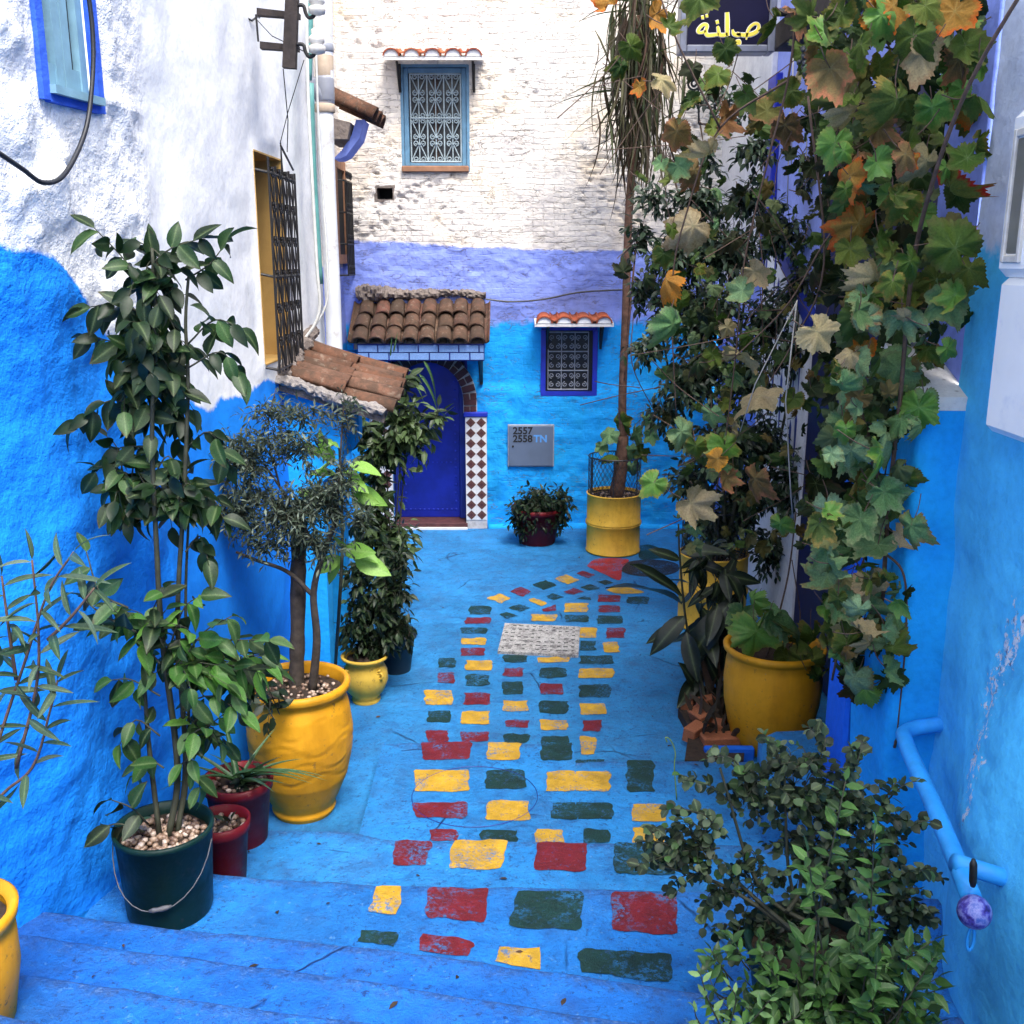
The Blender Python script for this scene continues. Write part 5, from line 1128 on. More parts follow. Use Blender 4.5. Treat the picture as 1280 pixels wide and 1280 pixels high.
# --- tall citrus in dark green bucket
cG = on_y(207, 1160, 3.86); cG[2] = ZC - .02; cG = np.array([-1.455, 3.83, ZC-.0])
citrus = thing('potted_citrus', 'tall citrus plant in a dark green bucket with wire handle at the left wall', 'potted plant', cG)
hG = .40; rG = .195
pot(citrus, cG, [(rG*.86, .0), (rG*.9, .02), (rG, hG-.03), (rG+.007, hG-.025), (rG+.009, hG), (rG-.006, hG), (rG-.012, hG-.05), (rG*.9, .1)], 'green_pot')
soil(citrus, cG, rG-.012, cG[2]+hG-.06); shells(citrus, cG, rG-.03, cG[2]+hG-.058, 170, .012, .021, 5)
m = MB(); a_ = np.linspace(-1, 1, 15); m.tube([cG+np.array([(rG+.012)*math.sin(t*1.45), -(rG+.012)*math.cos(t*1.45), hG-.05-.22*(1-t*t)]) for t in a_], .0026, 5); m.obj('wire_handle', M['wire'], citrus, True)
m = MB(); m.tube([cG+np.array([(rG+.014)*math.sin(t), -(rG+.014)*math.cos(t), hG-.262+.03*t]) for t in np.linspace(-.05, .38, 6)], [.006, .011, .009, .012, .010, .006], 7); m.obj('handle_grip', M['wire'], citrus, True)
# --- two dark red pots behind the bucket
def red_pot(name, px, py, Yv, r, h, z, label, seed):
    p = on_y(px, py, Yv); c = np.array([p[0], Yv, z]); t = thing(name, label, 'potted plant', c, None)
    pot(t, c, [(r*.72, 0), (r*.76, .01), (r*.95, h-.06), (r*1.02, h-.055), (r*1.06, h), (r*.96, h), (r*.92, h-.06)], 'red_pot'); soil(t, c, r*.93, c[2]+h-.05); shells(t, c, r*.85, c[2]+h-.05, 60, .012, .02, seed); return t, c
redA, cRA = red_pot('potted_seedling', 281, 1085, 4.25, .125, .33, ZB, 'small dark red pot of shells tucked behind the green bucket', 3)
redB, cRB = red_pot('potted_spider_plant', 302, 1040, 4.62, .165, .36, ZB-.02, 'dark red pot with arching blade leaves between bucket and yellow pot', 4)
# --- big yellow pot with olive tree
cY = on_z(380, 1028, 0.0); cY = np.array([-1.22, 5.42, 0.0])
olive = thing('potted_olive_tree', 'grey green olive tree in a tall bulging yellow pot by the left wall', 'potted tree', cY)
r = .30; hY = .80
prof = [(.17, 0), (.185, .03), (.175, .05), (.21, .12), (.26, .24), (.295, .40), (.302, .52), (.285, .66), (.262, .735), (.268, .75), (.295, .77), (.298, .80), (.28, .82), (.262, .81), (.25, .76), (.25, .7)]
def combed_pot(root, c, prof, mat, n=72):
    Ps = []; m_ = len(prof); P = np.array(prof); L = np.concatenate([[0], np.cumsum(np.linalg.norm(np.diff(P, axis=0), axis=1))]); s = np.linspace(0, L[-1], 90)
    R_, Z_ = np.interp(s, L, P[:, 0]), np.interp(s, L, P[:, 1]); V = []
    for k_, (rr_, z_) in enumerate(zip(R_, Z_)):
        for i in range(n):
            a = 2*math.pi*i/n; g = 0
            if s[k_] < L[-1]*.72:
                for z0_, am in ((.62, .05), (.50, .035), (.40, .03), (.32, .03)):
                    dz = z_-(z0_+am*math.sin(a*5+z0_*20)); g += -.0045*math.exp(-(dz/.008)**2)+.0022*math.exp(-((dz-.016)/.009)**2)
            V.append((c[0]+(rr_+g)*math.cos(a), c[1]+(rr_+g)*math.sin(a), c[2]+z_))
    Fc = [(i*n+k, i*n+(k+1) % n, (i+1)*n+(k+1) % n, (i+1)*n+k) for i in range(len(s)-1) for k in range(n)]
    return mobj('pot', V, Fc, M[mat], root, True)
combed_pot(olive, cY, prof, 'yellow'); soil(olive, cY, .255, .745); shells(olive, cY, .23, .748, 130, .010, .018, 8)
# --- small yellow pot with scroll handles
cS = on_z(455, 884, 0.0)+np.array([0, .12, 0])
sy = thing('potted_schefflera', 'bushy dark green shrub in a small round yellow pot with scroll handles', 'potted plant', cS)
pot(sy, cS, [(.10, 0), (.105, .02), (.09, .035), (.135, .09), (.165, .17), (.16, .24), (.13, .30), (.135, .315), (.17, .34), (.172, .355), (.155, .36), (.13, .32)], 'yellow_old'); soil(sy, cS, .14, .325)
for sg_ in (-1, 1):
    m = MB(); c_ = cS+np.array([sg_*.125, -.11, .24]); m.tube(spiral(c_, .038, .008, math.pi/2, sg_*1.4, np.array([.75, -.4*sg_, 0]), ez3, 16), .010, 6); m.obj('scroll_handle', M['yellow_old'], sy, True)
cD = on_z(497, 850, 0.0)+np.array([-.03, .2, 0])
dkp = thing('potted_laurel', 'tall leafy laurel in a dark pot left of the blue door', 'potted plant', cD)
pot(dkp, cD, [(.11, 0), (.15, .28), (.165, .28), (.165, .32), (.15, .32), (.14, .28)], 'black_pot'); soil(dkp, cD, .145, .28)
# --- red pot shrub at back wall
cR = on_z(672, 683, 0.0)+np.array([0, .17, 0])
rps = thing('potted_geranium', 'dark leafy shrub spilling over a red pot under the meter cover', 'potted plant', cR)
pot(rps, cR, [(.19, 0), (.2, .01), (.275, .36), (.295, .36), (.30, .42), (.28, .42), (.26, .36)], 'red_pot'); soil(rps, cR, .265, .37)
# --- yellow drums with wire cage
def drum(name, c, label, cat='potted tree', h=.62, r=.295, cage=.40):
    t = thing(name, label, cat, c); pr = [(r-.01, 0), (r+.006, .008), (r+.006, .02), (r-.002, .026)]
    for z0_ in (h*.5,): pr += [(r-.002, z0_-.03), (r+.012, z0_-.012), (r+.012, z0_-.004), (r, z0_), (r+.012, z0_+.006), (r+.012, z0_+.014), (r-.002, z0_+.03)]
    pr += [(r-.002, h-.02), (r+.006, h-.012), (r+.006, h), (r-.008, h), (r-.01, h-.1)]
    m = MB(); m.lathe(pr, c, 48); m.obj('drum', M['yellow_drum'], t, True); soil(t, c, r-.012, c[2]+h-.05); shells(t, c, r-.05, c[2]+h-.05, 70, .012, .022, 11)
    m = MB(); rc_ = r-.012
    for z in (h-.04, h+cage): m.tube([(c[0]+rc_*math.cos(a), c[1]+rc_*math.sin(a), c[2]+z) for a in np.linspace(0, 2*math.pi, 33)], .008, 5, False)
    for a in np.linspace(0, 2*math.pi, 7)[:-1]+.4: m.tube([(c[0]+rc_*math.cos(a), c[1]+rc_*math.sin(a), c[2]+h-.05), (c[0]+rc_*math.cos(a), c[1]+rc_*math.sin(a), c[2]+h+cage)], .007, 5)
    for k in range(34):
        for sg_ in (-1, 1):
            a0 = 2*math.pi*k/34; m.tube([(c[0]+rc_*math.cos(a0+sg_*t*.9), c[1]+rc_*math.sin(a0+sg_*t*.9), c[2]+h-.04+(cage+.04)*t) for t in np.linspace(0, 1, 7)], .0022, 3, False)
    m.obj('wire_cage', M['cable'], t); return t
cB = on_z(769, 697, 0.0)+np.array([0, .29, 0])
drumT = drum('drum_tree', cB, 'tall thin tree in a yellow oil drum with wire cage at the back wall', h=.66)
cB2 = on_z(888, 792, 0.0)+np.array([.05, .25, 0])
drum2 = drum('drum_climber', cB2, 'dense dark climber growing from a yellow drum behind the broad leaves', 'climbing plant', h=.66)
# --- right yellow pot with vine
cV = on_z(968, 944, 0.0)+np.array([.0, .22, 0]); cV = np.array([1.70, 6.22, 0.0])
vpot = thing('potted_vine', 'smooth yellow jar on the right planted with a young grape vine', 'potted plant', cV)
pot(vpot, cV, [(.2, 0), (.23, .03), (.27, .15), (.305, .33), (.315, .48), (.305, .60), (.295, .655), (.30, .665), (.325, .685), (.328, .71), (.31, .725), (.285, .71), (.28, .62)], 'yellow'); soil(vpot, cV, .285, .63)
# --- yellow pot at the left edge with oleander
cO = on_y(-45, 1250, 2.62); cO = np.array([-1.668, 2.62, .86])
ole = thing('potted_oleander', 'oleander with long narrow leaves in a yellow pot at the left edge', 'potted plant', cO)
pot(ole, cO, [(.13, 0), (.16, .05), (.19, .22), (.19, .34), (.18, .37), (.2, .39), (.205, .42), (.19, .43), (.17, .40)], 'yellow'); soil(ole, cO, .172, cO[2]+.37)
# --- bush pot at bottom right
cBu = on_y(1010, 1235, 3.02); cBu = np.array([1.0, 2.98, .60])
bush = thing('potted_bush', 'sprawling round leaved bush in a dark green tub at bottom right', 'potted plant', cBu)
pot(bush, cBu, [(.15, 0), (.165, .02), (.205, .30), (.215, .30), (.22, .33), (.205, .33), (.19, .28)], 'green_pot'); soil(bush, cBu, .195, cBu[2]+.28)
# ================================================================== LEAVES
def leaf_geo(W=.42, bend=.25, fold=.18, n=6, prof=None, wave=0.0):
    """unit leaf: base at origin, axis +Y, upper face +Z"""
    t = np.linspace(0, 1, n+1); w_ = np.sin(np.pi*np.power(t, .78))**.85*W/2 if prof is None else prof(t)*W/2
    V = []; vein = []; 
    for i, tt in enumerate(t):
        z = -bend*tt*tt; y = tt*(1-.12*bend*tt)
        for s in (-1, 0, 1): V.append((s*w_[i], y, z+abs(s)*w_[i]*fold*2+wave*math.sin(tt*9+s)*abs(s))); vein.append(1.0 if s == 0 else 0.0)
    Fc = []
    for i in range(n):
        for s in (0, 1): a = i*3+s; Fc.append((a, a+1, a+4, a+3))
    rim = np.array([[.3 if s else 0.0 for s in (-1, 0, 1)] for _ in t])+np.where(t > .85, .6, 0.0)[:, None]
    return np.array(V), Fc, np.array(vein), rim.ravel()
def vine_geo(seed=0, cup=.15, teeth=.06, curl=0.0, n=58):
    q = np.random.default_rng(seed); th = np.linspace(-math.pi, math.pi, n, endpoint=False); V = [(0, 0, 0)]; vein = [1.0]; rim = [0.0]; ph = q.uniform(0, 6, 3)
    lob = np.array([0, .95, -.95, 1.95, -1.95]); la = np.array([1.0, .86, .86, .66, .66])*q.uniform(.9, 1.1, 5)
    def r(a):
        v = .60
        for l_, m_ in zip(lob, la): v = max(v, m_*(.66+.34*math.exp(-((a-l_)/.30)**2)))
        back = math.pi-abs(a)
        return v*(1-.75*math.exp(-(back/.26)**2))
    R = np.array([r(a) for a in th]); tz = 1+teeth*np.where(np.arange(n) % 2 == 0, 1, -1); R = R*tz
    for k, f in enumerate((.38, .72, 1.0)):
        for i, a in enumerate(th):
            rr_ = R[i]*f if k == 2 else (R[i]*.5+R.mean()*.5*f/f)*f*.92 if k == 1 else R.mean()*f*.9
            x, y = rr_*math.sin(a), rr_*math.cos(a); lobe = math.cos((a)*2*math.pi/.95)
            z = -cup*rr_**2+.05*f*lobe*(1 if abs(a) < 2.4 else .3)+.11*f*math.sin(3*a+ph[0])+.06*f*math.sin(6*a+ph[1]+k)+.06*q.normal(0, .5)*f+curl*f*f*math.sin(a+ph[2])
            V.append((x, y, z)); vein.append(max(0, lobe)**3*(1-.3*k)); rim.append((0, .35, 1.0)[k])
    V = np.array(V)*.56; Fc = [(0, 1+(i+1) % n, 1+i) for i in range(n)]
    for k in (0, 1): Fc += [(1+k*n+i, 1+k*n+(i+1) % n, 1+(k+1)*n+(i+1) % n, 1+(k+1)*n+i) for i in range(n)]
    return V, Fc, np.array(vein), np.array(rim)
_cache = {}
def leaf_mesh(kind, var, mat):
    key = (kind, var, mat)
    if key in _cache: return _cache[key]
    V, Fc, ve, rim = GEO[kind][var]
    me = new_mesh('leaf', V, Fc, M[mat], True); fattr(me, 'vein', ve)
    if rim is not None: fattr(me, 'rim', rim)
    nz = np.mean([p.normal.z for p in me.polygons])
    if nz < 0: me.flip_normals()
    _cache[key] = me; return me
pr_nar = lambda t: np.sin(np.pi*np.power(t, .85))**.7
pr_rnd = lambda t: np.sqrt(np.maximum(0, 1-(2*t-1)**2))
pr_bl = lambda t: (1-t**2.2)*np.minimum(1, t*8+.35)
GEO = {'citrus': [leaf_geo(.50, b_, f_, 7, None, w_) for b_, f_, w_ in ((.15, .12, .01), (.35, .2, .02), (.5, .15, .015), (.05, .25, .02))],
       'narrow': [leaf_geo(.17, b_, f_, 6, pr_nar) for b_, f_ in ((.08, .3), (.25, .35), (.4, .2))],
       'broad': [leaf_geo(.36, b_, f_, 8, None, .015) for b_, f_ in ((.35, .12), (.6, .18), (.15, .1))],
       'blade': [leaf_geo(.075, b_, f_, 9, pr_bl) for b_, f_ in ((.35, .5), (.7, .5), (.15, .5))],
       'vine': [vine_geo(s, c, .05, cu) for s, c, cu in ((1, .25, .1), (2, .6, .15), (3, .9, .2), (4, -.4, -.2), (5, .3, .3), (6, .7, -.35), (7, -.6, .15), (8, 1.1, -.1))],
       'small': [leaf_geo(.42, b_, f_, 3) for b_, f_ in ((.15, .15), (.35, .2), (.05, .1))],
       'tiny': [leaf_geo(.26, b_, f_, 2, pr_nar) for b_, f_ in ((.1, .2), (.3, .2))],
       'round': [leaf_geo(.80, b_, f_, 4, pr_rnd) for b_, f_ in ((.1, .08), (.3, .15), (.0, .2))],
       'strip': [leaf_geo(.045, b_, f_, 6, pr_bl) for b_, f_ in ((.25, .4), (.5, .4), (.1, .4))]}
CAMV = np.array([0, 0, EYE])
def lframe(D, N):
    D = D/np.linalg.norm(D); N = N-D*np.dot(N, D); nn = np.linalg.norm(N)
    if nn < 1e-4: N = np.cross(D, [1., .3, 0]); nn = np.linalg.norm(N)
    N = N/nn; return np.cross(D, N), D, N
class Foliage:
    """collects leaf frames; leaves become single objects or one joined mass"""
    def __init__(s, root, seed=0): s.root = root; s.q = np.random.default_rng(seed); s.stems = MB(); s.fr = []; s.ns = 0
    def stem(s, pts, r0, r1, n=6, sm=5):
        P = smooth_path(pts, sm); s.stems.tube(P, np.linspace(r0, r1, len(P)), n); s.ns += 1; return P
    def along(s, P, spacing, L, start=.15, droop=.3, up=.6, cam_=.3, petiole=.0, spread=.85):
        q = s.q; P = np.asarray(P); d = np.concatenate([[0], np.cumsum(np.linalg.norm(np.diff(P, axis=0), axis=1))]); tot = d[-1]; x = tot*start; phi = q.uniform(0, 6)
        while x <= tot+1e-6:
            p = np.array([np.interp(x, d, P[:, k]) for k in range(3)]); e_ = min(tot, x+.02); T = np.array([np.interp(e_, d, P[:, k])-np.interp(e_-.04, d, P[:, k]) for k in range(3)]); T /= np.linalg.norm(T)+1e-9
            phi += 2.4+q.normal(0, .35); a = np.cross(T, [0.13, .2, 1.]); a /= np.linalg.norm(a); bb = np.cross(T, a); side = math.cos(phi)*a+math.sin(phi)*bb
            D = .45*T+spread*side+np.array([0, 0, -droop*q.uniform(.4, 1.5)])+q.normal(0, .12, 3)
            tc = CAMV-p; tc /= np.linalg.norm(tc)
            N = up*np.array([0, 0, 1.])+cam_*tc+.45*side+q.normal(0, .28, 3)
            l = q.uniform(*L); s.fr.append((p+D/np.linalg.norm(D)*petiole, D, N, l)); x += spacing*q.uniform(.7, 1.35)
        if spread > .01:
            s.fr.append((P[-1], T+np.array([0, 0, -droop*.5]), np.array([0, 0, 1.])+q.normal(0, .4, 3), q.uniform(*L)*.9))
    def cluster(s, px, py, rx, ry, Yv, n, spacing, L, droop=.3, tw=.0035, ydep=.8, arch=.25, base=None, **kw):
        q = s.q; c = on_y(px, py, Yv); k = mpp(c); R = np.array([rx*k, ydep*(rx+ry)/2*k, ry*k])
        b0 = c+np.array([0, 0, -.35*R[2]]) if base is None else np.asarray(base)
        for i in range(n):
            u = q.normal(0, 1, 3); u /= np.linalg.norm(u); e = c+R*u*q.uniform(.55, 1.0)
            st = b0+(c-b0)*q.uniform(.1, .7)+R*q.normal(0, .16, 3); mid = (st+e)/2+np.array([0, 0, arch*R[2]])+q.normal(0, .08, 3)*R
            P = smooth_path([st, mid, e], 5); s.stems.tube(P, np.linspace(tw, tw*.4, len(P)), 4, False); s.ns += 1
            s.along(P, spacing, L, droop=droop, **kw)
    def finish(s, kind, mat, single=False, stemmat='stem', name='foliage', stem=True, limit=300, wscale=None, choose=None):
        q = s.q; nv = len(GEO[kind])
        if stem and s.ns: s.stems.obj('stem', M[stemmat], s.root, True)
        fr = s.fr; rest = []
        if single:
            if len(fr) > limit: 
                order = sorted(range(len(fr)), key=lambda i: -fr[i][3]/np.linalg.norm(fr[i][0]-CAMV)); sel = set(order[:limit]); rest = [f for i, f in enumerate(fr) if i not in sel]; fr = [f for i, f in enumerate(fr) if i in sel]
            for p, D, N, l in fr:
                mt = mat if choose is None else choose(q); mt = mt+'_s' if mt+'_s' in M else mt; inst('leaf', leaf_mesh(kind, int(q.integers(nv)), mt), mat4(*lframe(D, N), p, l), s.root)
        else: rest = fr
        if rest:
            VV = []; FF = []; o_ = 0; mt = mat
            for p, D, N, l in rest:
                V, Fc, _, _ = GEO[kind][int(q.integers(nv))]; Xa, Ya, Za = lframe(D, N); Fc = Fc if len({len(x) for x in Fc}) == 1 else [t_ for x in Fc for t_ in ([x] if len(x) == 3 else [(x[0], x[1], x[2]), (x[0], x[2], x[3])])]
                VV.append(np.asarray(p)+l*(V @ np.array([Xa, Ya, Za]))); FF.append(np.array(Fc)+o_); o_ += len(V)
            o = mobj(name, np.concatenate(VV), np.concatenate(FF), M[mt], s.root, True); o['kind'] = 'stuff'
        s.fr = []; s.stems = MB(); s.ns = 0

# ---- tall citrus (left)
f = Foliage(citrus, 11); top = cG+np.array([0, 0, hG-.05]); Yc = 3.9
s1 = f.stem([top+np.array([.02, 0, 0]), on_y(222, 960, Yc), on_y(203, 800, Yc), on_y(196, 690, Yc), on_y(190, 540, Yc), on_y(196, 420, Yc), on_y(190, 310, Yc)], .015, .006)
s2 = f.stem([top+np.array([.05, .02, 0]), on_y(232, 950, 3.95), on_y(222, 780, 3.95), on_y(230, 620, 3.95), on_y(235, 480, 3.95), on_y(232, 400, 3.95), on_y(238, 320, 3.95)], .013, .005)
f.stem([top+np.array([.05, .02, 0]), on_y(236, 950, 3.95), on_y(232, 760, 4.), on_y(236, 640, 4.0)], .008, .005); f.stem([top+np.array([-.02, 0, 0]), on_y(186, 930, Yc), on_y(180, 850, Yc), on_y(176, 800, Yc)], .012, .005)
def twigs(fol, pts, Yv, rng_, L, sp, droop, jit=.05, r=.005, **kw):
    for tw in pts:
        P = [on_y(a, b_, Yv+fol.q.uniform(-jit, jit)) for a, b_ in tw]; P = fol.stem(P, r, r*.5, 5, 4); fol.along(P, sp, L, droop=droop, **kw)
up_tw = [[(192, 380), (160, 330), (118, 285)], [(192, 400), (150, 380), (105, 385)], [(190, 330), (215, 310), (252, 298)], [(232, 350), (262, 330), (285, 300)], [(192, 450), (150, 430), (110, 420)], [(235, 430), (268, 400), (300, 410)],
         [(235, 460), (275, 440), (300, 470)], [(190, 520), (140, 500), (95, 530)], [(192, 560), (150, 560), (120, 590)], [(233, 560), (262, 540), (285, 580)], [(195, 640), (165, 620), (160, 650)], [(230, 640), (262, 620), (280, 650)], [(192, 480), (205, 450), (180, 430)],
         [(190, 600), (210, 570), (230, 600)], [(232, 690), (250, 670), (260, 700)], [(190, 350), (200, 320), (170, 300)]]
twigs(f, up_tw, 3.95, None, (.085, .14), .025, .5, r=.004, up=.25, cam_=.55, start=.25, spread=.7)
f.cluster(190, 460, 60, 130, 3.95, 22, .038, (.085, .13), .5, up=.2, cam_=.5)
f.cluster(150, 600, 45, 70, 3.95, 12, .04, (.085, .13), .5, up=.3, cam_=.5); f.cluster(190, 350, 60, 50, 3.95, 11, .042, (.085, .13), .45, up=.3, cam_=.5)
f.cluster(215, 620, 50, 60, 3.95, 17, .038, (.085, .13), .5, up=.2, cam_=.5)
twigs(f, [[(160, 760), (125, 740), (108, 690)], [(170, 790), (130, 770), (100, 745)]], 3.8, None, (.11, .15), .06, .6, up=.3, cam_=.5)
twigs(f, [[(185, 1030), (165, 1010), (140, 1000)], [(180, 1040), (150, 1030), (125, 1035)]], 3.75, None, (.11, .14), .05, .8, up=.3, cam_=.4)
f.finish('citrus', 'lf_citrus', True, limit=300)
f = Foliage(citrus, 12)
lo_tw = [[(200, 830), (170, 790), (140, 760)], [(205, 810), (190, 770), (205, 735)], [(225, 830), (255, 790), (290, 770)], [(225, 850), (270, 830), (320, 840)], [(200, 870), (165, 850), (140, 850)], [(228, 880), (265, 870), (300, 890)], [(200, 920), (170, 900), (150, 930)], [(225, 930), (255, 910), (275, 930)], [(215, 800), (230, 760), (250, 745)], [(220, 960), (240, 950), (250, 985)], [(205, 960), (185, 950), (165, 970)], [(240, 800), (290, 800), (335, 800)]]
twigs(f, lo_tw, 3.85, None, (.09, .145), .034, .6, r=.004, up=.45, cam_=.5, start=.2)
f.cluster(300, 835, 45, 50, 4.05, 12, .05, (.085, .13), .5, up=.4, cam_=.5); f.cluster(180, 780, 45, 35, 3.9, 9, .05, (.085, .13), .5, up=.4, cam_=.5); f.cluster(250, 905, 45, 35, 3.95, 9, .05, (.085, .13), .55, up=.4, cam_=.5)
f.cluster(235, 830, 75, 70, 3.9, 16, .055, (.085, .135), .55, up=.4, cam_=.5)
f.finish('citrus', 'lf_bright', True, choose=lambda q: 'lf_bright' if q.random() < .6 else 'lf_citrus')
# ---- oleander at the left edge
f = Foliage(ole, 21); b0 = cO+np.array([0, 0, .4])
for pts in ([(20, 960), (45, 860), (48, 790), (40, 700)], [(0, 920), (30, 830), (60, 740), (92, 690)], [(-10, 1010), (40, 960), (62, 890), (72, 850)], [(20, 850), (10, 780), (2, 720)], [(60, 800), (90, 770), (118, 735)], [(-15, 960), (-5, 880), (-8, 800)]):
    P = [b0]+[on_y(a, b_, 2.75) for a, b_ in pts] if pts[0][0] < 1 else [on_y(a, b_, 2.75) for a, b_ in pts]
    P = f.stem(P, .006, .003, 5, 5); f.along(P[-14:], .036, (.10, .16), droop=.25, up=.5, cam_=.35, start=.1, spread=.75)
f.finish('narrow', 'lf_ole', True, 'vine_stem')
# ---- seedling and spider plant
f = Foliage(redA, 31); f.cluster(285, 1040, 14, 22, 4.25, 4, .05, (.05, .08), .3); f.finish('small', 'fo_dark', False)
f = Foliage(redB, 32); q = f.q; c_ = cRB+np.array([0, 0, .32])
for i in range(13):
    a = q.uniform(0, 6.28); f.fr.append((c_, np.array([math.cos(a), math.sin(a), q.uniform(.5, 1.3)]), np.array([-math.cos(a)*.3, -math.sin(a)*.3, 1.]), q.uniform(.28, .45)))
f.fr.append((c_+np.array([-.02, -.02, .05]), np.array([.75, -.3, .45]), np.array([-.3, 0, 1.]), .42)); f.fr.append((c_, np.array([.5, -.6, .6]), np.array([-.3, .3, 1.]), .4))
f.finish('blade', 'lf_blade', True)
f = Foliage(redB, 33); f.cluster(300, 975, 30, 30, 4.62, 8, .03, (.05, .085), .3); f.cluster(345, 870, 22, 60, 5.0, 6, .05, (.08, .12), .5); f.finish('small', 'fo_dark', False)
# ---- olive
f = Foliage(olive, 41); b0 = cY+np.array([0, 0, .74]); Yo = 5.4
f.stem([b0+np.array([.08, 0, 0]), on_y(396, 800, Yo), on_y(392, 740, Yo), on_y(405, 690, Yo), on_y(425, 640, Yo)], .026, .012, 8); f.stem([on_y(392, 745, Yo), on_y(360, 715, Yo), on_y(320, 700, Yo), on_y(295, 690, Yo)], .014, .007, 7)
f.stem([on_y(400, 700, Yo), on_y(370, 640, Yo), on_y(330, 580, Yo)], .014, .005); f.stem([on_y(420, 650, Yo), on_y(424, 590, Yo), on_y(430, 500, Yo)], .010, .004); f.stem([on_y(350, 610, Yo), on_y(335, 540, Yo), on_y(345, 485, Yo)], .006, .002)
f.stems.obj('trunk', M['bark'], olive, True); f.stems = MB(); f.ns = 0
m = MB(); P = [b0+np.array([-.03, .08, -.02]), on_y(372, 790, 5.5), on_y(373, 700, 5.5), on_y(375, 650, 5.5)]; P = smooth_path(P, 12); m.tube(P, [.043+.004*float(vnoise(i*.5, 3, 1)) for i in range(len(P))], 12); m.obj('support_post', M['bark'], olive, True)
for (a, b_, rx, ry, n) in ((315, 580, 50, 45, 34), (370, 560, 60, 35, 26), (360, 640, 75, 45, 60), (300, 640, 45, 45, 34), (410, 620, 40, 40, 26), (330, 520, 45, 30, 12), (430, 530, 25, 45, 8), (400, 680, 45, 34, 24), (430, 600, 34, 34, 12), (450, 650, 26, 30, 10), (340, 680, 50, 26, 18), (380, 520, 40, 26, 12), (290, 570, 28, 40, 16)):
    f.cluster(a, b_, rx*1.12, ry*1.1, Yo, int(n*1.7), .015, (.034, .062), .15, tw=.0022, up=.6, cam_=.35)
f.finish('tiny', 'fo_olive', False, 'stem')
# ---- lime green leaves of a young tree between olive and laurel
lime = thing('avocado_sapling', 'young tree with large lime green leaves between the olive and the laurel', 'tree', on_z(420, 850, 0))
f = Foliage(lime, 51); Yv = 5.75
P = f.stem([on_z(418, 850, 0), on_y(424, 760, Yv), on_y(428, 680, Yv), on_y(426, 600, Yv), on_y(424, 560, Yv)], .012, .006)
for (a0, b0_), (a1, b1_), L in (((428, 580), (480, 582), .24), ((428, 585), (460, 610), .24), ((426, 590), (452, 600), .2), ((428, 620), (488, 640), .26), ((426, 570), (395, 570), .24), ((424, 565), (385, 585), .22), ((428, 615), (460, 622), .2), ((426, 560), (440, 545), .12), ((424, 560), (408, 548), .12),
                              ((428, 690), (458, 708), .24), ((428, 690), (485, 708), .28), ((428, 695), (405, 690), .2), ((428, 705), (415, 735), .22), ((428, 690), (470, 690), .22), ((426, 640), (380, 610), .22), ((426, 650), (360, 545), .12), ((428, 700), (400, 720), .2), ((428, 690), (450, 680), .18), ((424, 600), (370, 595), .2), ((424, 575), (360, 540), .14)):
    p, e = on_y(a0, b0_, Yv), on_y(a1, b1_, Yv-.08); f.fr.append((p+(e-p)*.25+f.q.normal(0, .03, 3), e-p+f.q.normal(0, .05, 3), np.array([0, -.75, .7])+f.q.normal(0, .35, 3), L*.85))
f.finish('citrus', 'lf_lime', True, 'stem')
# ---- laurel by the door and dark bush
f = Foliage(dkp, 61); Yv = 8.6; b0 = cD+np.array([0, 0, .3])
for a, b_ in ((480, 520), (510, 520), (500, 580), (470, 600), (455, 560)): f.stem([b0, on_y(492, 720, 8.4), on_y((a+492)/2, 640, Yv), on_y(a, b_, Yv)], .012, .004)
for (a, b_, rx, ry, n) in ((500, 530, 38, 40, 26), (480, 570, 42, 45, 32), (520, 550, 30, 35, 16), (470, 620, 30, 40, 18), (505, 480, 18, 25, 9), (455, 540, 22, 30, 12), (485, 680, 40, 45, 34), (545, 520, 18, 14, 8), (460, 660, 30, 40, 18)): f.cluster(a, b_, rx, ry, Yv, int(n*1.4), .04, (.085, .14), .35, up=.6, cam_=.35)
f.finish('small', 'fo_laurel', True)
f = Foliage(dkp, 62); c_ = on_y(515, 500, 8.9)
for (a0, b0_), (a1, b1_) in (((530, 452), (557, 496)), ((524, 468), (562, 512)), ((518, 480), (535, 500)), ((492, 440), (497, 415)), ((488, 445), (490, 420))):
    p, e = on_y(a0, b0_, 8.9), on_y(a1, b1_, 8.85); f.fr.append((p, e-p, np.array([.2, -.8, .6]), np.linalg.norm(e-p)))
f.finish('blade', 'lf_blade', True, stem=False)
f = Foliage(sy, 63); Yv = cS[1]
for (a, b_, rx, ry, n) in ((455, 805, 34, 16, 20), (480, 800, 34, 22, 24), (440, 780, 24, 30, 18), (460, 770, 40, 44, 46), (490, 740, 35, 45, 40), (495, 785, 34, 32, 30), (455, 720, 30, 40, 24), (500, 700, 22, 25, 12)): f.cluster(a, b_, rx, ry, Yv+.05, int(n*1.15), .030, (.06, .095), .55, up=.6, cam_=.2)
f.finish('small', 'fo_dark', True)
for (a, b_) in ((500, 688), (478, 712)):
    pass
# ---- red pot shrub
f = Foliage(rps, 71); Yv = cR[1]
for (a, b_, rx, ry, n) in ((675, 628, 42, 26, 60), (650, 640, 28, 24, 30), (700, 630, 24, 24, 26), (655, 658, 22, 20, 22), (675, 650, 34, 16, 30), (698, 655, 18, 16, 12)): f.cluster(a, b_, rx, ry, Yv-.16, n, .035, (.06, .095), .5)
f.finish('small', 'fo_dark', False)
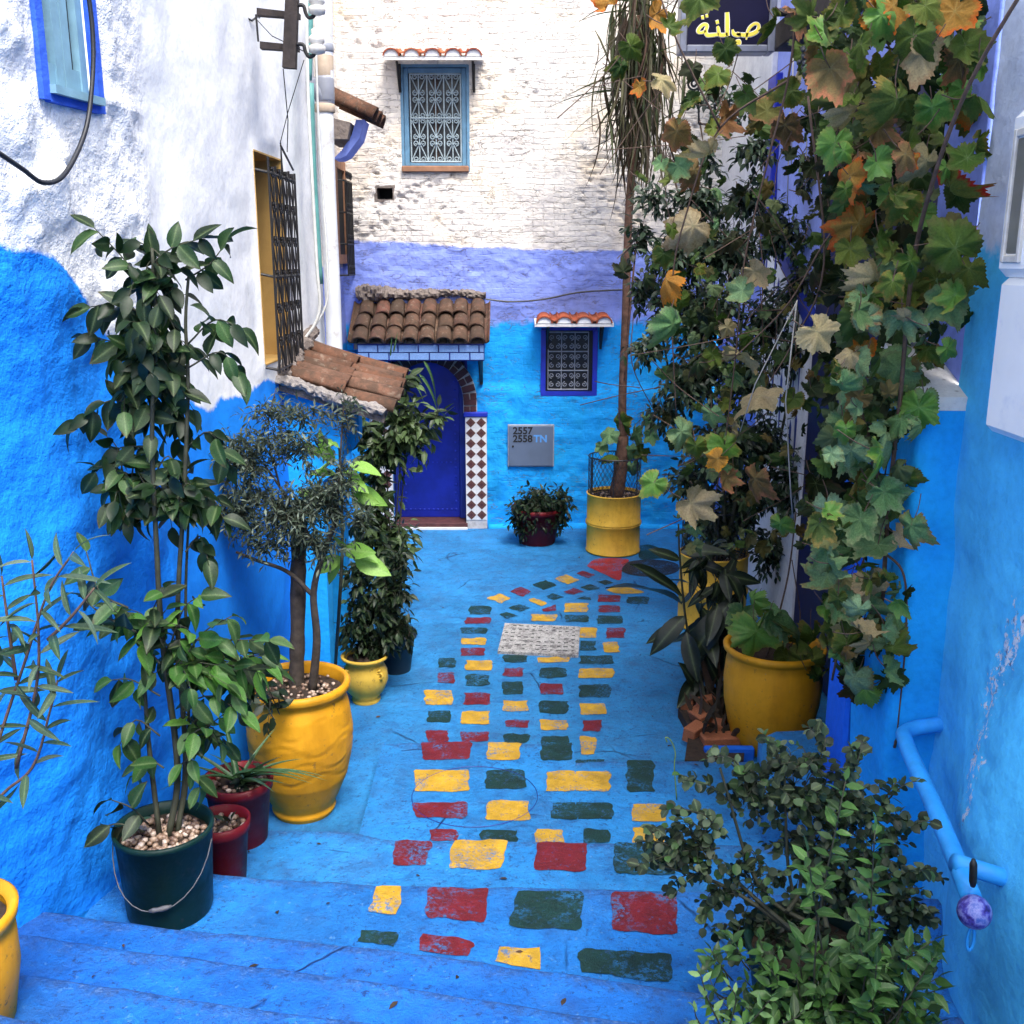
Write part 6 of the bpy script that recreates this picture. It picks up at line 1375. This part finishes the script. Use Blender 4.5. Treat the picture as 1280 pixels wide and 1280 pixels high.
# ---- tall thin tree in the drum
f = Foliage(drumT, 81); b0 = cB+np.array([.02, 0, .6]); Yv = cB[1]
P = f.stem([b0, on_y(779, 570, Yv), on_y(778, 500, Yv), on_y(782, 400, Yv), on_y(786, 270, Yv), on_y(795, 150, Yv), on_y(800, 20, Yv)], .046, .040, 9)
f.stem([on_y(780, 480, Yv-.03), on_y(790, 360, Yv-.06), on_y(797, 290, Yv-.05)], .012, .010, 5); f.stem([b0, on_y(776, 585, Yv), on_y(779, 545, Yv)], .085, .06, 10)
f.stems.obj('trunk', M['bark_tall'], drumT, True); f.stems = MB(); f.ns = 0
q = f.q
for i in range(260):                         # skirt of drooping blades round the top
    t = q.uniform(0, 1); p = on_y(800+q.normal(0, 17), -30+190*t, Yv)+np.array([0, q.normal(0, .1), 0]); a = q.uniform(0, 6.28); D = np.array([math.cos(a)*.45, math.sin(a)*.4, q.uniform(-1.9, -.5)]) if q.random() < .86 else np.array([math.cos(a), math.sin(a)*.6, q.uniform(-.2, .5)])
    f.fr.append((p, D, np.array([math.cos(a)*.3, math.sin(a)*.3, 1.]), q.uniform(.45, .85)))
f.finish('strip', 'fo_grass', False, name='hanging_blades')
for i in range(190):
    p = on_y(802+q.normal(0, 22), q.uniform(-20, 190), Yv)+np.array([0, q.normal(-.05, .12), 0]); a = q.uniform(0, 6.28)
    f.fr.append((p, np.array([math.cos(a)*.25, math.sin(a)*.25, q.uniform(-1.6, -.7)]), q.normal(0, 1, 3), q.uniform(.35, .8)))
f.finish('strip', 'fo_dead', False, name='dead_blades')
# vine leaves low on the drum tree
PET = {}
def vine_leaf(root, px, py, size, mat, Yv, q, tilt=None, name='leaf'):
    p = on_y(px, py, Yv); k = mpp(p); L = size*k*1.02
    tc = CAMV-p; tc /= np.linalg.norm(tc)
    N = .55*tc+np.array([0, 0, .5])+q.normal(0, .55, 3); a = q.normal(math.pi, .75) if tilt is None else tilt
    D = np.array([math.sin(a), 0, math.cos(a)])+q.normal(0, .12, 3)
    Xa, Ya, Za = lframe(D, N); inst('leaf', leaf_mesh('vine', int(q.integers(8)), mat), mat4(Xa, Ya, Za, p-Ya*L*.08, L), root)
    b0_ = p-Ya*L*.08; e_ = b0_-Ya*L*q.uniform(.35, .7)-Za*L*q.uniform(.1, .35)+q.normal(0, .02, 3); PET.setdefault(root.name, MB()).tube(smooth_path([b0_, (b0_+e_)/2-Za*L*.06, e_], 3), .0022+.006*L*.1, 4, False)
    return p, Ya
q = np.random.default_rng(5)
for (a, b_, s, mt) in ((760, 545, 32, 'vine_g'), (778, 530, 34, 'vine_d'), (795, 545, 36, 'vine_g'), (805, 528, 34, 'vine_g'), (765, 568, 30, 'vine_d'), (785, 565, 34, 'vine_g'), (800, 565, 28, 'vine_d'), (815, 545, 28, 'vine_g'), (752, 560, 22, 'vine_g'), (790, 585, 24, 'vine_g')): vine_leaf(drumT, a, b_, s, mt, Yv-.12+q.uniform(-.1, .1), q)
# ---- dark climber on the right
f = Foliage(drum2, 91); b0 = cB2+np.array([0, 0, .6]); Yv = 8.3
for pts in ([(905, 660), (900, 560), (880, 450), (870, 330), (880, 240)], [(915, 650), (930, 540), (925, 430), (940, 320), (960, 220)], [(925, 660), (960, 600), (985, 500), (1000, 380)], [(895, 660), (870, 560), (840, 480), (825, 400)]): f.stem([b0]+[on_y(a, b_, Yv) for a, b_ in pts], .022, .006, 6)
CL = [(860, 480, 52, 45, 60), (880, 400, 60, 50, 70), (900, 320, 60, 50, 66), (850, 320, 45, 45, 40), (870, 260, 45, 38, 38), (930, 470, 55, 50, 56), (905, 555, 55, 45, 56), (870, 600, 45, 40, 36), (935, 620, 50, 50, 50), (940, 250, 40, 40, 30), (975, 290, 45, 45, 36), (945, 190, 34, 30, 20), (1000, 360, 30, 45, 22), (960, 400, 40, 50, 36), (905, 660, 50, 40, 40), (965, 690, 40, 35, 30), (1000, 590, 26, 40, 22), (815, 430, 28, 24, 16), (815, 250, 25, 30, 14), (840, 380, 40, 40, 30), (985, 440, 30, 40, 24), (985, 610, 36, 60, 26), (1010, 500, 26, 50, 18), (955, 560, 40, 50, 34), (1000, 690, 30, 40, 12), (1040, 330, 30, 50, 14), (1060, 430, 30, 60, 14), (800, 300, 26, 34, 16), (805, 365, 26, 34, 16), (800, 440, 26, 26, 12), (835, 520, 34, 30, 20), (900, 130, 34, 26, 12), (1010, 210, 36, 40, 16), (1030, 280, 30, 40, 14), (1030, 560, 26, 60, 18), (1040, 640, 22, 50, 14), (880, 200, 30, 30, 14), (930, 130, 30, 26, 8)]
for (a, b_, rx, ry, n) in CL: f.cluster(a, b_, rx*1.02, ry*1.02, Yv+f.q.uniform(-.25, .25), int(n*1.55), .032, (.055, .10), .4, tw=.003, up=.55, cam_=.3)
f.finish('small', 'fo_climb', True, 'stem')
# ---- broad dark leaved plant in the brick bed
blp = thing('broad_leaf_plant', 'dark broad leaved plant rising from the brick edged bed', 'plant', on_z(888, 900, .07))
f = Foliage(blp, 95); Yv = 6.9; g0 = on_z(885, 890, .1)
P = f.stem([g0, on_y(872, 830, Yv), on_y(858, 780, Yv-.1), on_y(850, 700, Yv-.1), on_y(848, 655, Yv-.1)], .012, .006)
for (a0, b0_), (a1, b1_), L in (((852, 755), (778, 705), 1), ((852, 745), (800, 700), .9), ((855, 780), (808, 800), .9), ((856, 770), (815, 812), .8), ((850, 700), (815, 685), .8), ((850, 690), (905, 685), 1), ((858, 790), (870, 850), 1), ((866, 820), (900, 760), 1.1),  ((872, 850), (862, 900), 1), ((876, 870), (905, 880), 1),  ((875, 870), (858, 830), 1), ((885, 880), (925, 850), 1),  ((872, 845), (850, 880), .9)):
    p, e = on_y(a0, b0_, Yv-.1), on_y(a1, b1_, Yv-.2+f.q.uniform(-.15, .15)); f.fr.append((p, e-p, np.array([0, -.6, .8])+f.q.normal(0, .35, 3), np.linalg.norm(e-p)*1.08))
f.finish('broad', 'lf_broad', True)
f = Foliage(blp, 97); f.cluster(890, 770, 34, 80, 7.0, 14, .10, (.18, .34), .9, up=.3, cam_=.4, tw=.004); f.cluster(880, 700, 34, 36, 7.1, 8, .08, (.14, .24), .7, up=.3, cam_=.4); f.finish('broad', 'lf_broad', True)
f = Foliage(blp, 96); q = f.q
for i in range(70):
    p = on_z(q.uniform(868, 925), q.uniform(840, 925), .08); f.fr.append((p, np.array([q.normal(0, .5), q.normal(0, .5), 1.0]), q.normal(0, 1, 3), q.uniform(.12, .35)))
f.finish('narrow', 'fo_dead', False, stem=False, name='dry_stalks')
# ---- bush bottom right
f = Foliage(bush, 101); b0 = cBu+np.array([0, 0, .36]); Yv = 3.05
for a, b_ in ((860, 1040), (900, 960), (980, 950), (1060, 960), (1130, 1030), (1000, 1050), (820, 1080)): f.stem([b0+f.q.normal(0, .05, 3), on_y((a+1000)/2, 1110, Yv), on_y(a, b_, Yv)], .009, .004)
for (a, b_, rx, ry, n) in ((1120, 1120, 50, 50, 40), (920, 1160, 40, 40, 14), (1000, 1180, 80, 40, 40), (1130, 1170, 40, 40, 24), (1000, 1000, 80, 60, 60), (940, 985, 50, 45, 26), (1060, 1010, 70, 60, 50), (1020, 1080, 80, 60, 60), (1090, 1080, 60, 60, 34), (950, 1080, 50, 60, 10), (880, 1050, 70, 50, 24), (850, 1080, 50, 30, 14), (905, 1110, 45, 25, 10), (1000, 950, 60, 30, 22), (1120, 1040, 35, 40, 16), (940, 1100, 45, 40, 16), (1060, 1130, 60, 40, 30), (980, 1150, 50, 40, 20)): f.cluster(a, b_, rx, ry, Yv, int(n*.62), .020, (.022, .044), .25, tw=.0022, up=.65, cam_=.3)
for (x0_, y0_), (x1_, y1_) in (((900, 1060), (800, 1085)), ((890, 1050), (812, 1040)), ((920, 1010), (855, 975)), ((940, 980), (890, 930)), ((980, 970), (960, 915)), ((1020, 960), (1015, 910)), ((1060, 980), (1075, 930)), ((1100, 1010), (1140, 970)), ((1120, 1040), (1165, 1030)), ((880, 1090), (830, 1120)), ((930, 1110), (880, 1150)), ((1120, 1100), (1168, 1090)), ((1110, 1150), (1170, 1150)), ((900, 1040), (840, 1010)), ((960, 1150), (905, 1190)), ((1090, 1180), (1160, 1210)), ((930, 1000), (900, 985)), ((870, 1075), (800, 1050))):
    for _ in range(2):
        P = f.stem([on_y(x0_, y0_, Yv), on_y((x0_+x1_)/2+f.q.normal(0, 8), (y0_+y1_)/2-8, Yv+f.q.normal(0, .05)), on_y(x1_+f.q.normal(0, 8), y1_+f.q.normal(0, 6), Yv+f.q.normal(0, .08))], .003, .0015, 4, 5); f.along(P, .016, (.024, .046), droop=.2, up=.6, cam_=.3, start=.05)
f.finish('round', 'fo_round', True)
whb = thing('mock_orange_shrub', 'bright pointed leaved shrub growing below the round leaved bush at bottom right', 'shrub', (1.1, 2.6, .75))
f = Foliage(whb, 102); Yv = 2.72
for i in range(120):
    a, b_ = f.q.uniform(925, 1175), 1325-150*f.q.random()**1.2
    if f.q.random() < .04: a, b_ = f.q.uniform(960, 1160), f.q.uniform(960, 1150)
    if a < 990 and b_ < 1220: continue
    e = on_y(a, b_, Yv+f.q.uniform(-.15, .12)); st = np.array([1.05+f.q.normal(0, .1), 2.7+f.q.normal(0, .08), .72]); P = f.stem([st, (st+e)/2+f.q.normal(0, .03, 3), e], .004, .002, 4, 4); f.along(P[-4:], .018, (.05, .085), droop=.05, up=.8, cam_=.3, start=.05)
for i in range(34):
    e = on_y(f.q.uniform(872, 970), f.q.uniform(1170, 1300), 2.75+f.q.uniform(-.1, .1)); st = e+np.array([.08, .04, -.14]); P = f.stem([st, (st+e)/2+f.q.normal(0, .02, 3), e], .003, .0015, 4, 4); f.along(P[-4:], .016, (.035, .065), droop=.05, up=.8, cam_=.3, start=.05)
f.finish('small', 'fo_whorl', True)
weed = thing('pale_weed', 'small pale green weed sprouting at the bottom edge left of the bush', 'weed', on_z(890, 1290, .75))
f = Foliage(weed, 103)
for pts in ([(905, 1290), (885, 1250), (875, 1215)], [(910, 1290), (920, 1250), (912, 1232)], [(920, 1300), (950, 1265), (962, 1250)], [(890, 1300), (872, 1275), (868, 1262)], [(930, 1300), (990, 1275), (1005, 1262)]): P = f.stem([on_y(a, b_, 2.6) for a, b_ in pts], .003, .0015, 4, 5); f.along(P, .02, (.03, .05), droop=.1, up=.7, cam_=.4, start=.1)
f.finish('small', 'fo_weed', False)
tend = thing('climbing_tendril', 'thin pale tendril curling up beside the brick bed', 'weed', on_z(843, 1010, ZA))
m = MB(); m.tube(smooth_path([on_y(a, b_, 4.6) for a, b_ in ((846, 1000), (843, 960), (844, 940), (838, 925), (832, 922), (834, 928))], 6), .0035, 5); m.obj('stem', M['fo_weed'], tend, True)
# ---- litter of dry leaves and shells on the plinth
# ================================================================== GRAPE VINES with single large leaves
vr = thing('grape_vine', 'autumn grape vine hanging down beside the buttress with green orange and red leaves', 'vine', on_z(1085, 900, .3))
vm = thing('grape_vine', 'dry tan and green grape vine strands hanging in front of the dark climber', 'vine', on_y(1000, 0, 5.4))
q = np.random.default_rng(77)
def vstem(root, strands, r0, r1):
    m = MB()
    for pts in strands: P = smooth_path([on_y(*p) for p in pts], 6); m.tube(P, np.linspace(r0, r1, len(P)), 6)
    m.obj('stem', M['vine_stem'], root, True)
vstem(vr, [[(1085, 905, 4.6), (1100, 800, 4.5), (1110, 640, 4.3), (1125, 500, 4.2), (1140, 340, 4.1), (1165, 230, 3.9), (1205, 120, 3.7), (1262, 15, 3.5), (1320, -70, 3.4)], [(1110, 640, 4.3), (1080, 520, 4.4), (1070, 380, 4.4), (1060, 250, 4.4), (1075, 100, 4.3), (1100, -20, 4.2)], [(1110, 830, 4.3), (1128, 880, 4.25), (1118, 935, 4.2)]], .011, .006)
vstem(vr, [[(1105, 690, 4.3), (1130, 720, 4.2), (1132, 800, 4.2), (1120, 930, 4.2)], [(1090, 880, 4.5), (1100, 930, 4.4)], [(1040, 850, 4.6), (1060, 760, 4.5), (1095, 650, 4.4), (1115, 540, 4.3)]], .006, .003)
RV = [(1190, 20, 100, 'o'), (1120, 12, 80, 'o'), (1150, 75, 80, 'y'), (1120, 130, 90, 'd'), (1165, 140, 75, 'l'), (1222, 122, 80, 'd'), (1185, 180, 95, 'd'), (1098, 165, 62, 'b'), (1085, 190, 60, 'b'), (1155, 205, 65, 'y'), (1190, 240, 90, 'r'), (1062, 225, 70, 'o'), (1070, 285, 85, 'o'), (1190, 305, 95, 'd'), (1125, 250, 70, 'd'), (1150, 270, 64, 'l'), (1182, 378, 100, 'g'), (1130, 398, 78, 'g'), (1090, 350, 62, 'y'), (1078, 440, 60, 'o'), (1120, 465, 80, 'g'), (1063, 495, 62, 'g'), (1112, 545, 85, 'g'), (1058, 570, 55, 'g'), (1105, 625, 85, 'g'), (1038, 640, 66, 'g'), (1095, 685, 75, 'g'), (1030, 722, 75, 'g'), (1052, 755, 75, 'g'), (1108, 770, 70, 'g'), (1090, 800, 70, 'd'), (1120, 810, 60, 'd'), (1025, 418, 74, 'y'), (1105, 938, 62, 'd'), (1085, 590, 55, 'd'), (1140, 330, 70, 'd'), (1085, 740, 60, 'g'), (1060, 690, 55, 'g'), (1085, 530, 50, 'd'), (1150, 440, 60, 'g'), (1100, 300, 55, 'd'), (1135, 195, 60, 'b'), (1115, 355, 55, 'd'), (1205, 200, 70, 'd'), (1210, 340, 65, 'd'), (1140, 50, 80, 'd'), (1200, 80, 80, 'b'), (1100, 85, 60, 'd'), (1060, 130, 50, 'd'), (1070, 350, 45, 'd'), (1050, 190, 45, 'b'), (1090, 855, 45, 'd'), (1072, 640, 50, 'd'), (1130, 600, 55, 'd'), (1115, 710, 50, 'd'), (1085, 400, 55, 'g'), (1050, 460, 40, 'd'), (1050, 20, 60, 'd'), (1020, 60, 50, 'b'), (1040, 90, 80, 'b'), (1030, 30, 50, 'd'), (1160, 10, 70, 'd'), (1075, 60, 60, 'd')]
for i in range(225):
    b_ = -15+880*q.random()**1.05; lo_ = np.interp(b_, [0, 200, 400, 500, 600, 800, 870], [1005, 1035, 1055, 1035, 1012, 1022, 1060]); hi_ = np.interp(b_, [0, 200, 400, 480, 600, 800, 870], [1228, 1226, 1215, 1160, 1142, 1130, 1110])
    top_ = b_ < 450
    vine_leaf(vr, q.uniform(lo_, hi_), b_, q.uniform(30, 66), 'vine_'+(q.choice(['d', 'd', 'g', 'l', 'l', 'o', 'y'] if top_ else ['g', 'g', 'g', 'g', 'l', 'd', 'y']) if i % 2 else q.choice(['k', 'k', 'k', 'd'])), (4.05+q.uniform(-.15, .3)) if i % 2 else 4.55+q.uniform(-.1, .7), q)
for (a, b_, s, k) in RV: vine_leaf(vr, a, b_, s*.84, 'vine_'+k, (3.75 if k == 'r' else 3.98)+q.uniform(-.15, .35)+(.25 if b_ > 500 else 0), q)
vstem(vm, [[(1000, -20, 5.0), (985, 100, 5.1), (960, 200, 5.2), (930, 330, 5.3), (920, 440, 5.4), (905, 560, 5.5), (890, 640, 5.6)], [(985, 100, 5.1), (900, 160, 5.3), (860, 260, 5.4), (840, 360, 5.5), (845, 520, 5.6)], [(1010, 120, 5.0), (1030, 330, 5.1), (990, 430, 5.2), (960, 480, 5.2)], [(900, 160, 5.3), (850, 60, 5.2), (820, -20, 5.2)], [(1130, 200, 4.8), (1040, 290, 5.0), (985, 380, 5.1), (915, 450, 5.2)]], .006, .003)
RM = [(862, 285, 64, 'y'), (830, 352, 50, 'o'), (882, 195, 52, 'y'), (845, 168, 50, 'b'), (840, 410, 60, 'g'), (945, 342, 48, 'y'), (930, 446, 62, 'y'), (945, 498, 72, 'y'), (855, 542, 52, 'g'), (905, 562, 62, 'l'), (942, 603, 60, 'b'), (908, 600, 38, 'b'), (868, 632, 64, 'y'), (975, 657, 38, 'l'), (815, 606, 42, 'l'), (955, 140, 55, 'b'), (905, 150, 55, 'b'), (872, 2, 60, 'd'), (908, 64, 40, 'd'), (818, 20, 46, 'o'), (790, 60, 40, 'd'), (830, 100, 40, 'y'), (980, 160, 50, 'b'), (935, 120, 40, 'd'), (838, 34, 40, 'd'), (895, 95, 40, 'd'), (775, 85, 36, 'd'), (800, 110, 30, 'o'), (915, 585, 40, 'g'), (888, 520, 40, 'g'), (870, 560, 36, 'd'), (925, 365, 45, 'g'), (850, 380, 40, 'd'), (830, 320, 36, 'd'), (985, 115, 45, 'd'), (1010, 70, 60, 'd'), (1000, 20, 60, 'b'), (970, 30, 45, 'd'), (760, 5, 45, 'o'), (860, 130, 40, 'd'), (870, 215, 46, 'b'), (850, 210, 40, 'g'), (895, 575, 36, 'o'), (990, 500, 36, 'd')]
for i in range(64):
    b_ = q.uniform(0, 700); a = np.interp(b_, [0, 150, 350, 500, 700], [890, 905, 900, 900, 905])+q.normal(0, 62)
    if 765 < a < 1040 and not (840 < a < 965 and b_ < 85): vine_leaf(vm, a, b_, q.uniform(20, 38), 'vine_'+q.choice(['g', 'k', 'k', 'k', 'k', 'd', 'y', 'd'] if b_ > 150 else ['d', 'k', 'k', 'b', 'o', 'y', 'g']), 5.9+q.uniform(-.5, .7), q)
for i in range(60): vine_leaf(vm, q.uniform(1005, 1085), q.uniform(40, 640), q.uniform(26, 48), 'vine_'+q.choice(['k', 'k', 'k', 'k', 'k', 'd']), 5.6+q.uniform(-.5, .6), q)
for (a, b_, s, k) in RM: vine_leaf(vm, a, b_, s, 'vine_'+k, 5.35+q.uniform(-.3, .3), q)
f = Foliage(vpot, 111); b0 = cV+np.array([-.05, 0, .62]); f.stem([b0, on_y(965, 800, 6.15), on_y(985, 720, 6.2), on_y(995, 640, 6.2)], .008, .005); f.stem([b0+np.array([.1, 0, 0]), on_y(1000, 780, 6.2), on_y(990, 700, 6.2)], .006, .004); f.stems.obj('stem', M['vine_stem'], vpot, True)
for (a, b_, s, k) in ((945, 795, 78, 'l'), (978, 765, 60, 'g'), (925, 770, 50, 'g'), (940, 752, 40, 'l'), (1005, 832, 62, 'd'), (995, 795, 70, 'd'), (1015, 800, 50, 'd'), (962, 775, 40, 'g'), (1020, 850, 50, 'd'), (985, 825, 50, 'd')): vine_leaf(vpot, a, b_, s, 'vine_'+k, 6.0+q.uniform(-.1, .15), q)
def tangle(root, n, box, Yr, L, seed):
    f = Foliage(root, seed); q_ = f.q
    for i in range(n):
        b_ = q_.uniform(box[0], box[1]); a = q_.uniform(*box[2](b_)); p = on_y(a, b_, q_.uniform(*Yr)); tc = (CAMV-p)/np.linalg.norm(CAMV-p); an = q_.normal(math.pi, 1.0)
        f.fr.append((p, np.array([math.sin(an), q_.normal(0, .3), math.cos(an)]), .5*tc+np.array([0, 0, .45])+q_.normal(0, .6, 3), q_.uniform(*L)))
    f.finish('vine', 'fo_vine', False, stem=False, name='tangled_leaves')
tangle(vr, 330, (-15, 850, lambda b_: (float(np.interp(b_, [0, 200, 400, 500, 600, 850], [1010, 1040, 1060, 1040, 1020, 1040])), float(np.interp(b_, [0, 400, 480, 850], [1228, 1212, 1158, 1125])))), (4.1, 4.9), (.07, .15), 211)
tangle(vm, 210, (90, 690, lambda b_: (float(np.interp(b_, [90, 300, 690], [860, 815, 850])), 1040.0)), (5.6, 7.2), (.07, .14), 212)
for rt in (vr, vm, vpot, drumT):
    if rt.name in PET: PET[rt.name].obj('petioles', M['vine_stem'], rt, True)['kind'] = 'stuff'
m = MB()                                   # dry tangle of thin shoots
for i in range(55):
    a, b_ = q.uniform(790, 1080), q.uniform(20, 620); l_ = q.uniform(40, 150); an = q.normal(1.9, .8); Y0 = q.uniform(5.2, 7.4)
    m.tube(smooth_path([on_y(a, b_, Y0), on_y(a+l_*.5*math.cos(an)+q.normal(0, 8), b_+l_*.5*math.sin(an), Y0+q.normal(0, .1)), on_y(a+l_*math.cos(an)+q.normal(0, 14), b_+l_*math.sin(an), Y0+q.normal(0, .15))], 5), .0028, 4, False)
m.obj('dry_shoots', M['vine_stem'], vm, True)['kind'] = 'stuff'
# hanging strings holding up the vines and a bunch of grapes
def sline(pts, label, r=.003):
    m = MB(); m.tube([on_y(*p) for p in pts], r, 5); tag(m.obj('support_string', M['string'], None, True), label, 'string')
sline([(997, 375, 5.0), (944, 480, 5.1), (925, 540, 5.2)], 'pale string slanting down to the dry tan leaves'); sline([(996, 376, 5.0), (982, 500, 5.1), (988, 610, 5.2), (992, 660, 5.3)], 'pale string hanging straight down in front of the white panel', .004)
for k, (x, y0_, y1_) in enumerate(((992, 40, 210), (1010, 90, 240), (987, 140, 260))): sline([(x, y0_, 7.5), (x-3, y1_, 7.6)], ['thin string hanging on the lavender wall right of the sign', 'rightmost thin string on the lavender wall below the grapes', 'leftmost short string on the lavender wall below the sign'][k], .004)
gp = thing('grape_bunch', 'small bunch of dusty dark grapes hanging right of the sign', 'grapes', on_y(1012, 80, 5.1))
gm = simple('dusty_grape', (.035, .038, .045, 1), .5, .5, 20, .1)
iv = MB(); iv.lathe([(math.sin(a), -math.cos(a)) for a in np.linspace(.05, math.pi-.05, 7)], (0, 0, 0), 8, True); gme = new_mesh('grape', np.concatenate(iv.v), iv.f, gm, True)
for i in range(34):
    t = (i+.5)/34; a = i*2.4; r_ = .052*math.sin(math.pi*(.25+.72*t))*q.uniform(.5, 1); p = on_y(1012, 58, 5.1)+np.array([r_*math.cos(a), r_*math.sin(a), -.13*t]); inst('grape', gme, Matrix.Translation(p) @ Matrix.Scale(.0125*q.uniform(.85, 1.1), 4), gp)
# ---- a little dry litter on steps and along the wall foot
f = Foliage(None, 130); q = f.q
for (a, b_, z) in ((310, 1065, ZB), (395, 1060, ZB), (420, 1135, ZC), (265, 1120, ZC), (560, 1230, ZE), (330, 1205, ZE), (160, 1185, ZE), (120, 1225, ZF), (500, 1255, ZF), (700, 1262, ZF), (540, 700, 0), (600, 690, 0), (560, 760, 0), (830, 880, 0), (800, 820, 0), (845, 850, 0), (470, 900, 0), (450, 930, 0), (820, 900, 0), (880, 985, ZA), (520, 1095, ZB), (640, 1100, ZB), (868, 962, ZA), (780, 700, 0), (720, 690, 0), (620, 676, 0), (836, 930, 0), (640, 1190, ZC), (930, 1100, ZB), (350, 1150, ZC)):
    p = on_z(a+q.normal(0, 6), b_+q.normal(0, 3), z); p[2] = z+float(hfloor(p[0], p[1]))+.008; an = q.uniform(0, 6.28); f.fr.append((p, np.array([math.cos(an), math.sin(an), q.normal(0, .08)]), np.array([q.normal(0, .2), q.normal(0, .2), 1.]), q.uniform(.02, .05)))
f.finish('small', 'fo_dead', False, stem=False, name='leaf_litter'); tag(bpy.data.objects['leaf_litter'], 'scattered bits of dry leaf litter on the blue steps and floor', 'leaf litter', kind='stuff')
bpy.context.view_layer.update()
